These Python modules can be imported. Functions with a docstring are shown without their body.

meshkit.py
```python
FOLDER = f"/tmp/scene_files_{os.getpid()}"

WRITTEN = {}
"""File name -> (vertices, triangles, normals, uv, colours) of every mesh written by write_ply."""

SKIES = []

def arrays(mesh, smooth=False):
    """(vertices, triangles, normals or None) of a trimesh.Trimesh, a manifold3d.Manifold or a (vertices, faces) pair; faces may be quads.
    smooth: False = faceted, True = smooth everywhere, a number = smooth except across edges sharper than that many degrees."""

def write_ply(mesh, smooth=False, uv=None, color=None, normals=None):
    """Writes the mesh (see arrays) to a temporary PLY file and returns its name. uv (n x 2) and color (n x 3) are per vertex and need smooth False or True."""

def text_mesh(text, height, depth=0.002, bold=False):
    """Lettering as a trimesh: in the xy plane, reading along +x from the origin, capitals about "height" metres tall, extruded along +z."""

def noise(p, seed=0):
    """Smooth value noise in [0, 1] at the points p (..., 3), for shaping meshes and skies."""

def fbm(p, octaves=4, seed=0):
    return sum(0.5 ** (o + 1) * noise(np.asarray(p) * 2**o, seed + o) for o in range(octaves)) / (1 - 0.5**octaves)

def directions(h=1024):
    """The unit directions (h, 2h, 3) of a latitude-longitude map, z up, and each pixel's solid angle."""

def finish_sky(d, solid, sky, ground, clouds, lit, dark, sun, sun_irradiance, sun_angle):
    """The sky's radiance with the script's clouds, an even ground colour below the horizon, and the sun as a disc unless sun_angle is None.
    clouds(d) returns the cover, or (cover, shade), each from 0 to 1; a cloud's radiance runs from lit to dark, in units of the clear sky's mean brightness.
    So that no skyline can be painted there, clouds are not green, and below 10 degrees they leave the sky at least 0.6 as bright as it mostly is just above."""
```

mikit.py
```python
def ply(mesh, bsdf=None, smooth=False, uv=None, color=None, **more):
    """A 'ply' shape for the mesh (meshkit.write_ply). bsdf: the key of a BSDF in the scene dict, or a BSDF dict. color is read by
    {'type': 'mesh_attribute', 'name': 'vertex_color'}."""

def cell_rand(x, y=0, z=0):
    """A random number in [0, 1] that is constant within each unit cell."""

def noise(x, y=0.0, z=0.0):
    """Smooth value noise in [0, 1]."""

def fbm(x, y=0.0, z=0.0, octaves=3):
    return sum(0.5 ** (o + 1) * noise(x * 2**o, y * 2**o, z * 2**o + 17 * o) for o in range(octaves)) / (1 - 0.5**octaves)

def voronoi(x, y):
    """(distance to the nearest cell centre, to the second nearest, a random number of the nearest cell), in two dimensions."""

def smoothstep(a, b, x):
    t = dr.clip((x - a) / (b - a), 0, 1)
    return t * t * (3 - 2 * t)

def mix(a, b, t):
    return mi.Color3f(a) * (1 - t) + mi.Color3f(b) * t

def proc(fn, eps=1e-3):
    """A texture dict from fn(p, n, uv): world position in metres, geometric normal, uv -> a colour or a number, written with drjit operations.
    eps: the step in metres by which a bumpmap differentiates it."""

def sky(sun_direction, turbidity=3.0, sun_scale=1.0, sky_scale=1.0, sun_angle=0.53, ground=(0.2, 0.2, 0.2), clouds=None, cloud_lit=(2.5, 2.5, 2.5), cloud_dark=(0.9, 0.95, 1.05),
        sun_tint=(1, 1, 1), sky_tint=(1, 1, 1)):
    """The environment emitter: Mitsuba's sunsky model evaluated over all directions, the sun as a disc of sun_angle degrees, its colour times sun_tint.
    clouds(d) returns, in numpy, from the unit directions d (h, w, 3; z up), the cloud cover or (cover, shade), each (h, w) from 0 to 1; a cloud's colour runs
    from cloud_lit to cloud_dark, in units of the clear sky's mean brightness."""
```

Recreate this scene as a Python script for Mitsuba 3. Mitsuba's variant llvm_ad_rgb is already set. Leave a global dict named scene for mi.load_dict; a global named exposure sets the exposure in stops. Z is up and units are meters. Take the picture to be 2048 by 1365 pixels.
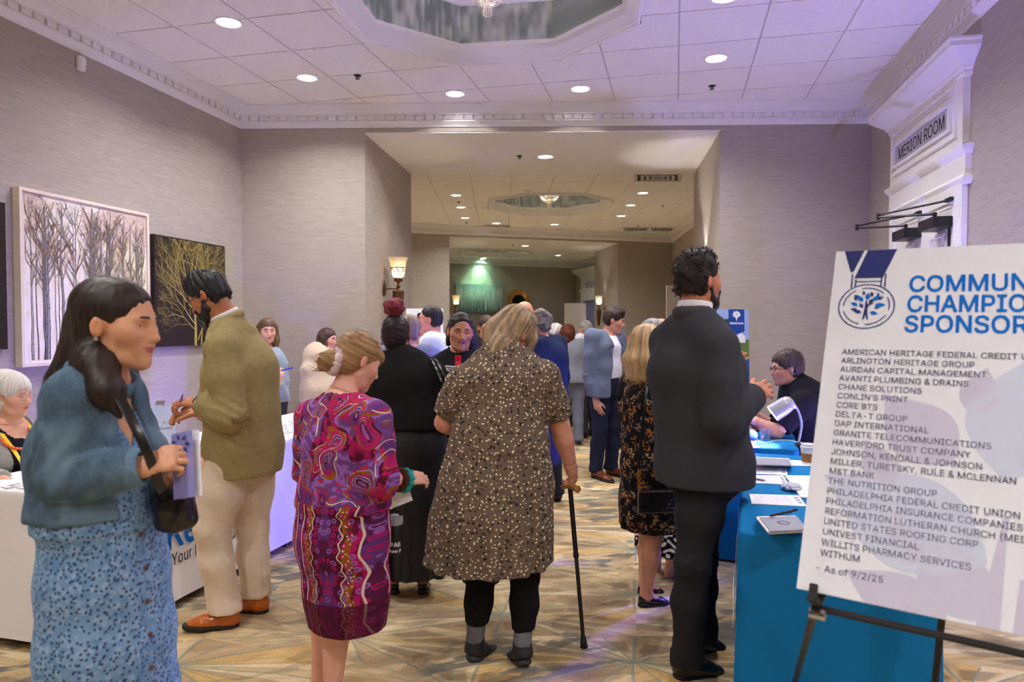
import math, random, os
import numpy as np, trimesh, drjit as dr, mitsuba as mi, mikit, meshkit
import manifold3d as m3
from shapely.geometry import Polygon, Point, box as sbox, LineString
from shapely import affinity
from shapely.ops import unary_union

scene, labels = {}, {}
# ---------------------------------------------------------------- camera, exposure
FPX, CAMH = 1390.0, 1.52
CAM = np.array([0, 0, CAMH])
_a = math.atan(37 / FPX)
FWD = np.array([0, math.cos(_a), -math.sin(_a)]); UPV = np.array([0, math.sin(_a), math.cos(_a)])
T = mi.ScalarTransform4f
scene['camera'] = {'type': 'thinlens', 'fov': math.degrees(2 * math.atan(1024 / FPX)), 'fov_axis': 'x', 'near_clip': 0.05, 'far_clip': 100.0,
                   'aperture_radius': 0.0034, 'focus_distance': 4.2,
                   'to_world': T().look_at(origin=CAM.tolist(), target=(CAM + FWD).tolist(), up=UPV.tolist())}
exposure = 1.72
# light strengths (radiance)
L_DOWN, L_DOWN2, L_CHAND, L_SCONCE = 112.0, 84.0, 110.0, 200.0
L_VIOLET = (1100.0, 760.0, 8600.0)
# ---------------------------------------------------------------- helpers
def at(u, v, Y):
    d = FWD + np.array([1, 0, 0]) * (u - 1024) / FPX + UPV * (682.5 - v) / FPX
    return CAM + d * (Y / d[1])
def atz(u, v, Z):
    d = FWD + np.array([1, 0, 0]) * (u - 1024) / FPX + UPV * (682.5 - v) / FPX
    return CAM + d * ((Z - CAMH) / d[2])
def onplane(u, v, P, N):
    d = FWD + np.array([1, 0, 0]) * (u - 1024) / FPX + UPV * (682.5 - v) / FPX
    return CAM + d * (np.dot(np.asarray(P) - CAM, N) / np.dot(d, N))
def lin(r, g, b):
    return [float(((c / 255 + .055) / 1.055) ** 2.4 if c > 10 else c / 255 / 12.92) for c in (r, g, b)]
def nrm(v):
    v = np.asarray(v, float); return v / (np.linalg.norm(v) + 1e-12)
_taken = set()
def numbered(name):
    k, i = name, 0
    while k in _taken:
        i += 1; k = f'{name}_{i:03d}'
    _taken.add(k); return k
def thing(name, label, cat, group=None):
    k = numbered(name); labels[k] = {'label': label, 'category': cat}
    if group: labels[k]['group'] = group
    return k
def obj(name, mesh, bsdf, parent=None, smooth=False, label=None, uv=None, color=None, stuff=False, **more):
    k = numbered(f'{parent}__{name}' if parent else name)
    scene[k] = mikit.ply(mesh, bsdf, smooth, uv=uv, color=color, **more)
    if label: labels.setdefault(k, {})['label'] = label
    if stuff: labels.setdefault(k, {})['kind'] = 'stuff'
    return k
def tag(k, label, cat, group=None):
    labels[k] = {'label': label, 'category': cat}
    if group: labels[k]['group'] = group
    return k
def struct(name, mesh, bsdf, smooth=False, **kw):
    k = obj(name, mesh, bsdf, None, smooth, **kw); labels[k] = {'kind': 'structure'}; return k
cat_ = trimesh.util.concatenate
def cat(ms):
    ms = [m for m in ms if m is not None and len(m.faces)]
    return cat_([trimesh.Trimesh(m.vertices, m.faces, process=False) for m in ms])
def M4(X, Y, Z, O):
    m = np.eye(4); m[:3, 0], m[:3, 1], m[:3, 2], m[:3, 3] = X, Y, Z, O; return m
def frame(O, X, Y):
    X = nrm(X); Y = nrm(np.asarray(Y) - X * np.dot(X, Y)); return M4(X, Y, np.cross(X, Y), O)
def put(mesh, m):
    mesh = mesh.copy(); mesh.apply_transform(m); return mesh
def rotz(a): return np.array([[math.cos(a), -math.sin(a), 0], [math.sin(a), math.cos(a), 0], [0, 0, 1.0]])
def bx(c, s, rz=0.0, bev=0.0):
    s = np.asarray(s, float)
    if bev > 0:
        h = s / 2; b = min(bev, h.min() * .45); pts = []
        for sx in (-1, 1):
            for sy in (-1, 1):
                for sz in (-1, 1):
                    q = np.array([sx, sy, sz]) * h
                    for k in range(3):
                        p = q - np.array([sx, sy, sz]) * b; p[k] = q[k]; pts.append(p)
        m = trimesh.convex.convex_hull(np.array(pts))
    else:
        m = trimesh.creation.box(extents=s)
    mt = np.eye(4); mt[:3, :3] = rotz(rz); mt[:3, 3] = c
    m.apply_transform(mt); return m
def prism(poly, z0, z1):
    if not hasattr(poly, 'exterior') and not hasattr(poly, 'geoms'): poly = Polygon(poly)
    out = []
    for g in getattr(poly, 'geoms', [poly]):
        if g.area < 1e-9 or g.geom_type != 'Polygon': continue
        m = trimesh.creation.extrude_polygon(g, z1 - z0, engine='earcut'); m.apply_translation([0, 0, z0]); out.append(m)
    return cat(out) if out else None
def lathe(prof, n=24, closed=True):
    prof = np.asarray(prof, float); a = np.linspace(0, 2 * np.pi, n, endpoint=False)
    v = np.stack([prof[:, 0][:, None] * np.cos(a), prof[:, 0][:, None] * np.sin(a), np.repeat(prof[:, 1][:, None], n, 1)], -1).reshape(-1, 3)
    f = []
    for i in range(len(prof) - 1):
        for j in range(n):
            k = (j + 1) % n
            f += [[i * n + j, i * n + k, (i + 1) * n + k], [i * n + j, (i + 1) * n + k, (i + 1) * n + j]]
    return trimesh.Trimesh(v, np.array(f), process=False)
def tube(pts, r, n=8, cap=True):
    pts = np.asarray(pts, float); N = len(pts); r = np.broadcast_to(np.asarray(r, float), (N,))
    t = np.gradient(pts, axis=0); t /= np.linalg.norm(t, axis=1, keepdims=True) + 1e-12
    u = np.cross(t[0], [0, 0, 1.0] if abs(t[0][2]) < .9 else [1.0, 0, 0]); u = nrm(u)
    a = np.linspace(0, 2 * np.pi, n, endpoint=False); vs = []
    for i in range(N):
        u = nrm(u - t[i] * np.dot(u, t[i])); w = np.cross(t[i], u)
        vs.append(pts[i] + r[i] * (np.cos(a)[:, None] * u + np.sin(a)[:, None] * w))
    v = np.vstack(vs); f = []
    for i in range(N - 1):
        for j in range(n):
            k = (j + 1) % n
            f += [[i * n + j, i * n + k, (i + 1) * n + k], [i * n + j, (i + 1) * n + k, (i + 1) * n + j]]
    if cap:
        v = np.vstack([v, pts[0], pts[-1]])
        for j in range(n):
            k = (j + 1) % n
            f += [[N * n, k, j], [N * n + 1, (N - 1) * n + j, (N - 1) * n + k]]
    return trimesh.Trimesh(v, np.array(f), process=False)
def curve(pts, n=16):
    """Catmull-Rom through the points"""
    p = np.asarray(pts, float); p = np.vstack([2 * p[0] - p[1], p, 2 * p[-1] - p[-2]]); out = []
    m = len(p) - 3
    for i in range(m):
        t = np.linspace(0, 1, n, endpoint=(i == m - 1))[:, None]
        a, b, c, d = p[i:i + 4]
        out.append(.5 * (2 * b + (c - a) * t + (2 * a - 5 * b + 4 * c - d) * t ** 2 + (3 * b - a - 3 * c + d) * t ** 3))
    return np.vstack(out)
def sph(c, r, sub=2, sc=(1, 1, 1)):
    m = trimesh.creation.icosphere(subdivisions=sub, radius=1.0); m.vertices = m.vertices * np.asarray(sc) * r + np.asarray(c); return m
def sweep_plan(pts, prof, closed=False, side=1):
    """profile (d, z) swept along a plan polyline with mitres; d is measured to the left (side=1) of the walking direction"""
    P = np.asarray(pts, float); n = len(P); prof = np.asarray(prof, float); rings = []
    for i in range(n):
        a = P[i] - P[i - 1] if (closed or i > 0) else P[1] - P[0]
        b = P[(i + 1) % n] - P[i] if (closed or i < n - 1) else P[-1] - P[-2]
        na, nb = (np.array([-x[1], x[0]]) / np.linalg.norm(x) * side for x in (a, b))
        m = na + nb; m = m / np.dot(m, na) if np.dot(m, na) > 1e-6 else na
        rings.append(np.column_stack([P[i] + prof[:, :1] * m, prof[:, 1]]))
    v = np.vstack(rings); k = len(prof); f = []
    for i in range(n if closed else n - 1):
        j = (i + 1) % n
        for q in range(k - 1):
            a, b, c, d = i * k + q, i * k + q + 1, j * k + q + 1, j * k + q
            f += [[a, b, c], [a, c, d]] if side < 0 else [[a, c, b], [a, d, c]]
    return trimesh.Trimesh(v, np.array(f), process=False)
def text2(s, h, bold=False, depth=.0008, anchor='l'):
    m = meshkit.text_mesh(s, h, depth, bold)
    if anchor == 'm': m.apply_translation([-(m.bounds[0][0] + m.bounds[1][0]) / 2, 0, 0])
    if anchor == 'r': m.apply_translation([-m.bounds[1][0], 0, 0])
    return m
# ---------------------------------------------------------------- materials
def pr(name, col, rough=.6, spec=.3, metal=0.0, **kw):
    scene[name] = {'type': 'twosided', 'b': {'type': 'principled', 'base_color': col if isinstance(col, dict) else {'type': 'rgb', 'value': col}, 'roughness': rough, 'specular': spec, 'metallic': metal, **kw}}
    return name
VC = {'type': 'mesh_attribute', 'name': 'vertex_color'}
pr('cloth', VC, .92, .15)                 # woven clothing, colour per vertex
pr('satin', VC, .5, .35)                  # smoother things, colour per vertex
pr('gloss', VC, .22, .5)                  # shiny plastic, leather, shoes
pr('skin', VC, .5, .35)
pr('hair', VC, .45, .45)
pr('metal', VC, .3, .5, 1.0)
noise, fbm, smoothstep, mix = mikit.noise, mikit.fbm, mikit.smoothstep, mikit.mix
def wall_fn(p, n, uv):
    al = p.x * .8 + p.y * .6
    s = noise(al * 12.0, p.z * 170.0) * .5 + noise(al * 30.0, p.z * 420.0) * .5
    big = fbm(al * .7, p.z * .9) * .12
    return mix(lin(154, 145, 136), lin(182, 172, 162), dr.clip(s * .9 + big, 0, 1))
pr('wallpaper', mikit.proc(wall_fn), .8, .25)
def tile_fn(p, n, uv):
    d = noise(p.x * 260, p.y * 260) * .6 + noise(p.x * 90, p.y * 90) * .4
    return mix(lin(226, 222, 220), lin(243, 240, 238), d)
pr('ceiling_tile', mikit.proc(tile_fn), .95, .1)
def carpet_fn(p, n, uv):
    # a print of long triangular shards round star points, with teal seams, dark leaf wedges and inky strokes
    wx = p.x + .03 * (noise(p.x * 4, p.y * 4) - .5); wy = p.y + .03 * (noise(p.x * 4 + 31, p.y * 4 + 7) - .5)
    x, y = wx * .94 + wy * .34, -wx * .34 + wy * .94
    S = .78                                              # distance of the star points
    gx, gy = x / S + .5 * (y / S / .866), y / S / .866
    ia, ib = dr.floor(gx), dr.floor(gy); fa, fb = gx - ia, gy - ib
    up = fa + fb < 1
    l0 = dr.select(up, 1 - fa - fb, fa + fb - 1); l1 = dr.select(up, fa, 1 - fa); l2 = dr.select(up, fb, 1 - fb)
    mx = dr.maximum(l0, dr.maximum(l1, l2)); mn = dr.minimum(l0, dr.minimum(l1, l2)); md = 1 - mx - mn
    wh = dr.select(l0 == mx, 0.0, dr.select(l1 == mx, 1.0, 2.0)); sd = dr.select(l0 == mx, l1 > l2, dr.select(l1 == mx, l2 > l0, l0 > l1))
    tri = dr.select(up, 3.0, 8.0); k1 = mikit.cell_rand(ia * 7 + wh, ib * 5 + dr.select(sd, 1.0, 0.0), tri); k2 = mikit.cell_rand(ia * 3 + wh + 40, ib * 11 + dr.select(sd, 1.0, 0.0), tri + 10); kt = mikit.cell_rand(ia + 9, ib + 5, tri)
    ratio = mn / dr.maximum(md, 1e-3)                    # 0 on the outer seam, 1 on the spoke
    ang = dr.select(ratio < .42, 0.0, 1.0); k3 = mikit.cell_rand(ia * 5 + wh + ang * 17, ib * 13 + dr.select(sd, 1.0, 0.0), tri + 21)
    fine = noise(p.x * 330, p.y * 330)
    gr = fbm(x * 4.0 + k3 * 30, y * 16.0 + k1 * 11, 0, 3)
    base = mix(lin(178, 154, 116), lin(206, 184, 142), k3)
    base = mix(base, mi.Color3f(lin(154, 130, 98)), smoothstep(.70, .78, k2) * .8)
    base = mix(base, mi.Color3f(lin(196, 158, 94)), smoothstep(.22, .14, k2) * .75)
    base = mix(base, mi.Color3f(lin(216, 198, 160)), smoothstep(.09, .05, dr.abs(k3 - .62)) * .7)
    base = mix(base, mi.Color3f(lin(158, 134, 102)), smoothstep(.5, .72, gr) * .45)
    base = mix(base, mi.Color3f(lin(224, 208, 170)), smoothstep(.38, .22, gr) * .25)
    ink = fbm(x * 4.6 + 5, y * 15.0 + 3, 0, 4)
    base = mix(base, mi.Color3f(lin(74, 92, 98)), smoothstep(.57, .63, ink) * smoothstep(.46, .6, noise(x * 2.3 + 3, y * 2.1)) * .7)
    ink2 = fbm(x * 4.2 + 71, y * 14.0 + 33, 0, 4)
    base = mix(base, mi.Color3f(lin(118, 100, 76)), smoothstep(.60, .64, ink2) * .35)
    wed = smoothstep(.10, .22, ratio) * smoothstep(.85, .7, ratio) * smoothstep(.55, .60, mx + .06 * ratio) * smoothstep(.80, .76, mx) * dr.select(kt > .66, 1.0, 0.0)
    base = mix(base, mi.Color3f(lin(112, 94, 72)), wed * .6)
    w = .0055 / S
    line = dr.maximum(dr.maximum(smoothstep(w * 1.6, w * .7, mn), smoothstep(w * 1.3, w * .5, (md - mn) * .6) * smoothstep(.36, .42, mx)), smoothstep(w * 1.2, w * .4, dr.abs(mn - .42 * md)) * smoothstep(.44, .5, mx))
    base = mix(base, mi.Color3f(lin(118, 138, 126)), line * .75)
    return base * (.84 + .3 * fine)
pr('carpet', mikit.proc(carpet_fn), 1.0, .05)
pr('white_paint', lin(236, 234, 234), .45, .35)
pr('tbar', lin(196, 192, 192), .5, .3)
def coffer_fn(p, n, uv):
    a = p.x * 5 + p.y * 4
    d = fbm(a * 1.6, p.z * 5, 0, 3) * .65 + noise(a * 6, p.z * 9) * .35
    return mix(lin(112, 124, 126), lin(186, 194, 192), smoothstep(.25, .75, d))
pr('coffer_paint', mikit.proc(coffer_fn), .6, .3)
pr('bronze', lin(112, 78, 52), .4, .5, .7)
pr('black_metal', lin(26, 25, 26), .4, .4)
pr('black_plastic', lin(18, 18, 20), .5, .4)
pr('brass', lin(196, 150, 84), .3, .5, 1.0)
pr('chrome', lin(205, 205, 210), .18, .5, 1.0)
pr('paper', lin(238, 238, 240), .8, .2)
pr('board', lin(226, 228, 235), .55, .3)
pr('ink_navy', lin(44, 52, 110), .7, .2)
pr('ink_blue', lin(0, 104, 196), .7, .2)
pr('ink_grey', lin(66, 64, 98), .7, .2)
pr('ink_light', lin(132, 138, 172), .7, .2)
pr('ink_dark', lin(52, 40, 46), .6, .2)
pr('ink_white', lin(240, 240, 244), .7, .2)
scene['clear_glass'] = {'type': 'thindielectric'}
scene['frosted'] = {'type': 'principledthin', 'base_color': {'type': 'rgb', 'value': lin(255, 240, 214)}, 'roughness': .6, 'diff_trans': 1.1, 'spec_trans': 0.0}
def emit(c, w=1.0): return {'type': 'area', 'sampling_weight': float(w), 'radiance': {'type': 'rgb', 'value': [float(x) for x in c]}}
# ---------------------------------------------------------------- the building: plan points are traced on the ceiling and floor planes
CEIL, HEAD = 3.73, 3.475
CB = 3.52   # foot of the crown moulding
xy = lambda u, v, z: atz(u, v, z)[:2]
LB = xy(482, 258, CB); LN = xy(0, 32, CB); RB = xy(1742, 248, CB); RN = xy(1998, 0, CB)
ldir, rdir = nrm(LB - LN), nrm(RB - RN)
LN2, RN2 = LB - ldir * 12.0, RB - rdir * 12.0
A1 = LB + (RB - LB) * ((xy(731, 267, HEAD) - LB)[0] / (RB - LB)[0]); B1 = LB + (RB - LB) * ((xy(1437, 263, HEAD) - LB)[0] / (RB - LB)[0])
A2 = xy(822, 347, HEAD); B2 = xy(1388, 347, HEAD)
bd = nrm(RB - LB)
def slab(name, p, q, t, z0=0.0, z1=CEIL + .1, bsdf='wallpaper'):
    """an upright slab from p to q in plan, thickness t to the right-hand side of p->q"""
    d = nrm(q - p); n = np.array([d[1], -d[0]]) * t
    return struct(name, prism([p, q, q + n, p + n], z0, z1), bsdf)
slab('wall_left', LB, LN2, .15)                                     # right-hand side of this walk is outside
slab('wall_right', RN2, RB, .15)
slab('wall_front', RN2 - bd * 0, LN2, -.15)
struct('wall_back_left', prism([LB - bd * .15, A1, A2, A2 - bd * 3.5, LB - bd * 3.5 + (A2 - A1) * .9, LB - bd * 3.5], 0, CEIL + .1), 'wallpaper')
R2b = np.array([4.04, 17.5]); R2a = xy(1386, 455, CB); r2d = nrm(R2b - R2a)
W2 = R2b + (R2a - R2b) / (R2a - R2b)[1] * (B2[1] + .1 - R2b[1])
struct('wall_back_right', prism([B1, RB + bd * .15, RB + bd * 3, B2 + bd * 3.4, B2], 0, CEIL + .1), 'wallpaper')
struct('wall_back_header', prism([A1, B1, B2, A2], HEAD, CEIL + .1), 'wallpaper')
struct('ceiling_soffit', prism([A1 + (A2 - A1) * .004, B1 + (B2 - B1) * .004, B2 - (B2 - B1) * .004, A2 - (A2 - A1) * .004], HEAD - .012, HEAD), 'white_paint')
# room two
L2b = xy(822, 466.5, CB); R2c = xy(1345, 486, CB); d2 = nrm(R2c - L2b)
R2c = R2c; r2d = nrm(R2c - R2a)
A3 = xy(895, 475.5, HEAD); B3 = xy(1230, 487, HEAD)
prj = lambda p: L2b + d2 * np.dot(p - L2b, d2)
A3, B3 = prj(A3), prj(B3)
A4 = A3 + np.array([-.20, 2.1]); B4 = xy(1189, 504, HEAD)
L2 = A3 - d2 * 2.2
slab('wall_middle_right', R2c - r2d * 9.5, R2c, .15)
slab('wall_middle_left', L2, np.array([L2[0] - .6, A2[1] - .2]), .15)
struct('wall_middle_back_left', prism([L2, A3, A4, A4 - d2 * 3], 0, CEIL + .1), 'wallpaper')
struct('wall_middle_back_right', prism([B3, R2c + d2 * .1, R2c + d2 * 2.0, B4 + d2 * 3.2, B4], 0, CEIL + .1), 'wallpaper')
struct('wall_middle_header', prism([A3, B3, B4, A4], HEAD, CEIL + .1), 'wallpaper')
struct('ceiling_middle_soffit', prism([A3 + (A4 - A3) * .004, B3 + (B4 - B3) * .004, B4 - (B4 - B3) * .004, A4 - (A4 - A3) * .004], HEAD - .012, HEAD), 'white_paint')
# room three
L3 = xy(895, 527, CB); R3 = xy(1152, 537.5, CB); d3 = nrm(R3 - L3); R3n = xy(1188, 529.7, CB); r3d = nrm(R3 - R3n)
L3x = L3 - d3 * 2.0
slab('wall_far_back', L3x, R3, -.15)
slab('wall_far_right', R3 - r3d * 6.5, R3, .15)
slab('wall_far_left', L3x, np.array([L3x[0] - .4, A4[1] - .1]), .15)
# floor
fl = struct('floor', prism([(-12, -6), (12, -6), (12, 32), (-12, 32)], -.06, 0), 'carpet')
# ---------------------------------------------------------------- coffers (octagons) and ceiling tiles
def octa(c, ap, rot):
    return [np.asarray(c) + ap / math.cos(math.pi / 8) * np.array([math.cos(rot + math.pi / 8 + k * math.pi / 4), math.sin(rot + math.pi / 8 + k * math.pi / 4)]) for k in range(8)]
C1 = np.array([-.17, 4.84]); C2 = np.array([.69, 13.0]); C3 = xy(991, 505, CEIL)
ROT1, ROT2 = math.radians(-8), math.radians(3)
coffers = [(C1, 1.06, ROT1), (C2, 1.13, ROT2), (C3, 1.13, ROT2 + .1)]
def coffer(c, ap, rot, label):
    t = thing('coffer', label, 'ceiling coffer')
    out = octa(c, ap, rot)
    # lower moulding, hung a little under the tiles; d runs inwards
    low = [(0, .02), (0, -.03), (.012, -.045), (.03, -.045), (.035, -.03), (.05, -.025), (.06, -.005), (.085, .02), (.105, .03), (.115, .045), (.115, .075), (.135, .085), (.135, .10)]
    obj('lower_moulding', sweep_plan(out, [(d, CEIL + z) for d, z in low], True, 1), 'white_paint', t, 35)
    obj('painted_band', sweep_plan(octa(c, ap - .135, rot), [(0, CEIL + .095), (0, CEIL + .42)], True, 1), 'coffer_paint', t)
    up = [(0, .40), (.02, .40), (.03, .42), (.075, .46), (.09, .47), (.09, .49), (.12, .50), (.15, .53)]
    obj('upper_moulding', sweep_plan(octa(c, ap - .135, rot), [(d, CEIL + z) for d, z in up], True, 1), 'white_paint', t, 35)
    obj('dome_panel', prism(Polygon(octa(c, ap - .02, rot)), CEIL + .53, CEIL + .56), 'white_paint', t)
    return t
coffer(*coffers[0], 'large octagonal white-moulded ceiling recess with grey-blue band above the near room')
coffer(*coffers[1], 'octagonal ceiling recess with crystal chandelier in the middle room beyond the first opening')
coffer(*coffers[2], 'farthest and smallest-looking octagonal ceiling recess, in the far room')
def ceiling(name, region, org, ang, s, holes, near=None, ang2=None):
    k = numbered(name); labels[k] = {'kind': 'structure'}
    hole = unary_union([Polygon(octa(c, ap - .02, r)) for c, ap, r in holes])
    obj('grid', prism(region.difference(hole), CEIL + .006, CEIL + .03), 'tbar', k)
    ax = np.array([math.cos(-ang), math.sin(-ang)])            # across
    ay = np.array([math.sin(ang), math.cos(ang)]) if ang2 is None else ang2
    reg = region.difference(unary_union([Polygon(octa(c, ap + .0, r)) for c, ap, r in holes]))
    x0, y0, x1, y1 = reg.bounds; plain = []
    for i in range(-16, 17):
        for j in range(-22, 28):
            q = Polygon([org + ax * s * (i + a) + ay * s * (j + b) for a, b in ((0, 0), (1, 0), (1, 1), (0, 1))])
            if not q.intersects(reg): continue
            g = q.buffer(-.007, join_style=2).intersection(reg.buffer(-.002))
            for h in getattr(g, 'geoms', [g]):
                if h.geom_type != 'Polygon' or h.area < .002: continue
                m = prism(h, CEIL, CEIL + .012)
                if near is not None and q.centroid.y < near: plain.append(m)
                else: obj('tile', m, 'ceiling_tile', k)
    if plain: obj('tile_field', cat(plain), 'ceiling_tile', k, stuff=True)
    return k
node = atz(1357, 145, CEIL)[:2]
r1 = Polygon([LB, RB, RN2, LN2])
ceiling('ceiling', r1, node, math.radians(13.2), .612, [coffers[0]], near=3.6)
ex = np.array([1.0, .06]); 
r2 = Polygon([A2 - bd * 3.0, B2 + bd * 1.6, R2c, L2])
node2 = atz(1022, 380, CEIL)[:2]
ceiling('ceiling_middle', r2, node2, math.radians(-1.0), .64, [coffers[1]])
r3 = Polygon([A4 - d2 * 2.4, B4 + d2 * 2.5, R3, L3x])
ceiling('ceiling_far', r3, xy(1000, 510, CEIL), math.radians(-6.0), .64, [coffers[2]], near=99)
# ---------------------------------------------------------------- crown mouldings with dentils
CROWN = [(.15, 0), (.15, -.018), (.138, -.022), (.12, -.045), (.09, -.072), (.08, -.082), (.066, -.084), (.066, -.100), (.034, -.102), (.034, -.150), (.058, -.152), (.058, -.166), (.035, -.182), (.018, -.196), (.012, -.21), (0, -.21)]
def crown(n, pts, side, dents, step=.1):
    k = numbered(f'trim_{n}'); labels[k] = {'kind': 'structure'}
    obj('moulding', sweep_plan(pts, [(d, CEIL + z) for d, z in CROWN], False, side), 'white_paint', k)
    many = []
    for a, b, part in dents:
        d = nrm(b - a); L = np.linalg.norm(b - a); nn = np.array([-d[1], d[0]]) * side
        rz = math.atan2(d[1], d[0])
        for i in range(int((L - .08) / step) + 1):
            c = a + d * (.05 + i * step) + nn * .047
            if c[1] < 3.4: continue
            m = bx([c[0], c[1], CEIL - .126], [step * .74, .030, .046], rz)
            if part: obj('dentil', m, 'white_paint', k)
            else: many.append(m)
    if many: obj('dentil_row', cat(many), 'white_paint', k, stuff=True)
crown(1, [RN2, RB, LB, LN2], 1, [(RB, LB, True)])
_s = 'trim_2'
for n, (a, b, sd) in ((2, (LB, LN2, 1)), (3, (RB, RN2, -1))):
    k = numbered(f'trim_{n}'); labels[k] = {'kind': 'structure'}
    d = nrm(b - a); nn = np.array([-d[1], d[0]]) * sd; rz = math.atan2(d[1], d[0])
    for i in range(42):
        c = a + d * (.06 + i * .1) + nn * .047
        obj('dentil', bx([c[0], c[1], CEIL - .126], [.074, .030, .046], rz), 'white_paint', k)
crown(4, [R2c - r2d * 9, R2c, L2], 1, [(R2c, L2, False), (R2c - r2d * 6, R2c, False)], .08)
crown(5, [R3 - r3d * 6, R3, L3x], 1, [(R3, L3x, False)], .08)
# baseboards
for nm, a, b, sd in (('left', LB, LN2, 1), ('right', RN2, RB, 1)):
    struct(f'baseboard_{nm}', sweep_plan([a, b], [(0, .12), (.012, .12), (.018, .10), (.018, 0)], False, sd), 'white_paint')
for nm, a, b in (('back_left', A1, LB), ('back_right', RB, B1), ('passage_left', A2, A1), ('passage_right', B1, B2)):
    struct(f'baseboard_{nm}', sweep_plan([a, b], [(0, .12), (.012, .12), (.018, .10), (.018, 0)], False, 1), 'white_paint')
# ---------------------------------------------------------------- ceiling fixtures
ring_m = lathe([(.098, .0), (.098, -.006), (.09, -.009), (.083, -.004), (.080, .004), (.080, .02)], 28)
lens_m = lathe([(.0001, .0), (.0815, .0)], 28)
def downlight(p, z, label, strength, col=(1, .97, .95), r=1.0, group=None, wt=1.0):
    t = thing('downlight', label, 'ceiling light', group)
    m = np.eye(4); m[0, 0] = m[1, 1] = r; m[:3, 3] = [p[0], p[1], z]
    obj('trim_ring', put(ring_m, m), 'white_paint', t, 30)
    m2 = m.copy(); m2[2, 3] = z - .0015
    l = put(lens_m, m2); l.faces = l.faces[:, ::-1]
    if l.face_normals[0][2] > 0: l.faces = l.faces[:, ::-1]
    obj('lens', l, 'white_paint', t, emitter=emit(np.array(col) * min(strength, 7.0), .03))
    q = [float(p[0]), float(p[1]), z - .012]
    scene['light_of_' + t] = {'type': 'spot', 'to_world': T().look_at(origin=q, target=[q[0], q[1], 0.0], up=[0, 1, 0]), 'cutoff_angle': 69.0, 'beam_width': 30.0, 'sampling_weight': wt,
                              'intensity': {'type': 'rgb', 'value': [float(c * strength * .0255 * r * r) for c in col]}}
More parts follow.
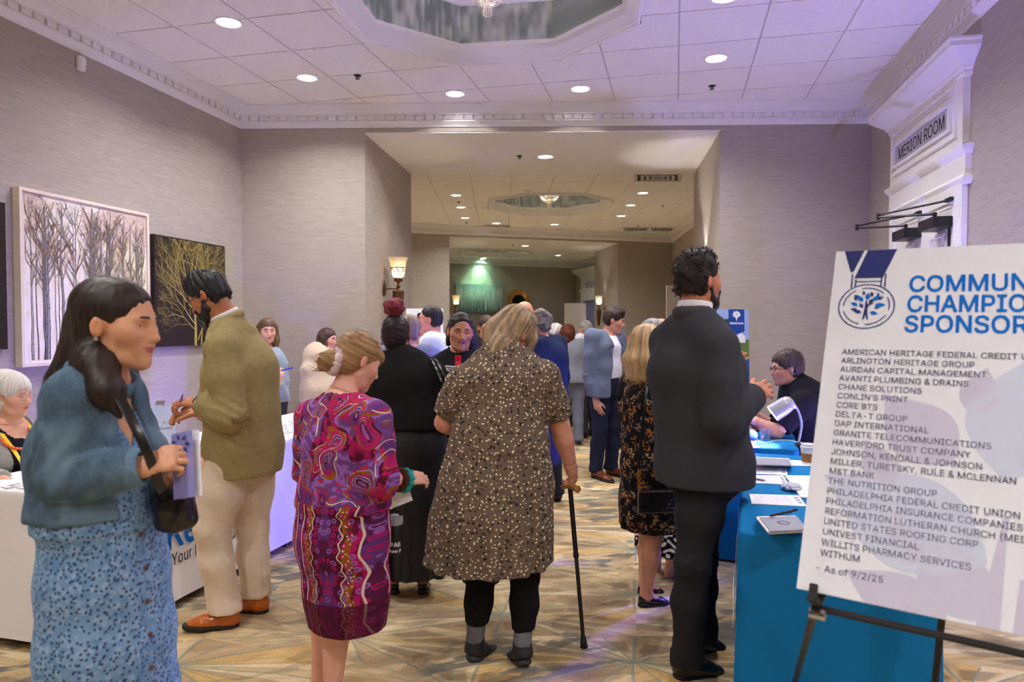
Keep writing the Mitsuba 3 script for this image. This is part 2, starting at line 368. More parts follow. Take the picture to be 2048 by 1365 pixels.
for (u, v), lab in (((457, 44), 'round recessed downlight nearest the left wall, upper left of the ceiling'), ((614, 155), 'round recessed downlight near the back left corner of the near room'),
                    ((910, 187), 'round recessed downlight in front of the left half of the header'), ((1161, 177), 'round recessed downlight in front of the right half of the header'),
                    ((1432, 116), 'round recessed downlight in the violet-lit right part of the ceiling'), ((1450, -8), 'round recessed downlight cut off by the top edge of the photo')):
    downlight(xy(u, v, CEIL), CEIL, lab, L_DOWN)
for k, (x, y) in enumerate([(-2.0, 2.8), (2.0, 2.4), (-1.9, .9), (1.9, .5), (-1.6, -1.5), (1.2, -1.6)]):
    downlight((x, y), CEIL, 'round recessed downlight behind the photographer', L_DOWN * (1.1 if y > 0 else 2.2), group='downlights behind the camera')
downlight(xy(1091, 311, HEAD), HEAD - .012, 'single round downlight in the smooth white soffit of the first opening', L_DOWN * .7)
R2L = [((912, 390.6), 'left'), ((922, 414.7), 'left'), ((930.4, 436), 'left'), ((1286, 386), 'right'), ((1261.4, 410.7), 'right'), ((1242.5, 432), 'right')]
for i, ((u, v), s) in enumerate(R2L):
    downlight(xy(u, v, CEIL), CEIL, f"middle-room downlight {('nearest', 'second', 'farthest')[i % 3]} in the row of three {s} of the octagonal recess", L_DOWN2, wt=.5)
for (u, v), s in (((992.8, 446.7), 'left one of the two middle-room downlights beyond the octagonal recess, by the vent'), ((1109.6, 449), 'right one of the two middle-room downlights beyond the octagonal recess')):
    downlight(xy(u, v, CEIL), CEIL, s, L_DOWN2, wt=.5)
downlight(xy(1050.5, 490.8, HEAD), HEAD - .012, 'round downlight in the soffit of the second, farther opening', L_DOWN2)
p = xy(967.5, 516.4, CEIL)
downlight(p, CEIL, 'green-tinted downlight above the far painting', 22.0, (.45, 1.0, .68), 1.15)
downlight(xy(1116, 511, CEIL), CEIL, 'dim white downlight at the right of the far room ceiling', 40.0)
for x, y in ((-3.0, 20.6), (3.6, 20.3), (-3.2, 11.5), (-3.4, 14.0)):
    downlight((x, y), CEIL, 'round recessed downlight hidden behind the piers of the far rooms', L_DOWN2 * 1.2, wt=.5, group='downlights hidden behind the piers')
# a green beam on the far wall over the painting
g = at(955, 560, L3[1] + .3)
scene['green_spot'] = {'type': 'spot', 'intensity': {'type': 'rgb', 'value': [3.0, 6.6, 3.8]}, 'cutoff_angle': 42.0, 'beam_width': 14.0,
                       'to_world': T().look_at(origin=[float(p[0]), float(p[1]), CEIL - .03], target=[float(g[0]), float(L3[1] + .4), 2.6], up=[0, 1, 0])}
def sprinkler(p, z, label, s=1.0):
    t = thing('sprinkler', label, 'sprinkler')
    obj('escutcheon', put(lathe([(.001, -.004), (.03, -.004), (.036, 0)], 16), M4([s, 0, 0], [0, s, 0], [0, 0, s], [p[0], p[1], z])), 'black_metal', t, 30)
    m = [lathe([(.008, 0), (.008, -.03), (.004, -.03)], 8)]
    for sg in (-1, 1): m.append(tube([(sg * .008, 0, -.02), (sg * .016, 0, -.035), (sg * .004, 0, -.05)], .003, 5))
    m.append(lathe([(.001, -.05), (.02, -.05), (.02, -.053), (.001, -.054)], 12))
    obj('head', put(cat(m), M4([s, 0, 0], [0, s, 0], [0, 0, s * .6], [p[0], p[1], z])), 'black_metal', t)
for u, v, z, lab in ((715, 151, CEIL, 'dark sprinkler head between the two left downlights of the near room'), (1424, 172, CEIL, 'dark sprinkler head below the right downlight of the near room'),
                     (1039, 312, HEAD - .012, 'dark sprinkler head in the soffit beside its downlight'), (917.5, 403.5, CEIL, 'middle-room sprinkler between the first and second left downlights'),
                     (933, 445, CEIL, 'middle-room sprinkler just beyond the third left downlight'), (1325, 411, CEIL, 'middle-room sprinkler right of the right row of downlights'),
                     (1276, 452, CEIL, 'middle-room sprinkler beside the return air grilles'), (1025, 490, HEAD - .012, 'sprinkler in the farther soffit'),
                     (1019, 514.5, CEIL, 'tiny sprinkler in the far room ceiling')):
    sprinkler(xy(u, v, z), z, lab)
k = obj('smoke_detector', put(lathe([(.001, -.03), (.05, -.028), (.06, -.01), (.062, 0)], 20), M4([1, 0, 0], [0, 1, 0], [0, 0, 1], [*xy(1058, 381, CEIL), CEIL])), 'white_paint', None, 30)
tag(k, 'low round white smoke detector in front of the middle-room octagonal recess', 'smoke detector')
def vent(u0, v0, u1, v1, label, bars):
    t = thing('ceiling_vent', label, 'air vent')
    a, b, c, d = (xy(*q, CEIL) for q in ((u0, v1), (u1, v1), (u1, v0), (u0, v0)))
    P = Polygon([a, b, c, d]); o = P.centroid; o = np.array([o.x, o.y])
    obj('frame', prism(P.difference(affinity.scale(P, .86, .86)), CEIL - .012, CEIL + .004), 'tbar', t)
    obj('duct', prism(affinity.scale(P, .86, .86), CEIL - .003, CEIL - .001), 'black_metal', t)
    X = (b - a); Y = (d - a)
    if bars == 'rings':
        for sc in (.72, .5, .28):
            obj('louvre', prism(affinity.scale(P, sc, sc).difference(affinity.scale(P, sc - .12, sc - .12)), CEIL - .016, CEIL - .004), 'tbar', t)
    else:
        for i in range(9):
            q = Polygon([a + X * (.07 + .86 * (i + e) / 9) + Y * f for e, f in ((.2, .08), (.75, .08), (.75, .92), (.2, .92))])
            obj('louvre', prism(q, CEIL - .012, CEIL - .004), 'tbar', t)
vent(1268, 347, 1362, 362, 'square ceiling diffuser at the right behind the first soffit', 'rings')
vent(967, 450, 1022, 459, 'square ceiling diffuser in the middle room left of centre', 'rings')
vent(1246, 455, 1298, 462, 'left one of the two flat return air grilles in the middle room', 'bars')
vent(1301, 455, 1356, 462, 'right one of the two flat return air grilles in the middle room', 'bars')
# ---------------------------------------------------------------- chandeliers
rng = np.random.default_rng(3)
def bead(p, r):
    v = np.array([[1, 0, 0], [-1, 0, 0], [0, 1, 0], [0, -1, 0], [0, 0, 1.3], [0, 0, -1.3]]) * r + p
    return trimesh.Trimesh(v, [[0, 2, 4], [2, 1, 4], [1, 3, 4], [3, 0, 4], [2, 0, 5], [1, 2, 5], [3, 1, 5], [0, 3, 5]], process=False)
def chandelier(c, zb, s, label, strength):
    t = thing('chandelier', label, 'chandelier')
    zt = CEIL + .53
    obj('canopy', put(lathe([(.001, 0), (.06, 0), (.09, .03), (.09, .05)], 20), M4([1, 0, 0], [0, 1, 0], [0, 0, 1], [c[0], c[1], zt - .05])), 'brass', t, 30)
    h = zb + .19 * s
    rings = [tube([(c[0] + r * math.cos(a), c[1] + r * math.sin(a), z) for a in np.linspace(0, 2 * np.pi, 25)], .008, 6) for r, z in ((.34 * s, h + .10 * s), (.17 * s, h + .02 * s), (.06 * s, h - .10 * s))]
    obj('ring_frame', cat(rings), 'brass', t, 30)
    obj('stem', tube([(c[0], c[1], zt), (c[0], c[1], h - .1 * s)], .008, 6), 'brass', t)
    bs = []
    for k in range(36):
        a = k / 36 * 2 * np.pi
        for q in np.linspace(0, 1, 9):                          # swags from the outer ring to the middle ring
            r = .34 * s + (.17 - .34) * s * q; z = h + .10 * s + (-.08) * s * q - .05 * s * math.sin(q * np.pi)
            bs.append(bead([c[0] + r * math.cos(a), c[1] + r * math.sin(a), z], .010 * s))
    for k in range(26):
        a = k / 26 * 2 * np.pi
        for q in np.linspace(0, 1, 11):                         # bowl
            r = s * (.17 * math.cos(q * 1.2)); z = h + .02 * s - .17 * s * math.sin(q * 1.35)
            bs.append(bead([c[0] + r * math.cos(a), c[1] + r * math.sin(a), z], .010 * s))
    for k in range(10):
        a = k / 10 * 2 * np.pi
        for q in range(5): bs.append(bead([c[0] + .035 * s * math.cos(a), c[1] + .035 * s * math.sin(a), h - .15 * s - q * .022 * s], .009 * s))
    obj('crystal_beads', cat(bs), 'crystal', t, stuff=True)
    for k in range(1):
        obj('bulb', sph([c[0], c[1], h + .02], .045 * s, 2), 'white_paint', t, True, emitter=emit(np.array((1, .86, .66)) * strength, .6))
scene['crystal'] = {'type': 'twosided', 'b': {'type': 'principled', 'base_color': {'type': 'rgb', 'value': [.92, .9, .88]}, 'roughness': .08, 'specular': .9, 'clearcoat': 1.0}}
chandelier(C1 + np.array([0.0, .05]), CEIL - .03, .85, 'near crystal chandelier, only its hanging drops in view at the top edge', L_CHAND)
chandelier(C2, CEIL - .02, 1.1, 'bowl-shaped crystal chandelier in the middle-room recess', L_CHAND * .5)
chandelier(C3, CEIL + .1, 1.0, 'far crystal chandelier, barely visible in the far recess', L_CHAND * .5)
# ---------------------------------------------------------------- wall sconces
def sconce(pw, nout, ztop, label, s=1.0, strength=1.0, tint=(1, .80, .55), wt=.8):
    """pw: plan point on the wall, nout: plan unit normal into the room"""
    t = thing('torch_sconce', label, 'wall lamp')
    n3 = np.array([nout[0], nout[1], 0.0]); ax = np.array([0, 0, 1.0]); side = np.cross(ax, n3)
    c = np.array([pw[0], pw[1], 0]) + n3 * .17 * s
    def place(m, z): return put(m, M4([s, 0, 0], [0, s, 0], [0, 0, s], [c[0], c[1], ztop + z * s]))
    shade = lathe([(.030, -.235), (.062, -.215), (.078, -.17), (.083, -.12), (.086, -.07), (.100, -.02), (.112, 0), (.109, 0), (.098, -.02), (.083, -.07), (.080, -.12), (.075, -.17), (.060, -.212), (.028, -.23)], 28)
    obj('glass_shade', place(shade, 0), 'frosted', t, True)
    obj('bulb', sph([c[0], c[1], ztop - .185 * s], .020 * s, 2), 'white_paint', t, True, emitter=emit(np.array(tint) * L_SCONCE * strength, wt))
    cage = [lathe([(.087, -.118), (.090, -.114), (.087, -.110)], 24)]
    for k in range(8):
        a = k / 8 * 2 * np.pi
        for sg in (-1, 1):
            pts = [((.086 - .045 * q ** 2) * math.cos(a + sg * q * .55), (.086 - .045 * q ** 2) * math.sin(a + sg * q * .55), -.114 - .115 * q) for q in np.linspace(0, 1, 7)]
            cage.append(tube(pts, .0035, 5))
    obj('shade_cage', place(cat(cage), 0), 'bronze', t, 30)
    obj('cup', place(lathe([(.001, -.29), (.012, -.29), (.018, -.275), (.05, -.265), (.055, -.255), (.042, -.25), (.05, -.238), (.036, -.225)], 20), 0), 'bronze', t, 30)
    obj('finial', place(lathe([(.001, -.375), (.02, -.37), (.012, -.345), (.028, -.325), (.012, -.305), (.008, -.285)], 14), 0), 'bronze', t, 30)
    fl = []
    for k in range(14):                                         # the reed bundle that tapers to a point
        a = k / 14 * 2 * np.pi
        fl.append(tube([(.055 * math.cos(a), .055 * math.sin(a), -.38), (.045 * math.cos(a + .2), .045 * math.sin(a + .2), -.55), (.026 * math.cos(a), .026 * math.sin(a), -.78)], [.012, .012, .007], 5))
    obj('reed_stem', place(cat(fl + [lathe([(.001, -.37), (.064, -.372), (.066, -.39), (.05, -.4)], 18), lathe([(.05, -.39), (.02, -.78), (.001, -.8)], 14)]), 0), 'bronze', t, 30)
    obj('arm', tube([c + [0, 0, ztop - .35 * s], c - n3 * .16 * s + [0, 0, ztop - .35 * s]], .008 * s, 8), 'bronze', t)
    bp = put(lathe([(.001, .03), (.022, .028), (.03, .02), (.05, .018), (.06, .012), (.07, .01), (.075, 0)], 24), M4(side * s * .75, ax * s * 1.2, n3 * s, np.array([pw[0], pw[1], ztop - .35 * s])))
    obj('backplate', bp, 'bronze', t, 30)
def along(p, q, u):
    """plan point of segment p-q that is seen at column u"""
    k = (u - 1024) / FPX; d = q - p
    s = (p[0] - k * p[1] * 1.0) / (k * d[1] - d[0]); return p + d * s
d = nrm(A2 - A1); n = np.array([d[1], -d[0]])
pw = along(A1 + n * .17, A2 + n * .17, 797) - n * .17
zt = at(797, 516, pw[1])[2]
sconce(pw, n, zt, 'bronze torch wall lamp with lit bell shade on the left side of the first opening', 1.0, .8)
d = nrm(B2 - B1); n = np.array([-d[1], d[0]])
pw = along(B1 + n * .17, B2 + n * .17, 1381) - n * .17
sconce(pw, n, at(1381, 512, pw[1])[2], 'torch wall lamp on the right side of the first opening behind the tall dark-suited man', 1.0, 6.0, (1, .93, .84), 2.0)
d = nrm(B4 - B3); n = np.array([-d[1], d[0]])
pw = along(B3 + n * .17, B4 + n * .17, 1197.5) - n * .17
sconce(pw, n, at(1197, 592, pw[1])[2], 'torch wall lamp with bright bell shade right of the far opening', 1.0, 4.0, (1, .93, .84))
d = nrm(A4 - A3); n = np.array([d[1], -d[0]])
pw = A3 + (A4 - A3) * .62
sconce(pw, n, at(899, 591, pw[1])[2], 'torch wall lamp left of the far painting', 1.0, .8)

for w0, wd, sg, ys in ((LB, ldir, 1, (3.25, 1.0, -1.6)), (RB, rdir, -1, (1.2, -1.6))):
    for yy in ys:
        pw = w0 + wd * ((yy - w0[1]) / wd[1]); n = np.array([wd[1], -wd[0]]) * sg
        sconce(pw, n, 2.2, f"torch wall lamp on the {'left' if sg > 0 else 'right'} wall {'just outside the left edge of the photo' if yy == 3.25 else ('beside' if yy > 0 else 'behind') + ' the photographer'}", 1.0, 2.2)
# ---------------------------------------------------------------- the double door under the room sign, on the right wall
DO = np.array([RB[0], RB[1], 0.0]); DS = np.array([-rdir[0], -rdir[1], 0]); DZ = np.array([0, 0, 1.0])
DF = frame(DO, DS, DZ)                        # x along the wall towards us, y up, z into the room
def wb(F, s0, s1, z0, z1, n0, n1, bev=.0): return put(bx([(s0 + s1) / 2, (z0 + z1) / 2, (n0 + n1) / 2], [s1 - s0, z1 - z0, n1 - n0], 0, bev), F)
def mould3(F, s0, s1, prof):
    """moulding with mitred returns at both ends; prof rows (n, z), n out of the wall"""
    b = sweep_plan([(s0, 0), (s0, .02), (s1, .02), (s1, 0)], [(d, z) for d, z in prof], False, 1)
    b = trimesh.Trimesh(b.vertices * [1, -1, 1], b.faces, process=False) if False else b
    v = b.vertices.copy(); n = v[:, 1].copy(); v = np.column_stack([v[:, 0], v[:, 2], n]); return put(trimesh.Trimesh(v, b.faces, process=False), F)
def rectring(F, s0, s1, z0, z1, w, n0, n1):
    P = Polygon([(s0, z0), (s1, z0), (s1, z1), (s0, z1)]); return put(prism(P.difference(P.buffer(-w, join_style=2)), n0, n1), F)
def door_leaf_panel(F, s0, s1, z0, z1, n):
    """raised panel with notched corners"""
    c = .06; P = Polygon([(s0 + c, z0), (s1 - c, z0), (s1 - c, z0 + c), (s1, z0 + c), (s1, z1 - c), (s1 - c, z1 - c), (s1 - c, z1), (s0 + c, z1), (s0 + c, z1 - c), (s0, z1 - c), (s0, z0 + c), (s0 + c, z0 + c)])
    return put(cat([prism(P.difference(P.buffer(-.022)), n, n + .014), prism(P.buffer(-.05), n, n + .006)]), F)
k = numbered('door_1'); labels[k] = {'kind': 'structure'}
S0, S1 = .80, 2.36
obj('jamb', cat([wb(DF, S0, S0 + .13, 0, 2.42, 0, .05, .008), wb(DF, S1 - .13, S1, 0, 2.42, 0, .05, .008), wb(DF, S0, S1, 2.36, 2.48, 0, .05, .008),
                 wb(DF, S0 + .10, S0 + .145, 0, 2.39, 0, .035), wb(DF, S1 - .145, S1 - .10, 0, 2.39, 0, .035), wb(DF, S0 + .1, S1 - .1, 2.335, 2.375, 0, .035)]), 'white_paint', k)
obj('architrave', mould3(DF, S0 - .02, S1 + .02, [(.0, 2.46), (.03, 2.47), (.045, 2.50), (.03, 2.52), (.02, 2.53), (.02, 2.66), (.035, 2.675), (.05, 2.70), (.055, 2.72), (.02, 2.735), (0, 2.735)]), 'white_paint', k, 30)
obj('frieze', wb(DF, S0, S1, 2.70, 3.24, 0, .045), 'white_paint', k)
obj('frieze_moulding', cat([rectring(DF, S0 + .09, S1 - .09, 2.80, 3.165, .02, .045, .066), rectring(DF, S0 + .115, S1 - .115, 2.825, 3.14, .012, .045, .058), rectring(DF, .93, 2.175, 2.868, 3.075, .02, .045, .070)]), 'white_paint', k)
obj('cornice', mould3(DF, S0, S1, [(.0, 3.19), (.025, 3.19), (.035, 3.21), (.03, 3.225), (.05, 3.235), (.055, 3.255), (.075, 3.275), (.11, 3.30), (.15, 3.335), (.165, 3.345), (.165, 3.375), (.175, 3.385), (.175, 3.40), (0, 3.40)]), 'white_paint', k, 30)
mid = (S0 + S1) / 2
for s0, s1 in ((S0 + .145, mid - .003), (mid + .003, S1 - .145)):
    lf = obj('leaf', wb(DF, s0, s1, .01, 2.335, 0, .03, .004), 'white_paint', k)
    obj('raised_panel', cat([door_leaf_panel(DF, s0 + .11, s1 - .10, 1.05, 2.17, .03), door_leaf_panel(DF, s0 + .11, s1 - .10, .18, .93, .03)]), 'white_paint', lf, False)
    # closer: body on the leaf, two-bar arm to the frame head
    cs = s1 - .31 if s0 < mid else s1 - .33
    t = thing('door_closer', 'black door closer with folding arm on the far leaf of the double door' if s0 < mid else 'black door closer with folding arm on the near leaf of the double door', 'door closer')
    obj('body', wb(DF, cs, cs + .30, 2.195, 2.275, .03, .16, .006), 'black_metal', t)
    e = DF @ np.array([cs + .22, 2.30, .12, 1]); kx = DF @ np.array([cs - .12, 2.335, .40, 1]); h = DF @ np.array([cs + .30, 2.385, .05, 1])
    obj('arm', cat([tube([e[:3], kx[:3]], .009, 8), tube([kx[:3] + [0, 0, .02], h[:3]], .008, 8), tube([e[:3] - [0, 0, .04], e[:3] + [0, 0, .012]], .014, 10), tube([kx[:3] - [0, 0, .018], kx[:3] + [0, 0, .03]], .014, 10)]), 'black_metal', t)
    obj('bracket', wb(DF, cs + .26, cs + .36, 2.372, 2.40, .04, .075, .004), 'black_metal', t)
obj('flush_bolt', wb(DF, 2.262 - .14, 2.285 - .14, 2.06, 2.20, .03, .042, .002), 'black_metal', k)
t = thing('room_sign', 'grey room sign lettered MERION ROOM above the white double door', 'sign')
obj('plate', wb(DF, .95, 2.155, 2.888, 3.055, .045, .052), 'sign_grey', t)
pr('sign_grey', lin(176, 174, 190), .5, .3)
m = text2('MERION ROOM', .095); w = m.bounds[1][0]
m.vertices *= [1.02 / w, 1, 1]
obj('lettering', put(m, DF @ M4([1, 0, 0], [0, 1, 0], [0, 0, 1], [1.04, 2.925, .0525])), 'ink_dark', t)
# far room: door with entablature and open leaf, seen past the last pier; open leaf of the middle room
q = at(1163, 640, 25.2); FX = nrm(np.array([-r3d[0], -r3d[1], 0])); FF = frame(np.array([R3[0], R3[1], 0]), FX, DZ)
k = numbered('door_2'); labels[k] = {'kind': 'structure'}
obj('jamb', cat([wb(FF, .75, .95, 0, 2.55, 0, .1), wb(FF, 2.5, 2.7, 0, 2.55, 0, .1), wb(FF, .75, 2.7, 2.3, 2.6, 0, .1)]), 'white_paint', k)
obj('frieze', wb(FF, .8, 2.65, 2.6, 3.15, 0, .09), 'white_paint', k)
obj('cornice', mould3(FF, .8, 2.65, [(.0, 2.58), (.1, 2.6), (.12, 2.66), (.07, 2.7), (.07, 3.1), (.12, 3.14), (.16, 3.2), (.28, 3.3), (.32, 3.36), (.32, 3.42), (0, 3.42)]), 'white_paint', k, 30)
obj('sign_plate', wb(FF, 1.2, 2.2, 2.72, 2.95, .09, .1), 'sign_grey', k)
obj('opening', wb(FF, .95, 2.5, 0, 2.3, .0, .01), 'violet_room', k)
pr('violet_room', lin(150, 148, 205), .8, .2)
def open_leaf(u0, u1, Y, zt, name, wid=None):
    a = at(u0, 700, Y); b = at(u1, 700, Y)
    F = frame(np.array([a[0], a[1], 0]), np.array([b[0] - a[0], b[1] - a[1], 0]), DZ); w = np.linalg.norm(b[:2] - a[:2])
    k = numbered(name); labels[k] = {'kind': 'structure'}
    obj('leaf', wb(F, 0, w, .01, zt, -.045, 0, .004), 'white_paint', k)
    obj('raised_panel', cat([door_leaf_panel(F, .14, w - .14, .95, zt - .15, 0), door_leaf_panel(F, .14, w - .14, .16, .82, 0)]), 'white_paint', k)
open_leaf(1128.5, 1172, 21.2, at(1130, 607, 21.2)[2], 'door_3')
open_leaf(1332.5, 1397, 11.5, at(1340, 571, 11.5)[2], 'door_4')
# ---------------------------------------------------------------- left wall: pictures, sensor
LO = np.array([LB[0], LB[1], 0.0]); LS = np.array([ldir[0], ldir[1], 0])
LF = frame(LO, LS, DZ)                         # x away from us (towards the far corner), y up, z into the room; s = -distance from the corner
def ribbon(pts, w):
    """flat tapered strip in the xy plane"""
    p = np.asarray(pts, float); w = np.broadcast_to(np.asarray(w, float), (len(p),)); t = np.gradient(p, axis=0); t /= np.linalg.norm(t, axis=1, keepdims=True) + 1e-9
    n = np.column_stack([-t[:, 1], t[:, 0]]) * w[:, None] / 2
    v = np.vstack([p + n, p - n]); k = len(p)
    f = [[i, k + i, i + 1] for i in range(k - 1)] + [[i + 1, k + i, k + i + 1] for i in range(k - 1)]
    return np.column_stack([v, np.zeros(len(v))]), np.array(f)
class Art:
    def __init__(s): s.v, s.f, s.c, s.n, s.z = [], [], [], 0, 0.0
    def add(s, vf, col, z=None):
        v, f = vf; s.z += 2e-6; v = v.copy(); v[:, 2] += s.z if z is None else z
        s.v.append(v); s.f.append(f + s.n); s.c.append(np.broadcast_to(col, (len(v), 3))); s.n += len(v)
    def make(s, name, F, parent, label=None, bsdf='satin'):
        m = put(trimesh.Trimesh(np.vstack(s.v), np.vstack(s.f), process=False), F)
        return obj(name, m, bsdf, parent, True, label, color=np.vstack(s.c))
rng = np.random.default_rng(11)
def birch_art(w, h):
    A = Art(); trunks = np.sort(rng.uniform(.03, .97, 30))
    for i, x in enumerate(trunks):
        cw = rng.uniform(.010, .030) * (1 if rng.random() < .6 else .6)
        tone = rng.choice(3); base = np.array([lin(170, 164, 158), lin(124, 118, 112), lin(150, 148, 152)][tone])
        dark = np.array(lin(62, 52, 48)); top = h * rng.uniform(.85, .99)
        ys = np.linspace(.012, top, 14); xs = x * w + np.cumsum(rng.normal(0, .0035, 14)) + (x - .5) * .02 * ys
        xs = np.clip(xs, .02, w - .02); ww = cw * np.linspace(1.1, .25, 14)
        A.add(ribbon(np.column_stack([xs, ys]), ww), base)
        A.add(ribbon(np.column_stack([xs - ww * .42, ys]), ww * .22), dark); A.add(ribbon(np.column_stack([xs + ww * .42, ys]), ww * .16), dark)
        for q in range(14):                                     # bark marks
            j = rng.integers(0, 11); yy = ys[j] + rng.uniform(0, .06); xx = np.interp(yy, ys, xs) + rng.uniform(-.3, .3) * ww[j]
            A.add(ribbon([(xx - ww[j] * .2, yy), (xx + ww[j] * .25, yy + rng.uniform(-.004, .008))], rng.uniform(.002, .007)), dark)
        for q in range(rng.integers(7, 13)):                    # branches
            y0 = top * rng.uniform(.42, .93); x0 = np.interp(y0, ys, xs); sg = rng.choice([-1, 1]); L = rng.uniform(.08, .32) * (1.2 - y0 / h * .5)
            an = rng.uniform(.25, .8)
            P = [(x0 + sg * L * q2 * math.sin(an), y0 + L * q2 * math.cos(an) + .02 * q2 ** 2) for q2 in np.linspace(0, 1, 5)]
            P = [(min(max(a, .02), w - .02), min(b, h - .012)) for a, b in P]
            col = np.array(lin(*[(84, 70, 62), (120, 96, 76), (104, 100, 104)][rng.choice(3)]))
            A.add(ribbon(P, np.linspace(.006, .0015, 5)), col)
            for r in range(3):
                a, b = P[rng.integers(1, 4)]; A.add(ribbon([(a, b), (min(max(a + rng.uniform(-.05, .05), .02), w - .02), min(b + rng.uniform(.02, .07), h - .012))], [.003, .001]), col)
                if rng.random() < .4: A.add(ribbon([(a, b), (a + .006, b + .007), (a + .012, b + .008)], [.001, .006, .001]), np.array(lin(110, 82, 66)))
    for q in range(420):                                        # leaf haze round the crowns
        x, y = rng.uniform(.02, w - .03), h - .02 - abs(rng.normal(0, .2)); c = np.array(lin(*[(150, 118, 92), (176, 150, 128), (120, 92, 74), (196, 176, 160)][rng.choice(4)]))
        if y > .3: A.add(ribbon([(x, y), (x + rng.uniform(.004, .012), y + rng.uniform(-.006, .006))], rng.uniform(.003, .007)), c)
    return A
def canvas_fn(p, n, uv):
    d = fbm(p.y * 4.0, p.z * 4.0, 0, 4); e = noise(p.y * 40, p.z * 14)
    c = mix(lin(236, 228, 216), lin(205, 180, 166), smoothstep(.5, .68, d) * smoothstep(1.6, 2.2, p.z) * .8)
    return mix(c, mi.Color3f(lin(222, 206, 180)), smoothstep(.55, .8, e) * .45)
pr('pale_canvas', mikit.proc(canvas_fn), .75, .2)
pr('cream_frame', lin(226, 214, 196), .5, .3)
pr('dark_canvas', lin(44, 35, 30), .7, .2)
t = thing('framed_painting', 'large painting of bare birch trunks in a thin cream frame on the left wall', 'painting')
a0, a1, b0, b1 = -2.64, -1.43, 1.22, 2.425
P = Polygon([(a0, b0), (a1, b0), (a1, b1), (a0, b1)])
obj('frame', put(prism(P.difference(P.buffer(-.022, join_style=2)), 0.004, .06), LF), 'cream_frame', t)
obj('canvas', wb(LF, a0 + .02, a1 - .02, b0 + .02, b1 - .02, .004, .045), 'pale_canvas', t)
birch_art(a1 - a0 - .06, b1 - b0 - .06).make('painted_birches', LF @ M4([1, 0, 0], [0, 1, 0], [0, 0, 1], [a0 + .03, b0 + .03, .0462]), t)
t = thing('canvas_painting', 'black canvas with a golden bare tree, between the birch painting and the corner', 'painting')
a0, a1, b0, b1 = -1.35, -.36, 1.31, 2.27
obj('canvas', wb(LF, a0, a1, b0, b1, .004, .04), 'dark_canvas', t)
A = Art(); w, h = a1 - a0, b1 - b0
def grow(x, y, an, L, wd, dep):
    if dep == 0 or wd < .0008: return
    P = [(x, y)]
    for q in range(6):
        an += rng.normal(0, .07) - (an - 0.0) * .015; x += L / 6 * math.sin(an); y += L / 6 * math.cos(an); P.append((x, y))
    P = [(min(max(a, .015), w - .015), min(max(b, .0), h - .015)) for a, b in P]
    g = rng.uniform(.75, 1.1)
    A.add(ribbon(P, np.linspace(wd, wd * .7, 7)), np.array(lin(176, 156, 86)) * g)
    if not (.02 < x < w - .02 and y < h - .02): return
    n = 2 if dep > 3 else 3
    for q in range(n):
        da = rng.uniform(.2, .62) * (1 if (q + dep) % 2 else -1)
        grow(x, y, an + da, L * rng.uniform(.66, .86), wd * .62, dep - 1)
    j = rng.integers(2, 5); grow(*P[j], an + rng.choice([-1, 1]) * rng.uniform(.5, .95), L * .7, wd * .45, dep - 1)
tx = .53
P = [(tx, 0), (tx + .004, .16), (tx - .006, .32), (tx + .004, .46)]
A.add(ribbon(P, [.036, .03, .024, .018]), np.array(lin(170, 152, 84)))
for y0, an, L, wd in ((.2, -1.0, .2, .012), (.26, 1.0, .19, .010), (.3, -.85, .24, .013), (.38, .7, .22, .012), (.42, -.6, .24, .013), (.46, .12, .24, .015), (.46, -.3, .22, .012), (.46, .5, .2, .010), (.14, -1.2, .2, .009)):
    grow(tx, y0, an, L, wd, 5)
A.add(ribbon([(tx + .08, 0), (tx + .09, .14), (tx + .11, .26)], [.024, .018, .012]), np.array(lin(166, 148, 82)))
A.add(ribbon([(tx + .03, .05), (tx + .09, .15), (tx + .12, .2)], [.016, .012, .01]), np.array(lin(166, 148, 82)))
for an, L in ((.5, .2), (.1, .22), (1.0, .16)): grow(tx + .11, .26, an, L, .009, 4)
A.make('painted_tree', LF @ M4([1, 0, 0], [0, 1, 0], [0, 0, 1], [a0, b0, .0405]), t)
t = thing('canvas_painting', 'dark canvas at the left edge of the photo, beyond the birch painting', 'painting')
obj('canvas', wb(LF, -3.72, -2.725, 1.345, 2.3, .004, .04), 'dark_canvas', t)
A = Art()
for q in range(9): A.add(ribbon([(.1 + .09 * q, 0), (.1 + .092 * q, .5), (.1 + .09 * q + .02, .9)], [.02, .012, .005]), np.array(lin(150, 134, 84)))
A.make('painted_trees', LF @ M4([1, 0, 0], [0, 1, 0], [0, 0, 1], [-3.72, 1.345, .0405]), t)
t = thing('motion_sensor', 'small white motion sensor high on the left wall below the crown moulding', 'sensor')
obj('body', wb(LF, -2.10, -2.04, 3.385, 3.49, 0, .045, .01), 'white_paint', t); obj('lens', wb(LF, -2.092, -2.048, 3.425, 3.47, .04, .05, .004), 'paper', t)
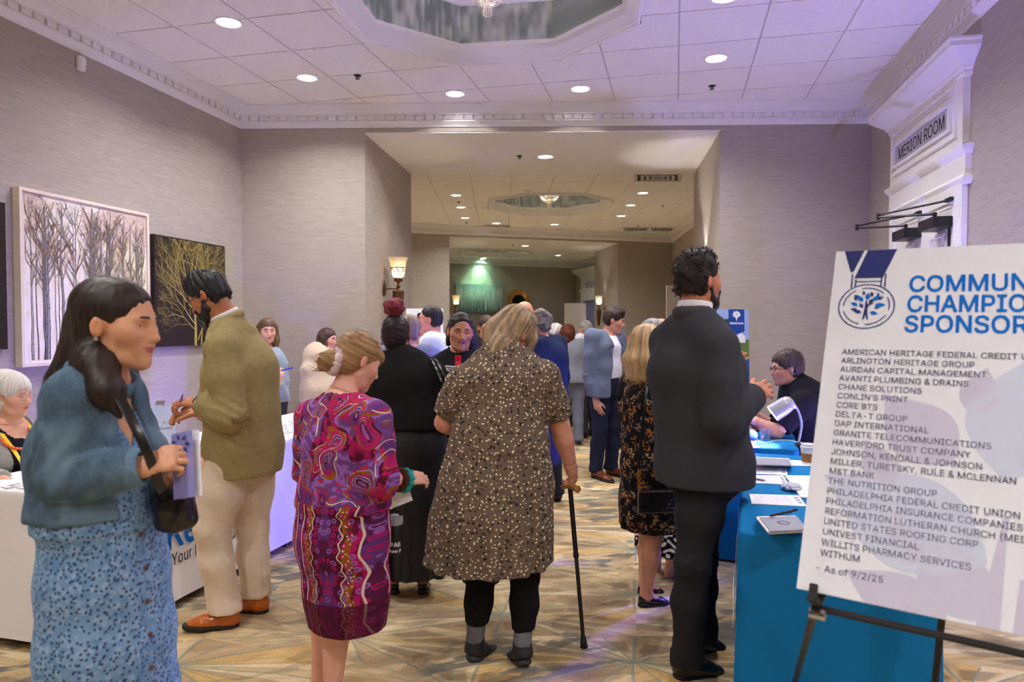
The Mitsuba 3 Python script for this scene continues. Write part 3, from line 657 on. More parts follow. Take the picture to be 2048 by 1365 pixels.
# outlets etc. on the far wall: painting, mirror, board
FO = np.array([L3[0], L3[1], 0]); FD = np.array([d3[0], d3[1], 0]); WF = frame(FO, FD, DZ)
FN = np.cross(FD, DZ)
def wfar(u, v): p = onplane(u, v, FO, FN); return np.dot(p - FO, FD), p[2]
(a0, b1), (a1, _), (_, b0) = wfar(910, 568), wfar(1003, 569), wfar(910, 625)
t = thing('canvas_painting', 'wide misty blue-grey birch painting on the far wall under the green light', 'painting')
obj('canvas', wb(WF, a0, a1, b0, b1, .01, .09), 'mist_canvas', t)
_zc, _zh = b0, b1 - b0
def mist_fn(p, n, uv):
    z = (p.z - _zc) / _zh
    d = fbm(p.x * 3.0, p.z * 2.0, 0, 3)
    c = mix(lin(84, 98, 106), lin(190, 200, 202), smoothstep(.12, .62, z + .35 * (d - .5)))
    return mix(c, mi.Color3f(lin(120, 142, 148)), smoothstep(.7, 1.0, z) * .7)
pr('mist_canvas', mikit.proc(mist_fn), .6, .3)
A = Art(); w, h = a1 - a0, b1 - b0
for q in range(34):
    x = rng.uniform(.02, .97) * w; c = np.array(lin(*[(176, 184, 186), (140, 144, 150), (158, 168, 172)][rng.choice(3)])); y0 = rng.uniform(.05, .25) * h
    A.add(ribbon([(x, y0), (x + rng.normal(0, .01), h * .55), (x + rng.normal(0, .02), h * .98)], [.022, .016, .006]), c)
    for r in range(3):
        y = rng.uniform(.5, .9) * h; A.add(ribbon([(x, y), (x + rng.uniform(-.12, .12), min(h * .99, y + .2))], [.008, .003]), c * .8)
A.make('painted_birches', WF @ M4([1, 0, 0], [0, 1, 0], [0, 0, 1], [a0, b0, .0905]), t)
t = thing('sunburst_mirror', 'round mirror in a gold sunburst frame on the far wall right of the misty painting', 'mirror')
(ms, mz), (me, _) = wfar(1036.5, 604), wfar(1059, 604); mr = me - ms
MF = WF @ M4([1, 0, 0], [0, 1, 0], [0, 0, 1], [ms, mz, .02])
obj('glass', put(lathe([(.001, .02), (mr * .55, .02), (mr * .57, 0)], 32), MF), 'dark_mirror', t)
pr('dark_mirror', lin(60, 60, 56), .08, .5, 1.0); pr('gold', lin(190, 140, 60), .4, .5, .6)
obj('inner_ring', put(trimesh.creation.torus(mr * .57, mr * .03, 40, 8), MF), 'gold', t, True)
for q in range(72):
    a = q / 72 * 2 * np.pi; obj('ray', put(tube([(mr * .58 * math.cos(a), mr * .58 * math.sin(a), .01), (mr * (1.0 if q % 2 else .93) * math.cos(a), mr * (1.0 if q % 2 else .93) * math.sin(a), .015)], [.022, .012], 5), MF), 'gold', t)
(a0, b1), (a1, b0) = wfar(962, 640), wfar(1003, 662)
k = obj('wood_board', wb(WF, a0, a1, b0 - .3, b1, .3, .34), 'tan_wood', None); pr('tan_wood', lin(178, 128, 74), .5, .3)
tag(k, 'orange-tan wooden board standing under the misty painting on the far wall', 'board')
# ---------------------------------------------------------------- tables with cloths
def cloth_table(o, dx, dy, L, W, h, hem, amp, nf, seed):
    """o: near left corner in plan, dx: along the width, dy: along the length. Returns the draped cloth."""
    r = np.random.default_rng(seed); R = .025; per = []
    cs = [(0, 0), (W, 0), (W, L), (0, L)]
    P = Polygon(cs).buffer(-R).buffer(R, quad_segs=4); ring = LineString(P.exterior.coords)
    n = int(ring.length / .022); ts = np.linspace(0, ring.length, n, endpoint=False)
    pts = np.array([ring.interpolate(t).coords[0] for t in ts])
    tg = np.roll(pts, -1, 0) - np.roll(pts, 1, 0); tg /= np.linalg.norm(tg, axis=1, keepdims=True); nn = np.column_stack([tg[:, 1], -tg[:, 0]])
    if Polygon(cs).contains(Point(*(pts[0] + nn[0] * .01))): nn = -nn
    lv = [0, .004, .012, .03, .08, .16, .26, .36, .46, .56, .64, h - hem]
    ph = r.uniform(0, 6.28, 6); wave = sum(np.sin(ts / ring.length * 2 * np.pi * round(nf * f) + ph[i]) * a for i, (f, a) in enumerate(((1, .5), (1.7, .3), (2.6, .2), (.43, .35))))
    dc = np.min(np.linalg.norm(pts[:, None] - np.array(cs)[None], axis=2), axis=1); corner = np.exp(-(dc / .06) ** 2)
    V = []
    for z in lv:
        q = z / (h - hem); out = (.004 + amp * wave * q ** 1.2 + amp * 1.6 * corner * q + .006 * q)
        if z == 0: out = out * 0 - .012
        if z == .004: out = out * 0 - .003
        V.append(np.column_stack([pts + nn * out[:, None], np.full(n, h - z)]))
    V = np.vstack(V); F = []
    for i in range(len(lv) - 1):
        a = i * n + np.arange(n); b = i * n + (np.arange(n) + 1) % n; F.append(np.column_stack([a, b, b + n])); F.append(np.column_stack([a, b + n, a + n]))
    c = len(V); V = np.vstack([V, [[W / 2, L / 2, h + .001]]]); F.append(np.column_stack([np.full(n, c), (np.arange(n) + 1) % n, np.arange(n)]))
    m = trimesh.Trimesh(V, np.vstack(F), process=False)
    return put(m, M4([*dx, 0], [*dy, 0], [0, 0, 1], [o[0], o[1], 0]))
pr('white_cloth', lin(236, 235, 238), .9, .2); pr('blue_cloth', lin(10, 112, 172), .85, .25)
TA, TB = atz(160, 1300, .05)[:2], atz(597, 1073, .05)[:2]
tdir = nrm(TB - TA); tout = np.array([tdir[1], -tdir[0]])         # towards the aisle
TL = np.linalg.norm(TB - TA)
def table(name, label, o, dx, dy, L, W, bsdf, amp, nf, seed, hem):
    t = thing(name, label, 'table')
    obj('tablecloth', cloth_table(o, dx, dy, L, W, .745, hem, amp, nf, seed), bsdf, t, 40)
    sub = np.array([[.06, .06], [W - .06, .06], [W - .06, L - .06], [.06, L - .06]])
    for a, b in sub: obj('leg', tube([(*(o + dx * a + dy * b), 0), (*(o + dx * a + dy * b), .72)], .014, 8), 'black_metal', t)
    return t
T1 = table('banquet_table', 'table under a white printed cloth at the left, beside the woman in the denim jacket', TA - tout * .76, tout, tdir, TL - .02, .76, 'white_cloth', .004, 9, 1, .05)
T2 = table('banquet_table', 'second white-clothed table, behind the woman in the purple paisley dress', TB - tout * .76 + tout * .03 + tdir * .02, tout, tdir, 1.15, .76, 'white_cloth', .012, 12, 2, .04)
TF = frame(np.array([*TA, 0]) + np.array([*tout, 0]) * .016, np.array([*tdir, 0]), DZ)   # the aisle face of table one
def tface(u, v): p = onplane(u, v, TF[:3, 3], TF[:3, 2]); q = p - TF[:3, 3]; return np.dot(q, TF[:3, 0]), p[2]
(s0, z0), (s1, z1) = tface(331, 1103), tface(528, 1030)
m = text2('KenCrest', .17, True); w = m.bounds[1][0]; m.vertices *= [(s1 - s0) / w, 1.05, 1]
obj('lettering', put(m, TF @ M4([1, 0, 0], [0, 1, 0], [0, 0, 1], [s0, z0, 0])), 'ink_blue', T1, False, 'big blue lettering on the cloth front')
(s0, z0b), (s1, _) = tface(343, 1133), tface(492, 1076)
m = text2('Your Dream. Our Mission.', .062); i = text2('Your Dream. Our M', .062).bounds[1][0]; m.vertices *= [(s1 - s0) / i, 1, 1]
obj('lettering', put(m, TF @ M4([1, 0, 0], [0, 1, 0], [0, 0, 1], [s0, z0b, 0])), 'ink_dark', T1, False, 'small dark lettering under the big blue word')
(s0, z0), (s1, z1) = tface(487, 985), tface(527, 990)
# name badges in rows on the white tables
rng = np.random.default_rng(5)
def on_table(pl, z=.7475): return np.array([pl[0], pl[1], z])
def badge(s, n, label):
    c = TA + tdir * s - tout * n; F = frame(np.array([c[0], c[1], .7465]), np.array([*(tdir * math.cos(rng.normal(0, .08)) + tout * math.sin(rng.normal(0, .12))), 0]), np.array([*-tout, 0]))
    F = frame(F[:3, 3], F[:3, 0], np.cross([0, 0, 1.0], F[:3, 0]))
    t = thing('name_badge', label, 'name badge', 'name badges on the white tables')
    obj('card', put(bx([0, 0, .004], [.092, .062, .004], 0), F), 'paper', t)
    obj('print', put(cat([bx([0, .012, .0064], [.06, .009, .0005]), bx([0, -.004, .0064], [.045, .006, .0005]), bx([-.02, -.02, .0064], [.03, .006, .0005])]), F), 'ink_grey', t)
for i in range(12):
    for j in range(5):
        badge(.06 + i * .105 + .01 * (j % 2), .10 + j * .085, 'small white name badge laid out in rows on the white tables')
for i in range(7):
    for j in range(5): badge(TL + .1 + i * .105, .06 + j * .085, 'small white name badge laid out in rows on the white tables')
# acrylic sign holder
c = on_table(TA + tdir * 1.18 - tout * .38, .7465); pA = at(340, 840, c[1])
t = thing('sign_holder', 'clear standing sign with pale blue sheet on the white table beside the olive-jacketed man', 'sign')
pc = at(335, 850, 3.9); SX = nrm(np.array([.97, .22, 0])); SF = frame(np.array([pc[0], pc[1], .7465]), SX, np.array([0.05, .12, 1.0]))
hh = at(335, 812, 3.9)[2] - .7465
obj('sheet', wb(SF, -.10, .04, .0, hh, 0, .003), 'pale_blue', t); pr('pale_blue', lin(200, 212, 240), .35, .5)
obj('base', wb(SF, -.10, .04, 0, .006, -.05, .05), 'paper', t)
for w_, h_, x_, z_ in (('A-L', .017, .012, .105), ('Welcome', .015, .02, .135)): obj('lettering', put(text2(w_, h_, False, .0006, 'r'), SF @ M4([1, 0, 0], [0, 1, 0], [0, 0, 1], [x_, hh - z_, .0032])), 'ink_navy', t)
obj('wire_clip', cat([put(tube([(-.045 + .022 * math.cos(a * 5), hh + .015 + .012 * math.sin(a * 7), .012 * math.sin(a * 3)) for a in np.linspace(0, 6.28, 60)], .0022, 5), SF)]), 'chrome', t, True)
# right-hand tables in blue cloth
Q0, Q1 = atz(1478, 1063, .745)[:2], atz(1489, 905, .745)[:2]
qd = nrm(Q1 - Q0); qo = np.array([qd[1], -qd[0]])
T3 = table('banquet_table', 'near right table in blue cloth, covered with papers, beside the dark-suited man', Q0, qo, qd, np.linalg.norm(Q1 - Q0), .66, 'blue_cloth', .005, 8, 3, .02)
QF = frame(np.array([*(Q0 - qo * .017), 0]), np.array([*-qd, 0]), DZ)
m = text2('KenCrest', .17, True)
obj('lettering', put(m, QF @ M4([1, 0, 0], [0, 1, 0], [0, 0, 1], [-.95, .42, 0])), 'ink_white', T3, False, 'white lettering on the aisle side')
Q2 = atz(1597, 899, .745)[:2]
T4 = table('banquet_table', 'far right table in blue cloth washed with violet light, before the seated man', Q2 - qo * .74, qo, qd, 1.5, .74, 'blue_cloth', .01, 8, 4, .02)
def flat(quad, z, th=.0012):
    p = np.array([atz(u, v, z) for u, v in quad]); P = Polygon(p[:, :2]); return prism(P, z, z + th)
def sheet(name, label, cat_name, quad, z=.7468, lines=0, th=.0014):
    t = thing(name, label, cat_name); obj('page', flat(quad, z, th), 'paper', t)
    q = np.array(quad, float)
    if lines:
        ms = []
        for i in range(lines):
            a = q[0] + (q[3] - q[0]) * (i + .7) / (lines + .4); b = q[1] + (q[2] - q[1]) * (i + .7) / (lines + .4)
            ms.append(flat([a + (b - a) * .06, a + (b - a) * .78, a + (b - a) * .78 + [0, .4], a + (b - a) * .06 + [0, .4]], z + th, .0003))
        for i in range(3):                                       # heading block at the right
            a = q[1] + (q[2] - q[1]) * (.15 + .22 * i); b = a + (q[2] - q[1]) * .12
            sh = (q[0] - q[1])
            ms.append(flat([a + sh * .13, a + sh * .04, b + sh * .04, b + sh * .13], z + th, .0003))
        obj('print', cat(ms), 'ink_light', t)
    return t
sheet('paper_sheet', 'ruled sign-up sheet farther from us, with the pen lying at its near edge', 'paper', [(1489, 932), (1574, 936.6), (1574.6, 951.5), (1476, 947.6)], lines=7)
sheet('paper_sheet', 'ruled sign-up sheet under the grey pen on the blue table', 'paper', [(1493.7, 951.2), (1567.6, 952.4), (1577, 969.8), (1470, 966)], lines=7)
sheet('paper_sheet', 'printed sheet nearest the napkin stack on the blue table', 'paper', [(1499, 989), (1597, 992), (1614, 1014), (1503, 1008.5)], lines=8)
sheet('paper_sheet', 'blank white sheet under the paper cup and booklets', 'paper', [(1487, 918), (1640, 923), (1660, 934), (1487, 930)])
t = sheet('folder', 'open white folder half hidden behind the big sponsor poster', 'folder', [(1570, 953.4), (1640, 954.5), (1645, 999), (1601.5, 997)], .7485, 0, .006)
t = thing('plastic_bag', 'crumpled clear plastic bag beside the white folder', 'plastic bag')
c = atz(1583, 981, .7465); bm = trimesh.creation.icosphere(subdivisions=3, radius=1.0); bv = bm.vertices.copy(); bv *= (1 + .5 * (meshkit.noise(bv * 3.1, 4) - .5))[:, None]; bv *= [.042, .05, .018]; bm.vertices = bv + c + [0, 0, .016]
obj('film', bm, 'plastic_film', t); pr('plastic_film', lin(196, 200, 214), .15, .8)
def stack(name, label, cat_name, quad, n, th, bsdfs, jit, part):
    t = thing(name, label, cat_name)
    for i in range(n):
        q = np.array(quad, float) + rng.normal(0, jit, (1, 2)); obj(part, flat(q, .7468 + i * th, th * .9), bsdfs[i % len(bsdfs)], t)
    return t
stack('booklet_stack', 'low stack of grey-edged booklets at the far end of the near blue table', 'booklets', [(1502, 917), (1579, 920), (1583, 933), (1507, 931)], 7, .0055, ['grey_paper', 'grey_paper', 'paper'], .5, 'booklet')
pr('grey_paper', lin(150, 152, 166), .7, .2)
nk = stack('napkin_stack', 'fanned stack of white printed napkins with two pens on top', 'napkins', [(1513, 1038), (1588, 1036), (1608, 1062), (1535, 1066)], 9, .0050, ['paper', 'paper', 'grey_paper'], 2.2, 'napkin')
zt = .7468 + 9 * .0050
obj('print', cat([put(trimesh.creation.annulus(.016, .018, .0003, sections=28), M4([1, 0, 0], [0, 1, 0], [0, 0, 1], atz(1567, 1046, zt))), put(trimesh.creation.annulus(.021, .022, .0003, sections=28), M4([1, 0, 0], [0, 1, 0], [0, 0, 1], atz(1567, 1046, zt)))]), 'ink_navy', nk)
def pen(a, b, label, bar='black_plastic', r=.0045, clip='chrome'):
    a, b = np.asarray(a, float), np.asarray(b, float); d = nrm(b - a); L = np.linalg.norm(b - a); t = thing('pen', label, 'pen')
    obj('barrel', tube([a, a + d * .008, a + d * .012, b], [.001, r * .7, r, r], 10), bar, t, 30)
    s = nrm(np.cross(d, [.3, .1, 1.0])); u = np.cross(s, d) if np.cross(s, d)[2] > 0 else np.cross(d, s)
    obj('clip', tube([b - d * .002 + u * r, b - d * .004 + u * (r + .003), b - d * .04 + u * (r + .002)], .0012, 5), clip, t)
    return t
pen(atz(1538, 1033, zt + .008), atz(1583, 1024, zt + .008), 'black pen lying left across the napkin stack')
pen(atz(1549, 1031, zt + .008), atz(1594, 1020, zt + .008), 'second black pen, the right one on the napkin stack')
pen(atz(1531, 962, .755), atz(1480, 954, .755), 'grey pen lying on the ruled sign-up sheet', 'grey_plastic'); pr('grey_plastic', lin(90, 90, 100), .4, .4)
c = atz(1616, 929, .7475); t = thing('paper_cup', 'takeaway coffee cup with white lid and brown sleeve at the poster edge', 'cup')
put1 = lambda m, c: put(m, M4([1, 0, 0], [0, 1, 0], [0, 0, 1], c))
obj('cup', put1(lathe([(.001, 0), (.029, 0), (.0385, .094), (.001, .094)], 28), c), 'paper', t, 30)
obj('sleeve', put1(lathe([(.0305, .014), (.0322, .014), (.0372, .062), (.0355, .062)], 28), c), 'kraft', t, 30); pr('kraft', lin(166, 116, 74), .8, .2)
obj('lid', put1(lathe([(.0405, .09), (.0415, .094), (.0395, .100), (.0375, .102), (.036, .112), (.033, .113), (.031, .106), (.001, .105)], 28), c), 'white_plastic', t, 30); pr('white_plastic', lin(232, 232, 236), .4, .4)
# far right table: smart ball, tumbler, cards, tablet, lamp
c = atz(1502, 884, .746); r = .042
t = thing('smart_speaker', 'blue fabric ball speaker with glowing pink ring at its base', 'speaker')
obj('ball', sph(c + [0, 0, r * .93], r, 3), 'blue_fabric', t, True); pr('blue_fabric', lin(40, 66, 190), .9, .2)
obj('light_ring', put1(lathe([(.030, .0), (.035, .003), (.033, .010), (.026, .006)], 28), c), 'white_plastic', t, True, emitter=emit((6.0, .4, 1.2), .1))
c = atz(1530, 882, .746); t = thing('tumbler', 'clear plastic tumbler beside the blue ball', 'cup')
obj('glass', put1(lathe([(.001, .004), (.026, .004), (.026, 0), (.027, 0), (.038, .082), (.0365, .082), (.027, .008), (.001, .008)], 24), c), 'clear_glass', t, 30)
sheet('card', 'small printed cards lying in front of the blue ball', 'card', [(1490, 889), (1512, 889), (1519, 897), (1488, 897)], .7468, 3, .004)
pts = [atz(1515, 881, .749), atz(1530, 886, .749), atz(1550, 882, .749), atz(1572, 881, .749), atz(1592, 884, .749), atz(1604, 886, .749)]
k = obj('cable', tube(curve(pts, 8), .0035, 6), 'white_plastic', None, True); tag(k, 'thin white cable snaking across the violet-lit blue table', 'cable')
a = atz(1493, 862, .75); t = thing('tablet', 'black tablet propped up before the seated man', 'tablet')
TFm = frame(at(1495, 868, 4.62), nrm(np.array([.75, .65, 0])), np.array([-.1, .25, .6])); obj('body', wb(TFm, 0, .19, 0, .14, -.008, 0, .003), 'black_plastic', t); obj('screen', wb(TFm, .008, .182, .008, .132, 0, .001), 'screen_tan', t); pr('screen_tan', lin(150, 120, 90), .3, .4)
LPX = atz(1597, 890, .746)
t = thing('desk_lamp', 'silver gooseneck clip lamp throwing violet light, on the corner of the far right table', 'lamp')
obj('clamp', cat([bx(LPX + [0, -.02, .0], [.05, .06, .016], 0, .004), bx(LPX + [0, -.05, -.03], [.04, .014, .08], 0, .004)]), 'black_plastic', t)
Yl = LPX[1]
g = curve([LPX + [0, 0, .01], at(1603, 850, Yl), at(1596, 822, Yl - .01), at(1584, 806, Yl - .02), at(1574, 806, Yl - .03)], 8)
obj('gooseneck', tube(g, .008, 8), 'silver', t, True); pr('silver', lin(178, 178, 190), .35, .5, .3)
e0, e1 = at(1583, 803, Yl - .03), at(1545, 828, Yl - .01); ax = nrm(e1 - e0); Ls = np.linalg.norm(e1 - e0)
sx = nrm(np.cross(ax, [0, 0, 1.0])); LFm = M4(sx, np.cross(ax, sx), ax, e0)
obj('shade', put(lathe([(.001, -.012), (.03, -.006), (.047, .015), (.054, .05), (.056, Ls), (.053, Ls), (.051, .05), (.044, .018), (.028, 0), (.001, -.006)], 32), LFm), 'silver', t, 30)
obj('bulb', put(sph([0, 0, Ls * .62], .027, 2), LFm), 'white_plastic', t, True, emitter=emit(L_VIOLET, 2.5))
for q in range(5):
    a = -.9 + q * .45; obj('indicator_light', put(sph([.046 * math.cos(a + 1.6), .046 * math.sin(a + 1.6), .008], .004, 1), LFm), 'white_plastic', t, True, emitter=emit((1.2, 1.2, 6), .02))
# a floor uplighter hidden behind the easel gives the violet wash on the ceiling
UPL = np.array([2.45, 3.9, 0.0])
t = thing('uplighter', 'small black floor uplighter with violet lamp behind the big sponsor poster', 'lamp')
obj('housing', put1(lathe([(.001, 0), (.09, 0), (.095, .02), (.08, .14), (.07, .14), (.07, .12), (.001, .12)], 24), UPL), 'black_metal', t, 30)
lm = put1(lathe([(.0001, .125), (.068, .125)], 24), UPL)
if lm.face_normals[0][2] < 0: lm.faces = lm.faces[:, ::-1]
obj('lens', lm, 'white_plastic', t, emitter=emit(np.array((.37, .30, 1.0)) * 480, 2.0))
t = thing('uplighter', 'small black floor uplighter with violet lamp in the gap behind the left tables', 'lamp'); UP2 = np.array([-2.72, 5.75, 0.0])
obj('housing', put1(lathe([(.001, 0), (.09, 0), (.095, .02), (.08, .14), (.07, .14), (.07, .12), (.001, .12)], 24), UP2), 'black_metal', t, 30)
lm = put1(lathe([(.0001, .125), (.068, .125)], 24), UP2)
if lm.face_normals[0][2] < 0: lm.faces = lm.faces[:, ::-1]
obj('lens', lm, 'white_plastic', t, emitter=emit(np.array((.42, .36, 1.0)) * 75, 1.5))
# ---------------------------------------------------------------- the sponsor poster on its easel
PO = np.array([.656, 1.5875, .907]); PX = np.array([.8263, -.5632, -.0078]); PY = np.array([.2670, .3795, .8858])
PF = frame(PO, PX, PY)
PX, PY, PN = PF[:3, 0], PF[:3, 1], PF[:3, 2]
def pl(u, v): p = onplane(u, v, PO, PN) - PO; return np.array([np.dot(p, PX), np.dot(p, PY)])
PW, PH = .66, .914
t = thing('poster_board', 'big white sponsor poster listing names, propped on a black easel at the right', 'poster')
obj('board', wb(PF, 0, PW, 0, PH, -.006, 0), 'board', t)
def pol(poly, z=.0004, th=.0004): return put(prism(poly, z, z + th), PF)
def leaf_poly(u, v, ang, L, W):
    q = np.linspace(0, 1, 22); up = W * np.sin(np.pi * q ** .8) ** 1.1; P = np.vstack([np.column_stack([q * L, up]), np.column_stack([q[::-1] * L, -up[::-1]])])
    return affinity.translate(affinity.rotate(Polygon(P).buffer(0), ang, origin=(0, 0), use_radians=True), u, v)
pr('pale_lilac', lin(198, 194, 214), .6, .3); pr('pale_blue_print', lin(200, 206, 226), .6, .3)
brd = sbox(0.001, 0.001, PW - .001, PH - .001); gx = pl(2030, 1230)
def big_leaf(p0, p1, wd, mat):
    a, b = pl(*p0), pl(*p1); d = b - a; L = np.linalg.norm(d)
    g = leaf_poly(a[0], a[1], math.atan2(d[1], d[0]), L, wd * L).intersection(brd)
    if g.area > 1e-5: obj('printed_leaf', pol(g), mat, t)
big_leaf((1905, 930), (1768, 790), .34, 'pale_lilac'); big_leaf((1945, 832), (1975, 735), .30, 'pale_lilac'); big_leaf((2010, 960), (2090, 700), .33, 'pale_blue_print')
big_leaf((1975, 1130), (1648, 950), .30, 'pale_blue_print'); big_leaf((1960, 1245), (1845, 1070), .36, 'pale_lilac'); big_leaf((1900, 1265), (1690, 1140), .28, 'pale_lilac'); big_leaf((1785, 975), (1730, 880), .3, 'pale_lilac'); big_leaf((1830, 1130), (1790, 1020), .28, 'pale_lilac')
a, b = pl(2010, 1035), pl(1985, 1270); obj('printed_trunk', pol(Polygon([b + [-.03, 0], b + [.012, 0], a + [.006, 0], a - [.002, 0]]).intersection(brd)), 'pale_lilac', t)
a, b = pl(2040, 1160), pl(2060, 1300); obj('printed_trunk', pol(Polygon([b + [-.03, 0], b + [.05, 0], a + [.03, 0], a]).intersection(brd)), 'pale_lilac', t)
# medal
mc = pl(1732, 613); mr = abs(pl(1790, 612)[0] - mc[0])
C = Point(*mc)
ringp = C.buffer(mr, 32).difference(C.buffer(mr * .955, 32)); inner = C.buffer(mr * .83, 32).difference(C.buffer(mr * .79, 32))
for q in range(5):
    a = q * 1.32 + .5; inner = inner.difference(Polygon([mc, mc + mr * 2 * np.array([math.cos(a), math.sin(a)]), mc + mr * 2 * np.array([math.cos(a + .28), math.sin(a + .28)])]))
parts = [ringp, inner]
rl, rr = pl(1694, 508), pl(1787, 503); r2 = mr * .5
yT = PH - .001; yB = mc[1] + mr * 1.28
parts += [Polygon([(mc[0] - mr * .98, yT), (mc[0] - mr * .25, yT), (mc[0] - mr * .58, yB + .02), (mc[0] - mr * .68, yB + .02)]).intersection(brd), Polygon([(mc[0] - mr * .12, yT), (mc[0] + mr * .92, yT), (mc[0] + mr * .50, yB), (mc[0] - mr * .52, yB)]).intersection(brd)]
parts += [sbox(mc[0] - mr * .62, mc[1] + mr * .85, mc[0] - mr * .57, yB + .012), sbox(mc[0] - mr * .48, mc[1] + mr * .9, mc[0] - mr * .43, yB - .004), sbox(mc[0] + mr * .43, mc[1] + mr * .9, mc[0] + mr * .48, yB), sbox(mc[0] + mr * .57, mc[1] + mr * .85, mc[0] + mr * .62, yB + .012), sbox(mc[0] - mr * .48, mc[1] + mr * 1.1, mc[0] + mr * .48, mc[1] + mr * 1.14)]
tr = [Polygon([mc + mr * np.array(p) for p in ((-.10, -.62), (-.03, -.55), (0, -.35), (.05, -.55), (.12, -.62), (.06, -.2), (.08, .0), (.3, .16), (.05, .08), (.02, .25), (-.03, .25), (-.04, -.1))])]
parts += tr
navy, blue = list(parts), []
for i, (x, y, a, L) in enumerate([(.02, .28, 1.5, .32), (-.12, .22, 2.3, .34), (.24, .25, .8, .34), (-.3, .02, 2.6, .3), (.3, .02, .1, .38), (-.12, -.08, 2.0, .24), (.1, .12, 1.0, .28), (-.14, -.28, 2.9, .3), (.16, -.26, -.35, .3), (-.25, .38, 2.6, .26), (.18, .42, 1.7, .24), (.38, .3, .5, .24), (-.36, .25, 1.9, .22), (.3, -.1, .3, .2), (-.1, .5, 1.8, .2), (-.3, -.16, 3.0, .25), (.36, .45, 1.3, .16)]):
    (blue if i in (0, 1, 2, 3, 4, 8) else navy).append(leaf_poly(mc[0] + x * mr, mc[1] + y * mr, a, L * mr, .26 * L * mr))
obj('medal_print', pol(unary_union(navy), .0008), 'ink_navy', t); obj('medal_leaves', pol(unary_union(blue), .0010), 'ink_blue', t)
def poster_text(s, p_left, p_right, vis, h, mat, bold):
    """s set from p_left; the visible piece vis ends at p_right"""
    a, b = pl(*p_left), pl(*p_right); m = text2(s, h, bold, .0004); w = text2(vis, h, bold).bounds[1][0]; k = (b[0] - a[0]) / w
    m.vertices *= [k, 1, 1]
    m = m.slice_plane([PW - .004 - a[0], 0, 0], [-1, 0, 0]) if a[0] + m.bounds[1][0] > PW - .004 else m
    obj('lettering', put(m, PF @ M4([1, 0, 0], [0, 1, 0], [0, 0, 1], [a[0], a[1], .0010])), mat, t)
H1 = abs(pl(1815, 552)[1] - pl(1813, 583)[1]) * .98
poster_text('COMMUNITY', (1815, 584), (2016, 578), 'COMMU', H1, 'ink_blue', True)
poster_text('CHAMPION', (1811, 624), (2014, 620), 'CHAMPI', H1, 'ink_blue', True)
poster_text('SPONSORS', (1806, 664), (2020, 663), 'SPONSO', H1, 'ink_blue', True)
LINES = [('AMERICAN HERITAGE FEDERAL CREDIT UNION', 1685, 709, None), ('ARLINGTON HERITAGE GROUP', 1683, 729, 1943), ('AURDAN CAPITAL MANAGEMENT', 1681, 748, 1966), ('AVANTI PLUMBING & DRAINS', 1679, 766, 1927), ('CHANE SOLUTIONS', 1677, 785, 1834), ('CONLIN’S PRINT', 1675, 804, 1806), ('CORE BTS', 1673, 822, 1750), ('DELTA-T GROUP', 1671, 841, 1804), ('GAP INTERNATIONAL', 1669, 860, 1842), ('GRANITE TELECOMMUNICATIONS', 1667, 879, 1958), ('HAVERFORD TRUST COMPANY', 1664, 898, 1927), ('JOHNSON, KENDALL & JOHNSON', 1662, 917, 1951), ('MILLER, TURETSKY, RULE & MCLENNAN', 1660, 936, 2010), ('M&T BANK', 1658, 955, 1742), ('THE NUTRITION GROUP', 1656, 974, 1849), ('PHILADELPHIA FEDERAL CREDIT UNION', 1653, 993, 2004), ('PHILADELPHIA INSURANCE COMPANIES', 1651, 1013, 2003), ('REFORMATION LUTHERAN CHURCH (MEDIA, PA)', 1649, 1033, None), ('UNITED STATES ROOFING CORP', 1646, 1053, 1917), ('UNIVEST FINANCIAL', 1644, 1071, 1806), ('WILLITS PHARMACY SERVICES', 1641, 1090, 1900), ('WITHUM', 1638, 1110, 1706)]
yA, yB = pl(1685, 709)[1], pl(1638, 1111)[1]; xL = np.mean([pl(1685, 709)[0], pl(1638, 1110)[0]])
hL = (yA - yB) / 21 * .60; ratios = []
for i, (s, u, v, ur) in enumerate(LINES):
    y = yA + (yB - yA) * i / 21; m = text2(s, hL, False, .0004)
    m.vertices *= [.935, 1, 1]
    if xL + m.bounds[1][0] > PW - .004: m = m.slice_plane([PW - .004 - xL, 0, 0], [-1, 0, 0])
    obj('lettering', put(m, PF @ M4([1, 0, 0], [0, 1, 0], [0, 0, 1], [xL, y, .0010])), 'ink_grey', t)
a = pl(1630, 1141); obj('lettering', put(text2('- As of 9/2/25', hL, False, .0004), PF @ M4([1, 0, 0], [0, 1, 0], [0, 0, 1], [a[0], a[1], .0010])), 'ink_grey', t)
# easel
t = thing('easel', 'black tubular easel holding the sponsor poster', 'easel')
back = -PN
el = [PO + PX * .04 - PY * .03 - PN * .03, PO + PX * (PW - .04) - PY * .03 - PN * .03]
top = PO + PX * PW / 2 + PY * .88 - PN * .03
foot = [atz(1585, 1400, 0.0), None]
dl = nrm(el[0] - top); fl_ = [el[0] + dl * (-el[0][2] / dl[2]), None]; dr_ = nrm(el[1] - top); fr = el[1] + dr_ * (-el[1][2] / dr_[2])
f0 = atz(1590, 1365, .25); d0 = nrm(f0 - el[0]); F0 = el[0] + d0 * (-(el[0][2] - .01) / d0[2])
obj('leg', tube([top, el[0]], .009, 8), 'black_metal', t); obj('leg', tube([el[0], F0], .0095, 8), 'black_metal', t)
obj('leg', tube([top, el[1], [fr[0], fr[1], .01]], .009, 8), 'black_metal', t)
rear = np.array([PO[0] + PX[0] * PW / 2 + .2, PO[1] + PX[1] * PW / 2 + .5, .01]); obj('leg', tube([top, rear], .009, 8), 'black_metal', t)
obj('cross_bar', tube([el[0], el[1]], .0085, 8), 'black_metal', t)
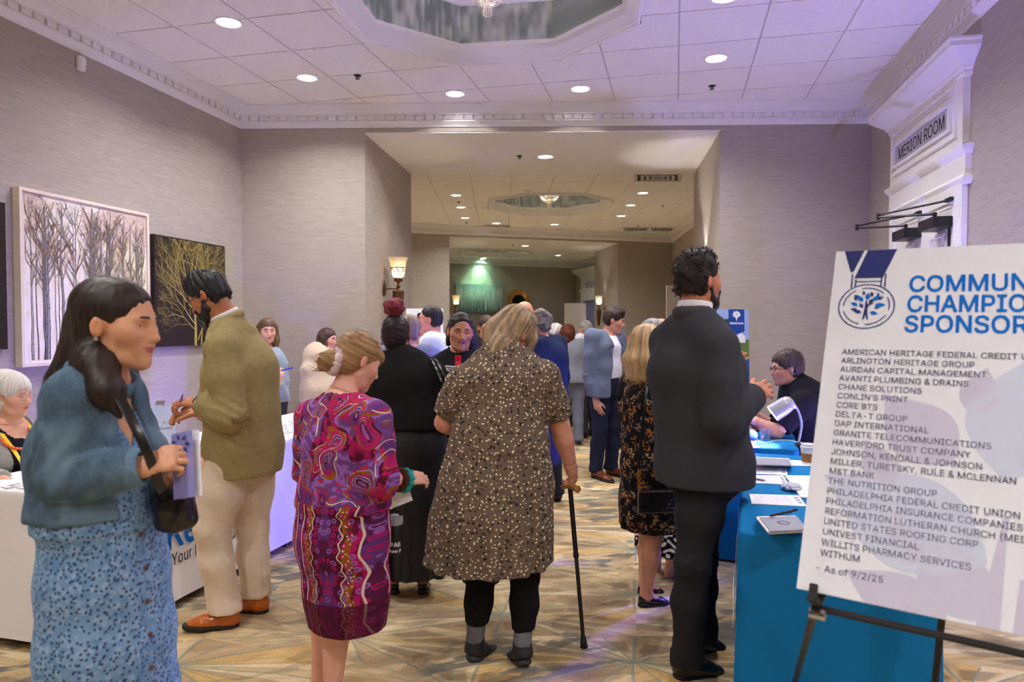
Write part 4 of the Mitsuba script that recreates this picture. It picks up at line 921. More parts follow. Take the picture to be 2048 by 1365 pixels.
for e in el:
    obj('support_peg', cat([put(bx([0, .012, .025], [.022, .02, .07], 0, .004), M4(PX, PY, PN, e)), put(bx([0, .03, .052], [.018, .03, .008], 0, .003), M4(PX, PY, PN, e))]), 'black_plastic', t)
    obj('clamp', tube([e - PX * .012 - PY * .012, e + PX * .022 - PY * .012], .013, 10), 'chrome', t)
# ---------------------------------------------------------------- posters farther back
def photo_poster(name, label, TLp, w, h, yaw, lean):
    X = np.array([math.cos(yaw), math.sin(yaw), 0]); B = np.array([-math.sin(yaw), math.cos(yaw), 0]); Y = nrm(np.array([0, 0, 1.0]) + B * lean)
    O = TLp - Y * h; F = frame(O, X, Y); t = thing(name, label, 'poster')
    obj('board', wb(F, 0, w, 0, h, -.008, 0), 'board', t); return t, F
def ppoly(t, F, name, pts, mat, z=.0006): obj(name, put(prism(Polygon(pts) if not hasattr(pts, 'area') else pts, z, z + .0005), F), mat, t)
for nme, c in (('print_sky', (150, 176, 224)), ('print_sky2', (108, 146, 208)), ('print_green', (96, 122, 62)), ('print_dkgreen', (44, 62, 44)), ('print_roof', (206, 180, 172)), ('print_wall', (226, 218, 214)), ('print_path', (150, 128, 190)), ('print_blue', (28, 66, 150)), ('print_navy', (30, 44, 92)), ('print_skin', (104, 66, 46)), ('print_black', (32, 30, 36)), ('print_red', (184, 60, 44)), ('print_glass', (96, 104, 122))): pr(nme, lin(*c), .5, .3)
TR = at(1497, 619, 5.9); w, h = .61, .95
yaw = -.12; t, F = photo_poster('poster_board', 'blue technology poster with a house photo, behind the dark-suited man', TR - np.array([math.cos(yaw), math.sin(yaw), 0]) * w, w, h, yaw, .10)
ppoly(t, F, 'sky', [(0, .62), (w, .62), (w, h), (0, h)], 'print_sky'); ppoly(t, F, 'lawn', [(0, .50), (w, .50), (w, .69), (0, .69)], 'print_green', .0008)
ppoly(t, F, 'house', [(0, .66), (w - .19, .66), (w - .19, .81), (0, .81)], 'print_wall', .001); ppoly(t, F, 'roof', [(0, .765), (w - .19, .765), (w - .21, .815), (0, .815)], 'print_roof', .0012)
for a, b in ((.2, .27), (.33, .41)): ppoly(t, F, 'window', [(a, .71), (b, .71), (b, .755), (a, .755)], 'print_glass', .0013)
ppoly(t, F, 'railing', [(.16, .67), (.36, .67), (.36, .715), (.16, .715)], 'ink_white', .0015)
ppoly(t, F, 'shed', [(w - .105, .665), (w - .03, .665), (w - .03, .72), (w - .065, .75), (w - .105, .72)], 'ink_white', .0014)
ppoly(t, F, 'hedge', unary_union([Point(w - .26 + .02 * i, .685 + .006 * (i % 2)).buffer(.022) for i in range(7)]), 'print_dkgreen', .0014); ppoly(t, F, 'tree', unary_union([Point(w - .21 + .018 * i, .82 + .02 * math.sin(i)).buffer(.03) for i in range(4)]), 'print_dkgreen', .0009)
ppoly(t, F, 'path', [(.22, .66), (.31, .66), (w - .05, .52), (w - .05, .50), (.05, .50)], 'print_path', .0016); ppoly(t, F, 'lower_panel', [(0, 0), (w, 0), (w, .53), (0, .53)], 'print_blue', .0018)
ppoly(t, F, 'logo_panel', [(w - .165, .76), (w - .105, .735), (w - .035, .76), (w - .035, h - .001), (w - .165, h - .001)], 'print_blue', .002)
cx = w - .10; ppoly(t, F, 'logo_tree', unary_union([Point(cx + .022 * math.cos(a) * r, .905 + .02 * math.sin(a) * r).buffer(.0075) for a in np.linspace(0, 6, 9) for r in (.6, 1.2)] + [sbox(cx - .004, .855, cx + .004, .9)]), 'ink_white', .0026)
obj('lettering', put(text2('KenCrest', .019, True, .0005, 'm'), F @ M4([1, 0, 0], [0, 1, 0], [0, 0, 1], [cx, .822, .0026])), 'ink_white', t)
obj('lettering', put(text2('TECHNOLOGY', .042, True, .0005, 'r'), F @ M4([1, 0, 0], [0, 1, 0], [0, 0, 1], [w - .105, .445, .0026])), 'ink_white', t)
obj('lettering', put(text2('Technology', .024, False, .0005, 'r'), F @ M4([1, 0, 0], [0, 1, 0], [0, 0, 1], [w - .165, .40, .0026])), 'ink_white', t)
def easel_for(t0, F, w, label):
    t = thing('easel', label, 'easel'); f = lambda x, y, z: (F @ np.array([x, y, z, 1]))[:3]
    tp = f(w / 2, F[1, 1] * 0 + .72, -.03)
    for x in (.05, w - .05):
        b = f(x, -.02, -.03); d = nrm(b - tp); obj('leg', tube([tp, b, b + d * (-(b[2] - .01) / d[2])], .01, 6), 'black_metal', t)
    r = f(w / 2, 0, -.03); n = F[:3, 2]; obj('leg', tube([tp, [tp[0] - n[0] * .8, tp[1] - n[1] * .8, .01]], .01, 6), 'black_metal', t)
    obj('cross_bar', tube([f(.02, -.012, -.02), f(w - .02, -.012, -.02)], .01, 6), 'black_metal', t); obj('ledge', tube([f(.05, -.016, .02), f(w - .05, -.016, .02)], .006, 6), 'black_metal', t)
easel_for(t, F, w, 'black easel under the blue technology poster')
Yp = 7.25; TLp = at(812, 617.5, Yp); w2 = at(886, 620, Yp)[0] - TLp[0]; h = .80
t, F = photo_poster('poster_board', 'white and navy poster with a bearded man, behind the man in the pale blue vest', TLp, w2, h, .1, .08)
ppoly(t, F, 'lower_panel', [(0, 0), (w2, 0), (w2, .40), (0, .40)], 'print_navy'); ppoly(t, F, 'side_panel', [(w2 - .10, .40), (w2 - .03, .40), (w2 - .03, h - .05), (w2 - .10, h - .05)], 'print_blue', .0012)
ppoly(t, F, 'swoosh', [(.04, .62), (.12, .57), (.22, .55), (.22, .50), (.10, .54), (.04, .60)], 'print_blue', .001)
ppoly(t, F, 'portrait_face', Point(.15, .69).buffer(.042).union(Point(.16, .66).buffer(.034)), 'print_skin', .0016); ppoly(t, F, 'portrait_hair', unary_union([Point(.145, .725).buffer(.032), Point(.165, .638).buffer(.03)]), 'print_black', .0014)
ppoly(t, F, 'portrait_shirt', [(.08, .5), (.1, .58), (.15, .62), (.2, .6), (.25, .5)], 'print_red', .0012)
for s, y, hh in (('SUPPORTED', .30, .05), ('INDEPENDENCE', .22, .05)):
    obj('lettering', put(text2(s, hh * .62, True, .0005, 'm'), F @ M4([1, 0, 0], [0, 1, 0], [0, 0, 1], [w2 * .5, y, .0026])), 'ink_white', t)
for y_ in (.15, .115): ppoly(t, F, 'print_bar', [(w2 * .28, y_), (w2 * .72, y_), (w2 * .72, y_ + .012), (w2 * .28, y_ + .012)], 'ink_white', .0026)
easel_for(t, F, w2, 'black easel under the white and navy poster')
# ---------------------------------------------------------------- figures: smooth signed-distance bodies, meshed by surface nets
DETAIL = 1.08
def surf(f, lo, hi, h, B=6):
    lo, hi = np.asarray(lo, float), np.asarray(hi, float)
    n = np.maximum(np.ceil((hi - lo) / h).astype(int) + 1, 4); nb = -(-n // B); n = nb * B
    ci = np.stack(np.meshgrid(*[np.arange(k) for k in nb], indexing='ij'), -1).reshape(-1, 3)
    cc = (lo + (ci * B + (B - 1) / 2) * h).astype(np.float32)
    dc = f(cc, False)
    keep = np.abs(dc) < B * h * 1.05 + .012
    D = np.repeat(np.repeat(np.repeat(np.where(dc < 0, -1, 1).astype(np.float32).reshape(nb), B, 0), B, 1), B, 2)
    off = np.stack(np.meshgrid(*[np.arange(B)] * 3, indexing='ij'), -1).reshape(-1, 3)
    idx = (ci[keep][:, None] * B + off[None]).reshape(-1, 3)
    D[idx[:, 0], idx[:, 1], idx[:, 2]] = f((lo + idx * h).astype(np.float32), True)
    # only cells inside kept blocks can hold the surface
    I = idx[(idx < n - 1).all(1)]
    S = D < 0; a, b, c = I.T
    cnt = sum(S[a + x, b + y, c + z].astype(np.int8) for x in (0, 1) for y in (0, 1) for z in (0, 1))
    I = I[(cnt > 0) & (cnt < 8)]
    if not len(I): return trimesh.Trimesh()
    acc = np.zeros((len(I), 3)); num = np.zeros(len(I)); a, b, c = I.T
    for ax in range(3):
        o1, o2 = [k for k in range(3) if k != ax]
        for u in (0, 1):
            for w in (0, 1):
                q = np.zeros(3, int); q[o1], q[o2] = u, w; r = q.copy(); r[ax] = 1
                d0 = D[a + q[0], b + q[1], c + q[2]]; d1 = D[a + r[0], b + r[1], c + r[2]]
                m = (d0 < 0) != (d1 < 0); t = np.where(m, d0 / np.where(m, d0 - d1, 1), 0)
                p = np.zeros((len(I), 3)); p[:, o1], p[:, o2], p[:, ax] = u, w, t
                acc += p * m[:, None]; num += m
    V = lo + (I + acc / num[:, None]) * h
    id_ = np.full(n, -1, np.int32); id_[a, b, c] = np.arange(len(I)); F = []
    for ax in range(3):
        o1, o2 = (ax + 1) % 3, (ax + 2) % 3
        e = np.zeros(3, int); e[ax] = 1
        J = I[(I[:, o1] > 0) & (I[:, o2] > 0)]
        s0 = S[J[:, 0], J[:, 1], J[:, 2]]; s1 = S[J[:, 0] + e[0], J[:, 1] + e[1], J[:, 2] + e[2]]
        J, s0 = J[s0 != s1], s0[s0 != s1]
        d1 = np.zeros(3, int); d1[o1] = 1; d2 = np.zeros(3, int); d2[o2] = 1
        q = [id_[tuple((J - x).T)] for x in (0 * d1, d1, d1 + d2, d2)]
        q = np.stack(q, 1); ok = (q >= 0).all(1); q, s0 = q[ok], s0[ok]
        q = np.where(s0[:, None], q, q[:, ::-1]); F += [q[:, [0, 1, 2]], q[:, [0, 2, 3]]]
    return trimesh.Trimesh(V, np.vstack(F), process=False)
def relax(m, n=2):
    import scipy.sparse as sp
    e = np.vstack([m.faces[:, [0, 1]], m.faces[:, [1, 2]], m.faces[:, [2, 0]]]); N = len(m.vertices)
    A = sp.coo_matrix((np.ones(len(e)), (e[:, 0], e[:, 1])), (N, N)).tocsr(); A = A + A.T; A.data[:] = 1; A = sp.diags(1 / np.maximum(np.asarray(A.sum(1)).ravel(), 1)) @ A; v = np.array(m.vertices)
    for _ in range(n): v = v + .5 * (A @ v - v); v = v - .52 * (A @ v - v)
    return trimesh.Trimesh(v, m.faces, process=False)
def smin(a, b, k): h = np.maximum(k - np.abs(a - b), 0) / k; return np.minimum(a, b) - h * h * k * .25
def smax(a, b, k): h = np.maximum(k - np.abs(a - b), 0) / k; return np.maximum(a, b) + h * h * k * .25
f4 = lambda x: np.asarray(x, np.float32)
class Sdf:
    def __init__(s): s.P = []; s.post = []; s.infl = 0.0
    def add(s, g, lo, hi, fn, k=.02, op='u'): s.P.append((g, f4(lo), f4(hi), fn, k, op)); return s
    def sub(s, groups, infl=0.0):
        r = Sdf(); r.P = [p for p in s.P if p[0] in groups]; r.infl = infl; return r
    def loft(s, g, pts, rad, lat=None, k=.02, op='u', seg_k=.012):
        P = f4(pts); R = f4([(r, r) if np.isscalar(r) else r for r in rad]); rm = R.max()
        rnd = bool(np.all(R[:, 0] == R[:, 1])); L0 = None if lat is None else f4(nrm(lat))
        def fn(p):
            out = None
            for i in range(len(P) - 1):
                a, ab = P[i], P[i + 1] - P[i]; l2 = float(ab @ ab) + 1e-12; q = p - a; t = np.clip(q @ ab / l2, 0, 1); q = q - t[:, None] * ab
                w = R[i, 0] + (R[i + 1, 0] - R[i, 0]) * t
                if rnd: d = np.sqrt(np.einsum('ij,ij->i', q, q)) - w
                else:
                    dd = R[i, 1] + (R[i + 1, 1] - R[i, 1]) * t; u = ab / math.sqrt(l2); L = L0 - u * (L0 @ u); L = L / np.linalg.norm(L); Fv = np.cross(L, u)
                    x, y, z = q @ L, q @ Fv, q @ u; m = np.minimum(w, dd)
                    x, y, z = x / w, y / dd, z / m; k0 = np.sqrt(x * x + y * y + z * z); x, y, z = x / w, y / dd, z / m; k1 = np.sqrt(x * x + y * y + z * z)
                    d = k0 * (k0 - 1) / (k1 + 1e-6)
                out = d if out is None else smin(out, d, seg_k)
            return out
        return s.add(g, P.min(0) - rm, P.max(0) + rm, fn, k, op)
    def ell(s, g, c, r, R=None, k=.02, op='u'):
        c, r = f4(c), f4(np.broadcast_to(r, 3)); M = None if R is None else f4(R); rm = r.max()
        def fn(p):
            q = p - c
            if M is not None: q = q @ M
            a = q / r; k0 = np.sqrt(np.einsum('ij,ij->i', a, a)); a = a / r; k1 = np.sqrt(np.einsum('ij,ij->i', a, a)); return k0 * (k0 - 1) / (k1 + 1e-6)
        return s.add(g, c - rm, c + rm, fn, k, op)
    def cut(s, pt, n, k=.006): pt, n = f4(pt), f4(nrm(n)); s.post.append(lambda p, d: smax(d, (p - pt) @ n, k)); return s      # removes the side n points to
    def carve(s, other, k=.006): s.post.append(lambda p, d: smax(d, -other(p, False), k)); return s
    def fold(s, fn): s.post.append(lambda p, d: d + fn(p)); return s
    def __call__(s, p, cull):
        d = np.full(len(p), .09 if cull else 9.0, np.float32)
        for g, lo, hi, fn, k, op in s.P:
            if cull:
                m = .05 + s.infl + k; ix = np.nonzero(((p > lo - m) & (p < hi + m)).all(1))[0]
                if not len(ix): continue
                v = fn(p[ix]); o = d[ix]; d[ix] = smin(o, v, k) if op == 'u' else smax(o, -v, k)
            else:
                v = fn(p); d = smin(d, v, k) if op == 'u' else smax(d, -v, k)
        d = d - s.infl
        for q in s.post: d = q(p, d)
        return d
    def bounds(s):
        u = [p for p in s.P if p[5] == 'u']; return np.min([p[1] for p in u], 0) - s.infl - .03, np.max([p[2] for p in u], 0) + s.infl + .03
    def mesh(s, h, lo=None, hi=None):
        a, b = s.bounds(); a = a if lo is None else np.maximum(a, lo); b = b if hi is None else np.minimum(b, hi); return surf(s, a, b, h * DETAIL)
def wr(seed, freq, amp, aniso=(1, 1, 1), axes=None):
    """soft wrinkles: warped sines; aniso scales the frequency along x, y, z (or along the given axes)"""
    r = np.random.default_rng(seed); K = r.normal(0, 1, (4, 3)); K = K / np.linalg.norm(K, axis=1, keepdims=True) * freq * r.uniform(.6, 1.5, (4, 1)) * np.asarray(aniso); ph = r.uniform(0, 6.3, 4); W = r.normal(0, freq * .5, (2, 3)) * np.asarray(aniso)
    K, W = f4(K), f4(W); A = None if axes is None else f4(axes)
    def fn(p):
        q = p if A is None else p @ A
        w0, w1 = np.sin(q @ W[0]), np.sin(q @ W[1] + 1.3)
        s = sum(np.sin(q @ K[i] + ph[i] + 1.6 * (w0 if i % 2 else w1)) for i in range(4))
        return (amp * .4) * s
    return fn
def euler(yaw, pitch=0.0, roll=0.0):
    """columns right, forward, up; yaw 0 looks along +y, positive yaw turns to +x, positive pitch looks up, positive roll tips towards the right shoulder"""
    F = np.array([math.sin(yaw) * math.cos(pitch), math.cos(yaw) * math.cos(pitch), math.sin(pitch)]); R = np.array([math.cos(yaw), -math.sin(yaw), 0]); U = np.cross(R, F)
    c, s = math.cos(roll), math.sin(roll); return np.column_stack([R * c - U * s, F, U * c + R * s])
SKIN = {'fair': (226, 176, 152), 'pale': (232, 188, 168), 'tan': (202, 146, 112), 'olive': (190, 132, 98), 'brown': (142, 92, 66), 'ruddy': (218, 150, 124)}
HAIR = {'black': (30, 27, 28), 'dark': (46, 34, 30), 'brown': (84, 60, 44), 'auburn': (92, 46, 34), 'blonde': (196, 166, 122), 'sandy': (148, 110, 72), 'grey': (150, 146, 142), 'white': (214, 210, 206), 'burgundy': (82, 30, 36), 'greyblond': (166, 142, 112), 'saltpepper': (112, 104, 98)}
PAL = []                                       # hair shades: (colour, tip colour, streak); the shade's number rides in uv.x
def hair_id(c, tips, streak):
    e = (tuple(c), tuple(tips) if tips is not None else tuple(c), streak)
    if e not in PAL: PAL.append(e)
    return PAL.index(e)
def _shade(uv):
    i = dr.floor((uv.x + 5) / 10); u = uv.x - i * 10; c, t, k = mi.Color3f(0), mi.Color3f(0), mi.Float(0)
    for j, (a, b, st) in enumerate(PAL):
        m = i == j; c = dr.select(m, mi.Color3f(a), c); t = dr.select(m, mi.Color3f(b), t); k = dr.select(m, mi.Float(st), k)
    return u, c, t, k
def strand_fn(p, n, uv):
    u, c, t_, k = _shade(uv); w = .010 * noise(u * 26, uv.y * 10) + .004 * noise(u * 60, uv.y * 24)
    t = smoothstep(.22, .78, noise((u + w) * 700, uv.y * 5) * .5 + noise((u + w) * 260, uv.y * 4 + 9) * .5)
    b = c + (t_ - c) * (smoothstep(-.02, -.22, uv.y) * .8 * smoothstep(.3, .7, noise((u + w) * 120, uv.y * 3)))
    return b * (1 - k * .7 + k * 1.35 * t)
def curly_fn(p, n, uv):
    u, c, t_, k = _shade(uv); return c * (1 - k * .7 + k * 1.35 * smoothstep(.22, .78, fbm(u * 90, uv.y * 90, 0, 3)))
pr('strand_hair', mikit.proc(strand_fn), .5, .35); pr('curly_hair', mikit.proc(curly_fn), .6, .25)
class Person:
    """joints are world points; px(u, v, dy) gives the point seen at that pixel, dy metres behind the figure's own depth"""
    def __init__(s, label, u, y, H, yaw, sex='m', build=1.0, skin='fair', lean=0.0, group=None, quality=1, leanx=0.0, twist=0.0):
        s.key = thing('person', label, 'person', group); s.y = y; s.H, s.yaw, s.sex, s.b = H, yaw, sex, build
        s.x = (u - 1024) / FPX * y; s.q = quality; s.skin = np.array(lin(*SKIN[skin])) if isinstance(skin, str) else np.array(lin(*skin))
        s.Rv = np.array([math.cos(yaw), -math.sin(yaw), 0]); s.Fv = np.array([math.sin(yaw), math.cos(yaw), 0]); s.seed = int(abs(u * 7 + y * 131)) % 10007
        w = 1.0 if sex == 'm' else .85; s.w = w; J = {}
        def L(x, yy, z):
            k = max(0, (z / H - .53) / .4); return np.array([s.x, y, 0]) + s.Rv * x + s.Fv * (yy + lean * k * k * .45 + lean * k * .15) + np.array([leanx * k, 0, z - abs(lean) * k * k * .10])
        s.L = L
        J['pel'], J['wai'], J['che'], J['nek'], J['hed'] = L(0, 0, .53 * H), L(0, .0, .62 * H), L(0, 0, .735 * H), L(0, -.015, .838 * H), L(0, .02, .936 * H)
        for n, sg in (('L', -1), ('R', 1)):
            J['sh' + n] = L(sg * .098 * H * w, -.005, .795 * H); J['el' + n] = L(sg * .128 * H * w * (.6 + .4 * build), -.02, .63 * H); J['wr' + n] = L(sg * .128 * H * w, .05, .49 * H)
            J['hi' + n] = L(sg * .052 * H, 0, .515 * H); J['kn' + n] = L(sg * .055 * H, .015, .285 * H); J['an' + n] = L(sg * .06 * H, -.03, .05 * H); J['to' + n] = L(sg * .075 * H, .13 * H, .02)
        s.J = J; s.hd = (yaw, 0, 0); s.hs = .95 if sex == 'm' else .9; s.hand = {}; s.lat = s.Rv
    def px(s, u, v, dy=0.0): return at(u, v, s.y + dy)
    def set(s, **kw):
        for k, v in kw.items(): s.J[k] = s.px(*v) if len(v) == 3 and v[0] > 3.5 or v[1] > 20 else np.asarray(v, float)
        return s
    def off(s, **kw):
        for k, v in kw.items(): s.J[k] = s.J[k] + s.Rv * v[0] + s.Fv * v[1] + np.array([0, 0, v[2]])
        return s
    def head(s, yaw=0, pitch=0, roll=0, scale=None): s.hd = (s.yaw + yaw, pitch, roll); s.hs = scale or s.hs; return s
    def hp(s, x, y, z): return s.J['hed'] + s.HR @ (np.array([x, y, z]) * s.hs)
    # ---------------- the body
    def make_body(s, tor=None, arm=1.0, leg=1.0, smile=0.0, mouth=0.0, eyes=1.0, bare_feet=False, jaw=1.0, bust=0.0, belly=0.0):
        J, w, b = s.J, s.w, s.b; S = s.S = Sdf(); s.HR = euler(*s.hd); s.smile, s.mouth = smile, mouth; hs = s.hs
        fem = s.sex == 'f'
        T_ = tor or (dict(hi=(.165, .125), wa=(.130, .105), ch=(.142, .108), up=(.12, .075)) if fem else dict(hi=(.160, .118), wa=(.148, .112), ch=(.168, .118), up=(.132, .08)))
        T_ = {k: (v[0] * b * s.H / 1.72, v[1] * b * s.H / 1.72) for k, v in T_.items()}; s.tor = T_; sc = s.H / 1.72; s.sc = sc
        up = J['nek'] * .45 + J['che'] * .55
        upn = J['nek'] + (J['che'] - J['nek']) * .32
        S.loft('torso', [J['pel'] - (J['wai'] - J['pel']) * .35, J['pel'], J['wai'], J['che'], upn], [(T_['hi'][0] * .9, T_['hi'][1] * .9), T_['hi'], T_['wa'], T_['ch'], T_['up']], s.lat, .03, seg_k=.05)
        if bust:
            for sg in (-1, 1): S.ell('torso', J['che'] + s.Rv * sg * .07 * sc + s.Fv * (T_['ch'][1] * .72) + np.array([0, 0, -.03]), np.array([.062, .055, .062]) * bust * sc, None, .04)
        if belly: S.ell('torso', J['wai'] + s.Fv * T_['wa'][1] * .55, np.array([T_['wa'][0] * .9, T_['wa'][1] * .8, .12]) * belly, np.column_stack([s.Rv, s.Fv, [0, 0, 1]]), .06)
        for n in 'LR':
            S.loft('sh', [J['sh' + n], J['sh' + n] * .45 + upn * .55], [.058 * arm * sc * (1 if not fem else .9), .06 * sc], None, .05)
            S.loft('sh', [J['sh' + n] + [0, 0, .012], J['nek'] + [0, 0, .015 * sc]], [.036 * sc, .046 * sc], None, .04)
            a = .92 if not fem else .82; a *= arm * sc; sh, el, wr_ = J['sh' + n], J['el' + n], J['wr' + n]
            m1 = sh * .55 + el * .45; m2 = el * .72 + wr_ * .28
            S.loft('arm' + n, [sh, m1, el, m2, wr_], [.056 * a, .052 * a, .043 * a, .044 * a, .029 * min(a, 1.0)], None, .03, seg_k=.02)
            lg = leg * sc; hi, kn, an = J['hi' + n], J['kn' + n], J['an' + n]
            S.loft('leg' + n, [hi, hi * .5 + kn * .5, kn, kn * .66 + an * .34, an], [.088 * lg, .075 * lg, .055 * lg, .053 * lg, .034 * min(lg, 1.05)], None, .03, seg_k=.03)
            to = J['to' + n]; S.loft('foot' + n, [an - [0, 0, .01], (an * .45 + to * .55) * [1, 1, 0] + [0, 0, .016 + to[2] * .5 + an[2] * .12], an * .14 + to * .86 + [0, 0, .006]], [.031 * sc, .022 * sc, .014 * sc], None, .03)
        S.loft('neck', [J['nek'] - (J['nek'] - J['che']) * -.0, s.hp(0, -.022, -.06)], [.058 * sc * (1 if not fem else .86) * (b * .4 + .6), .054 * sc * (1 if not fem else .84)], None, .035)
        H = s.hp; R = s.HR
        if fem: jaw = jaw * .84
        def ell(c, r, k=.02, op='u', g='head', RR=None): S.ell(g, H(*c), np.asarray(r) * hs, R if RR is None else RR, k * hs, op)
        def lof(pts, r, k=.01, g='head', op='u'): S.loft(g, [H(*p) for p in pts], np.asarray(r) * hs, None, k * hs, op, seg_k=.006)
        ell((0, -.008, .035), (.075, .094, .084), .02); ell((0, .028, -.02), (.0595 if fem else .062, .066, .084), .03)
        lof([(-.049, .004, -.058), (-.037, .042, -.090), (0, .066, -.103), (.037, .042, -.090), (.049, .004, -.058)], [.013, .016 * jaw, .019 * jaw, .016 * jaw, .013], .035)
        for g in (-1, 1):
            ell((g * .041, .056, -.022 + .004 * smile), (.025 + .004 * smile,) * 3, .03); lof([(g * .046, .064, .021), (g * .018, .083, .022)], [.007 if fem else .010, .008 if fem else .011], .018)
            ell((g * .032, .088, .0005), (.0185, .013, .0125), .014, 'm')                       # socket
            ell((g * .031, .0665, .001), (.0152,) * 3, .006)                                   # lids
            ell((g * .031, .0815, .0002 + .0006 * eyes), (.0138, .0105, .0034 * eyes + .0004), .002, 'm')
            ell((g * .0125, .094, -.034), (.0088, .0105, .0082), .007); ell((g * .0062, .101, -.0415), (.0042, .006, .004), .003, 'm')
            RE = R @ np.array([[math.cos(.35 * g), -math.sin(.35 * g), 0], [math.sin(.35 * g), math.cos(.35 * g), 0], [0, 0, 1]])
            ell((g * .079, -.010, -.006), (.0078, .0165, .0285), .008, 'u', 'head', RE); ell((g * .089, -.004, -.002), (.0068, .0085, .015), .005, 'm')
        lof([(0, .084, .016), (0, .097, -.012), (0, .107, -.031)], [.0095, .0098, .0122], .012)
        ell((0, .068, -.06), (.032, .028, .030), .022); ell((0, .077, -.099), (.019, .017, .017), .02)
        c = .0065 * smile; wd = .023 + .006 * smile; bk = .004 * smile
        lof([(-wd, .083 - bk, -.0605 + c), (-.010, .0945, -.0562), (0, .0945, -.0578), (.010, .0945, -.0562), (wd, .083 - bk, -.0605 + c)], [.0032, .0055, .0052, .0055, .0032], .004)
        lof([(-wd * .9, .083 - bk, -.0635 + c - .012 * mouth), (0, .0925, -.0685 - .012 * mouth), (wd * .9, .083 - bk, -.0635 + c - .012 * mouth)], [.003, .0066, .003], .004)
        if mouth: ell((0, .096, -.0635 - .004 * mouth + c * .3), (wd * .78, .014, .0042 + .0045 * mouth), .003, 'm')
        # hands
        for n, sg in (('L', -1), ('R', 1)):
            hnd = s.hand.get(n, {}); d = nrm(hnd['dir']) if 'dir' in hnd else nrm(J['wr' + n] - J['el' + n]); s.hand_sdf(n, sg, J['wr' + n], d, hnd)
        return s
    def hand_sdf(s, n, sg, wr_, d, o):
        S = s.S; sc = (1.0 if s.sex == 'm' else .9) * s.sc ** .5
        back = nrm(o.get('back', s.Rv * sg + s.Fv * .4)); back = nrm(back - d * np.dot(back, d)); X = np.cross(d, back) * (1 if n == 'R' else -1)   # towards the thumb
        # right hand: fingers d, back of the hand up -> thumb points left (inwards)
        X = -X
        M = np.column_stack([X, d, back]); W = lambda p: wr_ + M @ (np.asarray(p) * sc)
        curl = o.get('curl', .35); curl = [curl] * 4 if np.isscalar(curl) else curl; spread = o.get('spread', .05); g = 'hand' + n; s.handM = getattr(s, 'handM', {}); s.handM[n] = (wr_, M, sc)
        S.loft(g, [W((0, -.02, 0)), W((0, .02, 0)), W((.002, .06, .002)), W((.002, .082, 0))], [(.026 * sc, .020 * sc), (.032 * sc, .0165 * sc), (.040 * sc, .0145 * sc), (.039 * sc, .0115 * sc)], X, .02, seg_k=.01)
        for i, (bx_, by, Lf, r) in enumerate(((.030, .086, .074, .0088), (.0105, .091, .082, .009), (-.0095, .088, .076, .0086), (-.0285, .079, .060, .0078))):
            a = 0.0; p = np.array([bx_, by - .012, 0]); pts = [p]; sp = spread * (1.5 - i) * 1.0
            for sgm, (fr, ja) in enumerate(((.46, .85), (.31, 1.25), (.25, .8))):
                a += curl[i] * ja; p = p + Lf * (fr + (.16 if sgm == 0 else 0)) * np.array([math.sin(sp) * math.cos(a), math.cos(a) * math.cos(sp), -math.sin(a)]); pts.append(p)
            S.loft(g, [W(q) for q in pts], [r * sc, r * .98 * sc, r * .9 * sc, r * .76 * sc], None, .006 if i else .006, seg_k=.004)
        t = o.get('thumb', .5); P0 = np.array([.022, .018, -.004]); P1 = P0 + np.array([.022, .030, -.012 - .012 * t]); P2 = P1 + .034 * nrm(np.array([.55 - .75 * t, .8, -.25 - .5 * t])); P3 = P2 + .028 * nrm(np.array([.25 - .8 * t, .85, -.2 - .45 * t]))
        S.loft(g, [W(P0), W(P1), W(P2), W(P3)], [.0145 * sc, .0125 * sc, .0105 * sc, .0085 * sc], None, .010, seg_k=.005)
    def body(s, h=.012, hh=.005, hand_h=None, groups=None, nohands=False):
        S = s.S; hc = s.hp(0, .01, -.005); regs = [(hc, .155, hh)]
        for n in 'LR':
            if not nohands and (groups is None or 'hand' + n in groups):
                w, M, sc = s.handM[n]; regs.append((w + M @ np.array([0, .07, -.01]), .112, hand_h or max(hh * .95, .0036)))
        base = S if groups is None else S.sub(groups); out = []
        for i, (c, r, k) in enumerate(regs):
            c4 = f4(c); f = lambda p, cull, c4=c4, r=r: np.maximum(base(p, cull), np.sqrt(((p - c4) ** 2).sum(1)) - r); out.append(surf(f, c - r - .01, c + r + .01, k * DETAIL))
        def rest(p, cull):
            d = base(p, cull)
            for c, r, k in regs: d = np.maximum(d, r - .006 - np.sqrt(((p - f4(c)) ** 2).sum(1)))
            return d
        a, b = base.bounds(); out.append(surf(rest, a, b, h * DETAIL)); m = cat(out)
        # colour: base skin, flushed cheeks, nose and ears, lips
        v = m.vertices; q = (v - s.J['hed']) @ s.HR / s.hs; col = np.tile(s.skin, (len(v), 1)); nz = meshkit.noise(v * 45, 3)[:, None]; col = col * (.93 + .14 * nz)
        red = np.array([1.05, .80, .76]); g = lambda c, r: np.exp(-(((q - np.array(c)) / r) ** 2).sum(1))[:, None]
        fl = np.clip(.55 * g((-.045, .06, -.03), .022) + .55 * g((.045, .06, -.03), .022) + .6 * g((0, .11, -.034), .016) + .6 * g((.085, -.01, -.01), .03) + .6 * g((-.085, -.01, -.01), .03), 0, 1); col = col * (1 - fl) + col * red * fl
        wd = .023 + .006 * s.smile; mz = -.0605 + .0065 * s.smile * (q[:, 0] / wd) ** 2
        lip = (np.abs(q[:, 0]) < wd * 1.02) & (q[:, 1] > .072) & (q[:, 2] < mz + .0060 * (1 - (q[:, 0] / wd) ** 2) + .0005) & (q[:, 2] > mz - (.0115 + .012 * s.mouth) * (1 - (q[:, 0] / wd) ** 2) - .001)
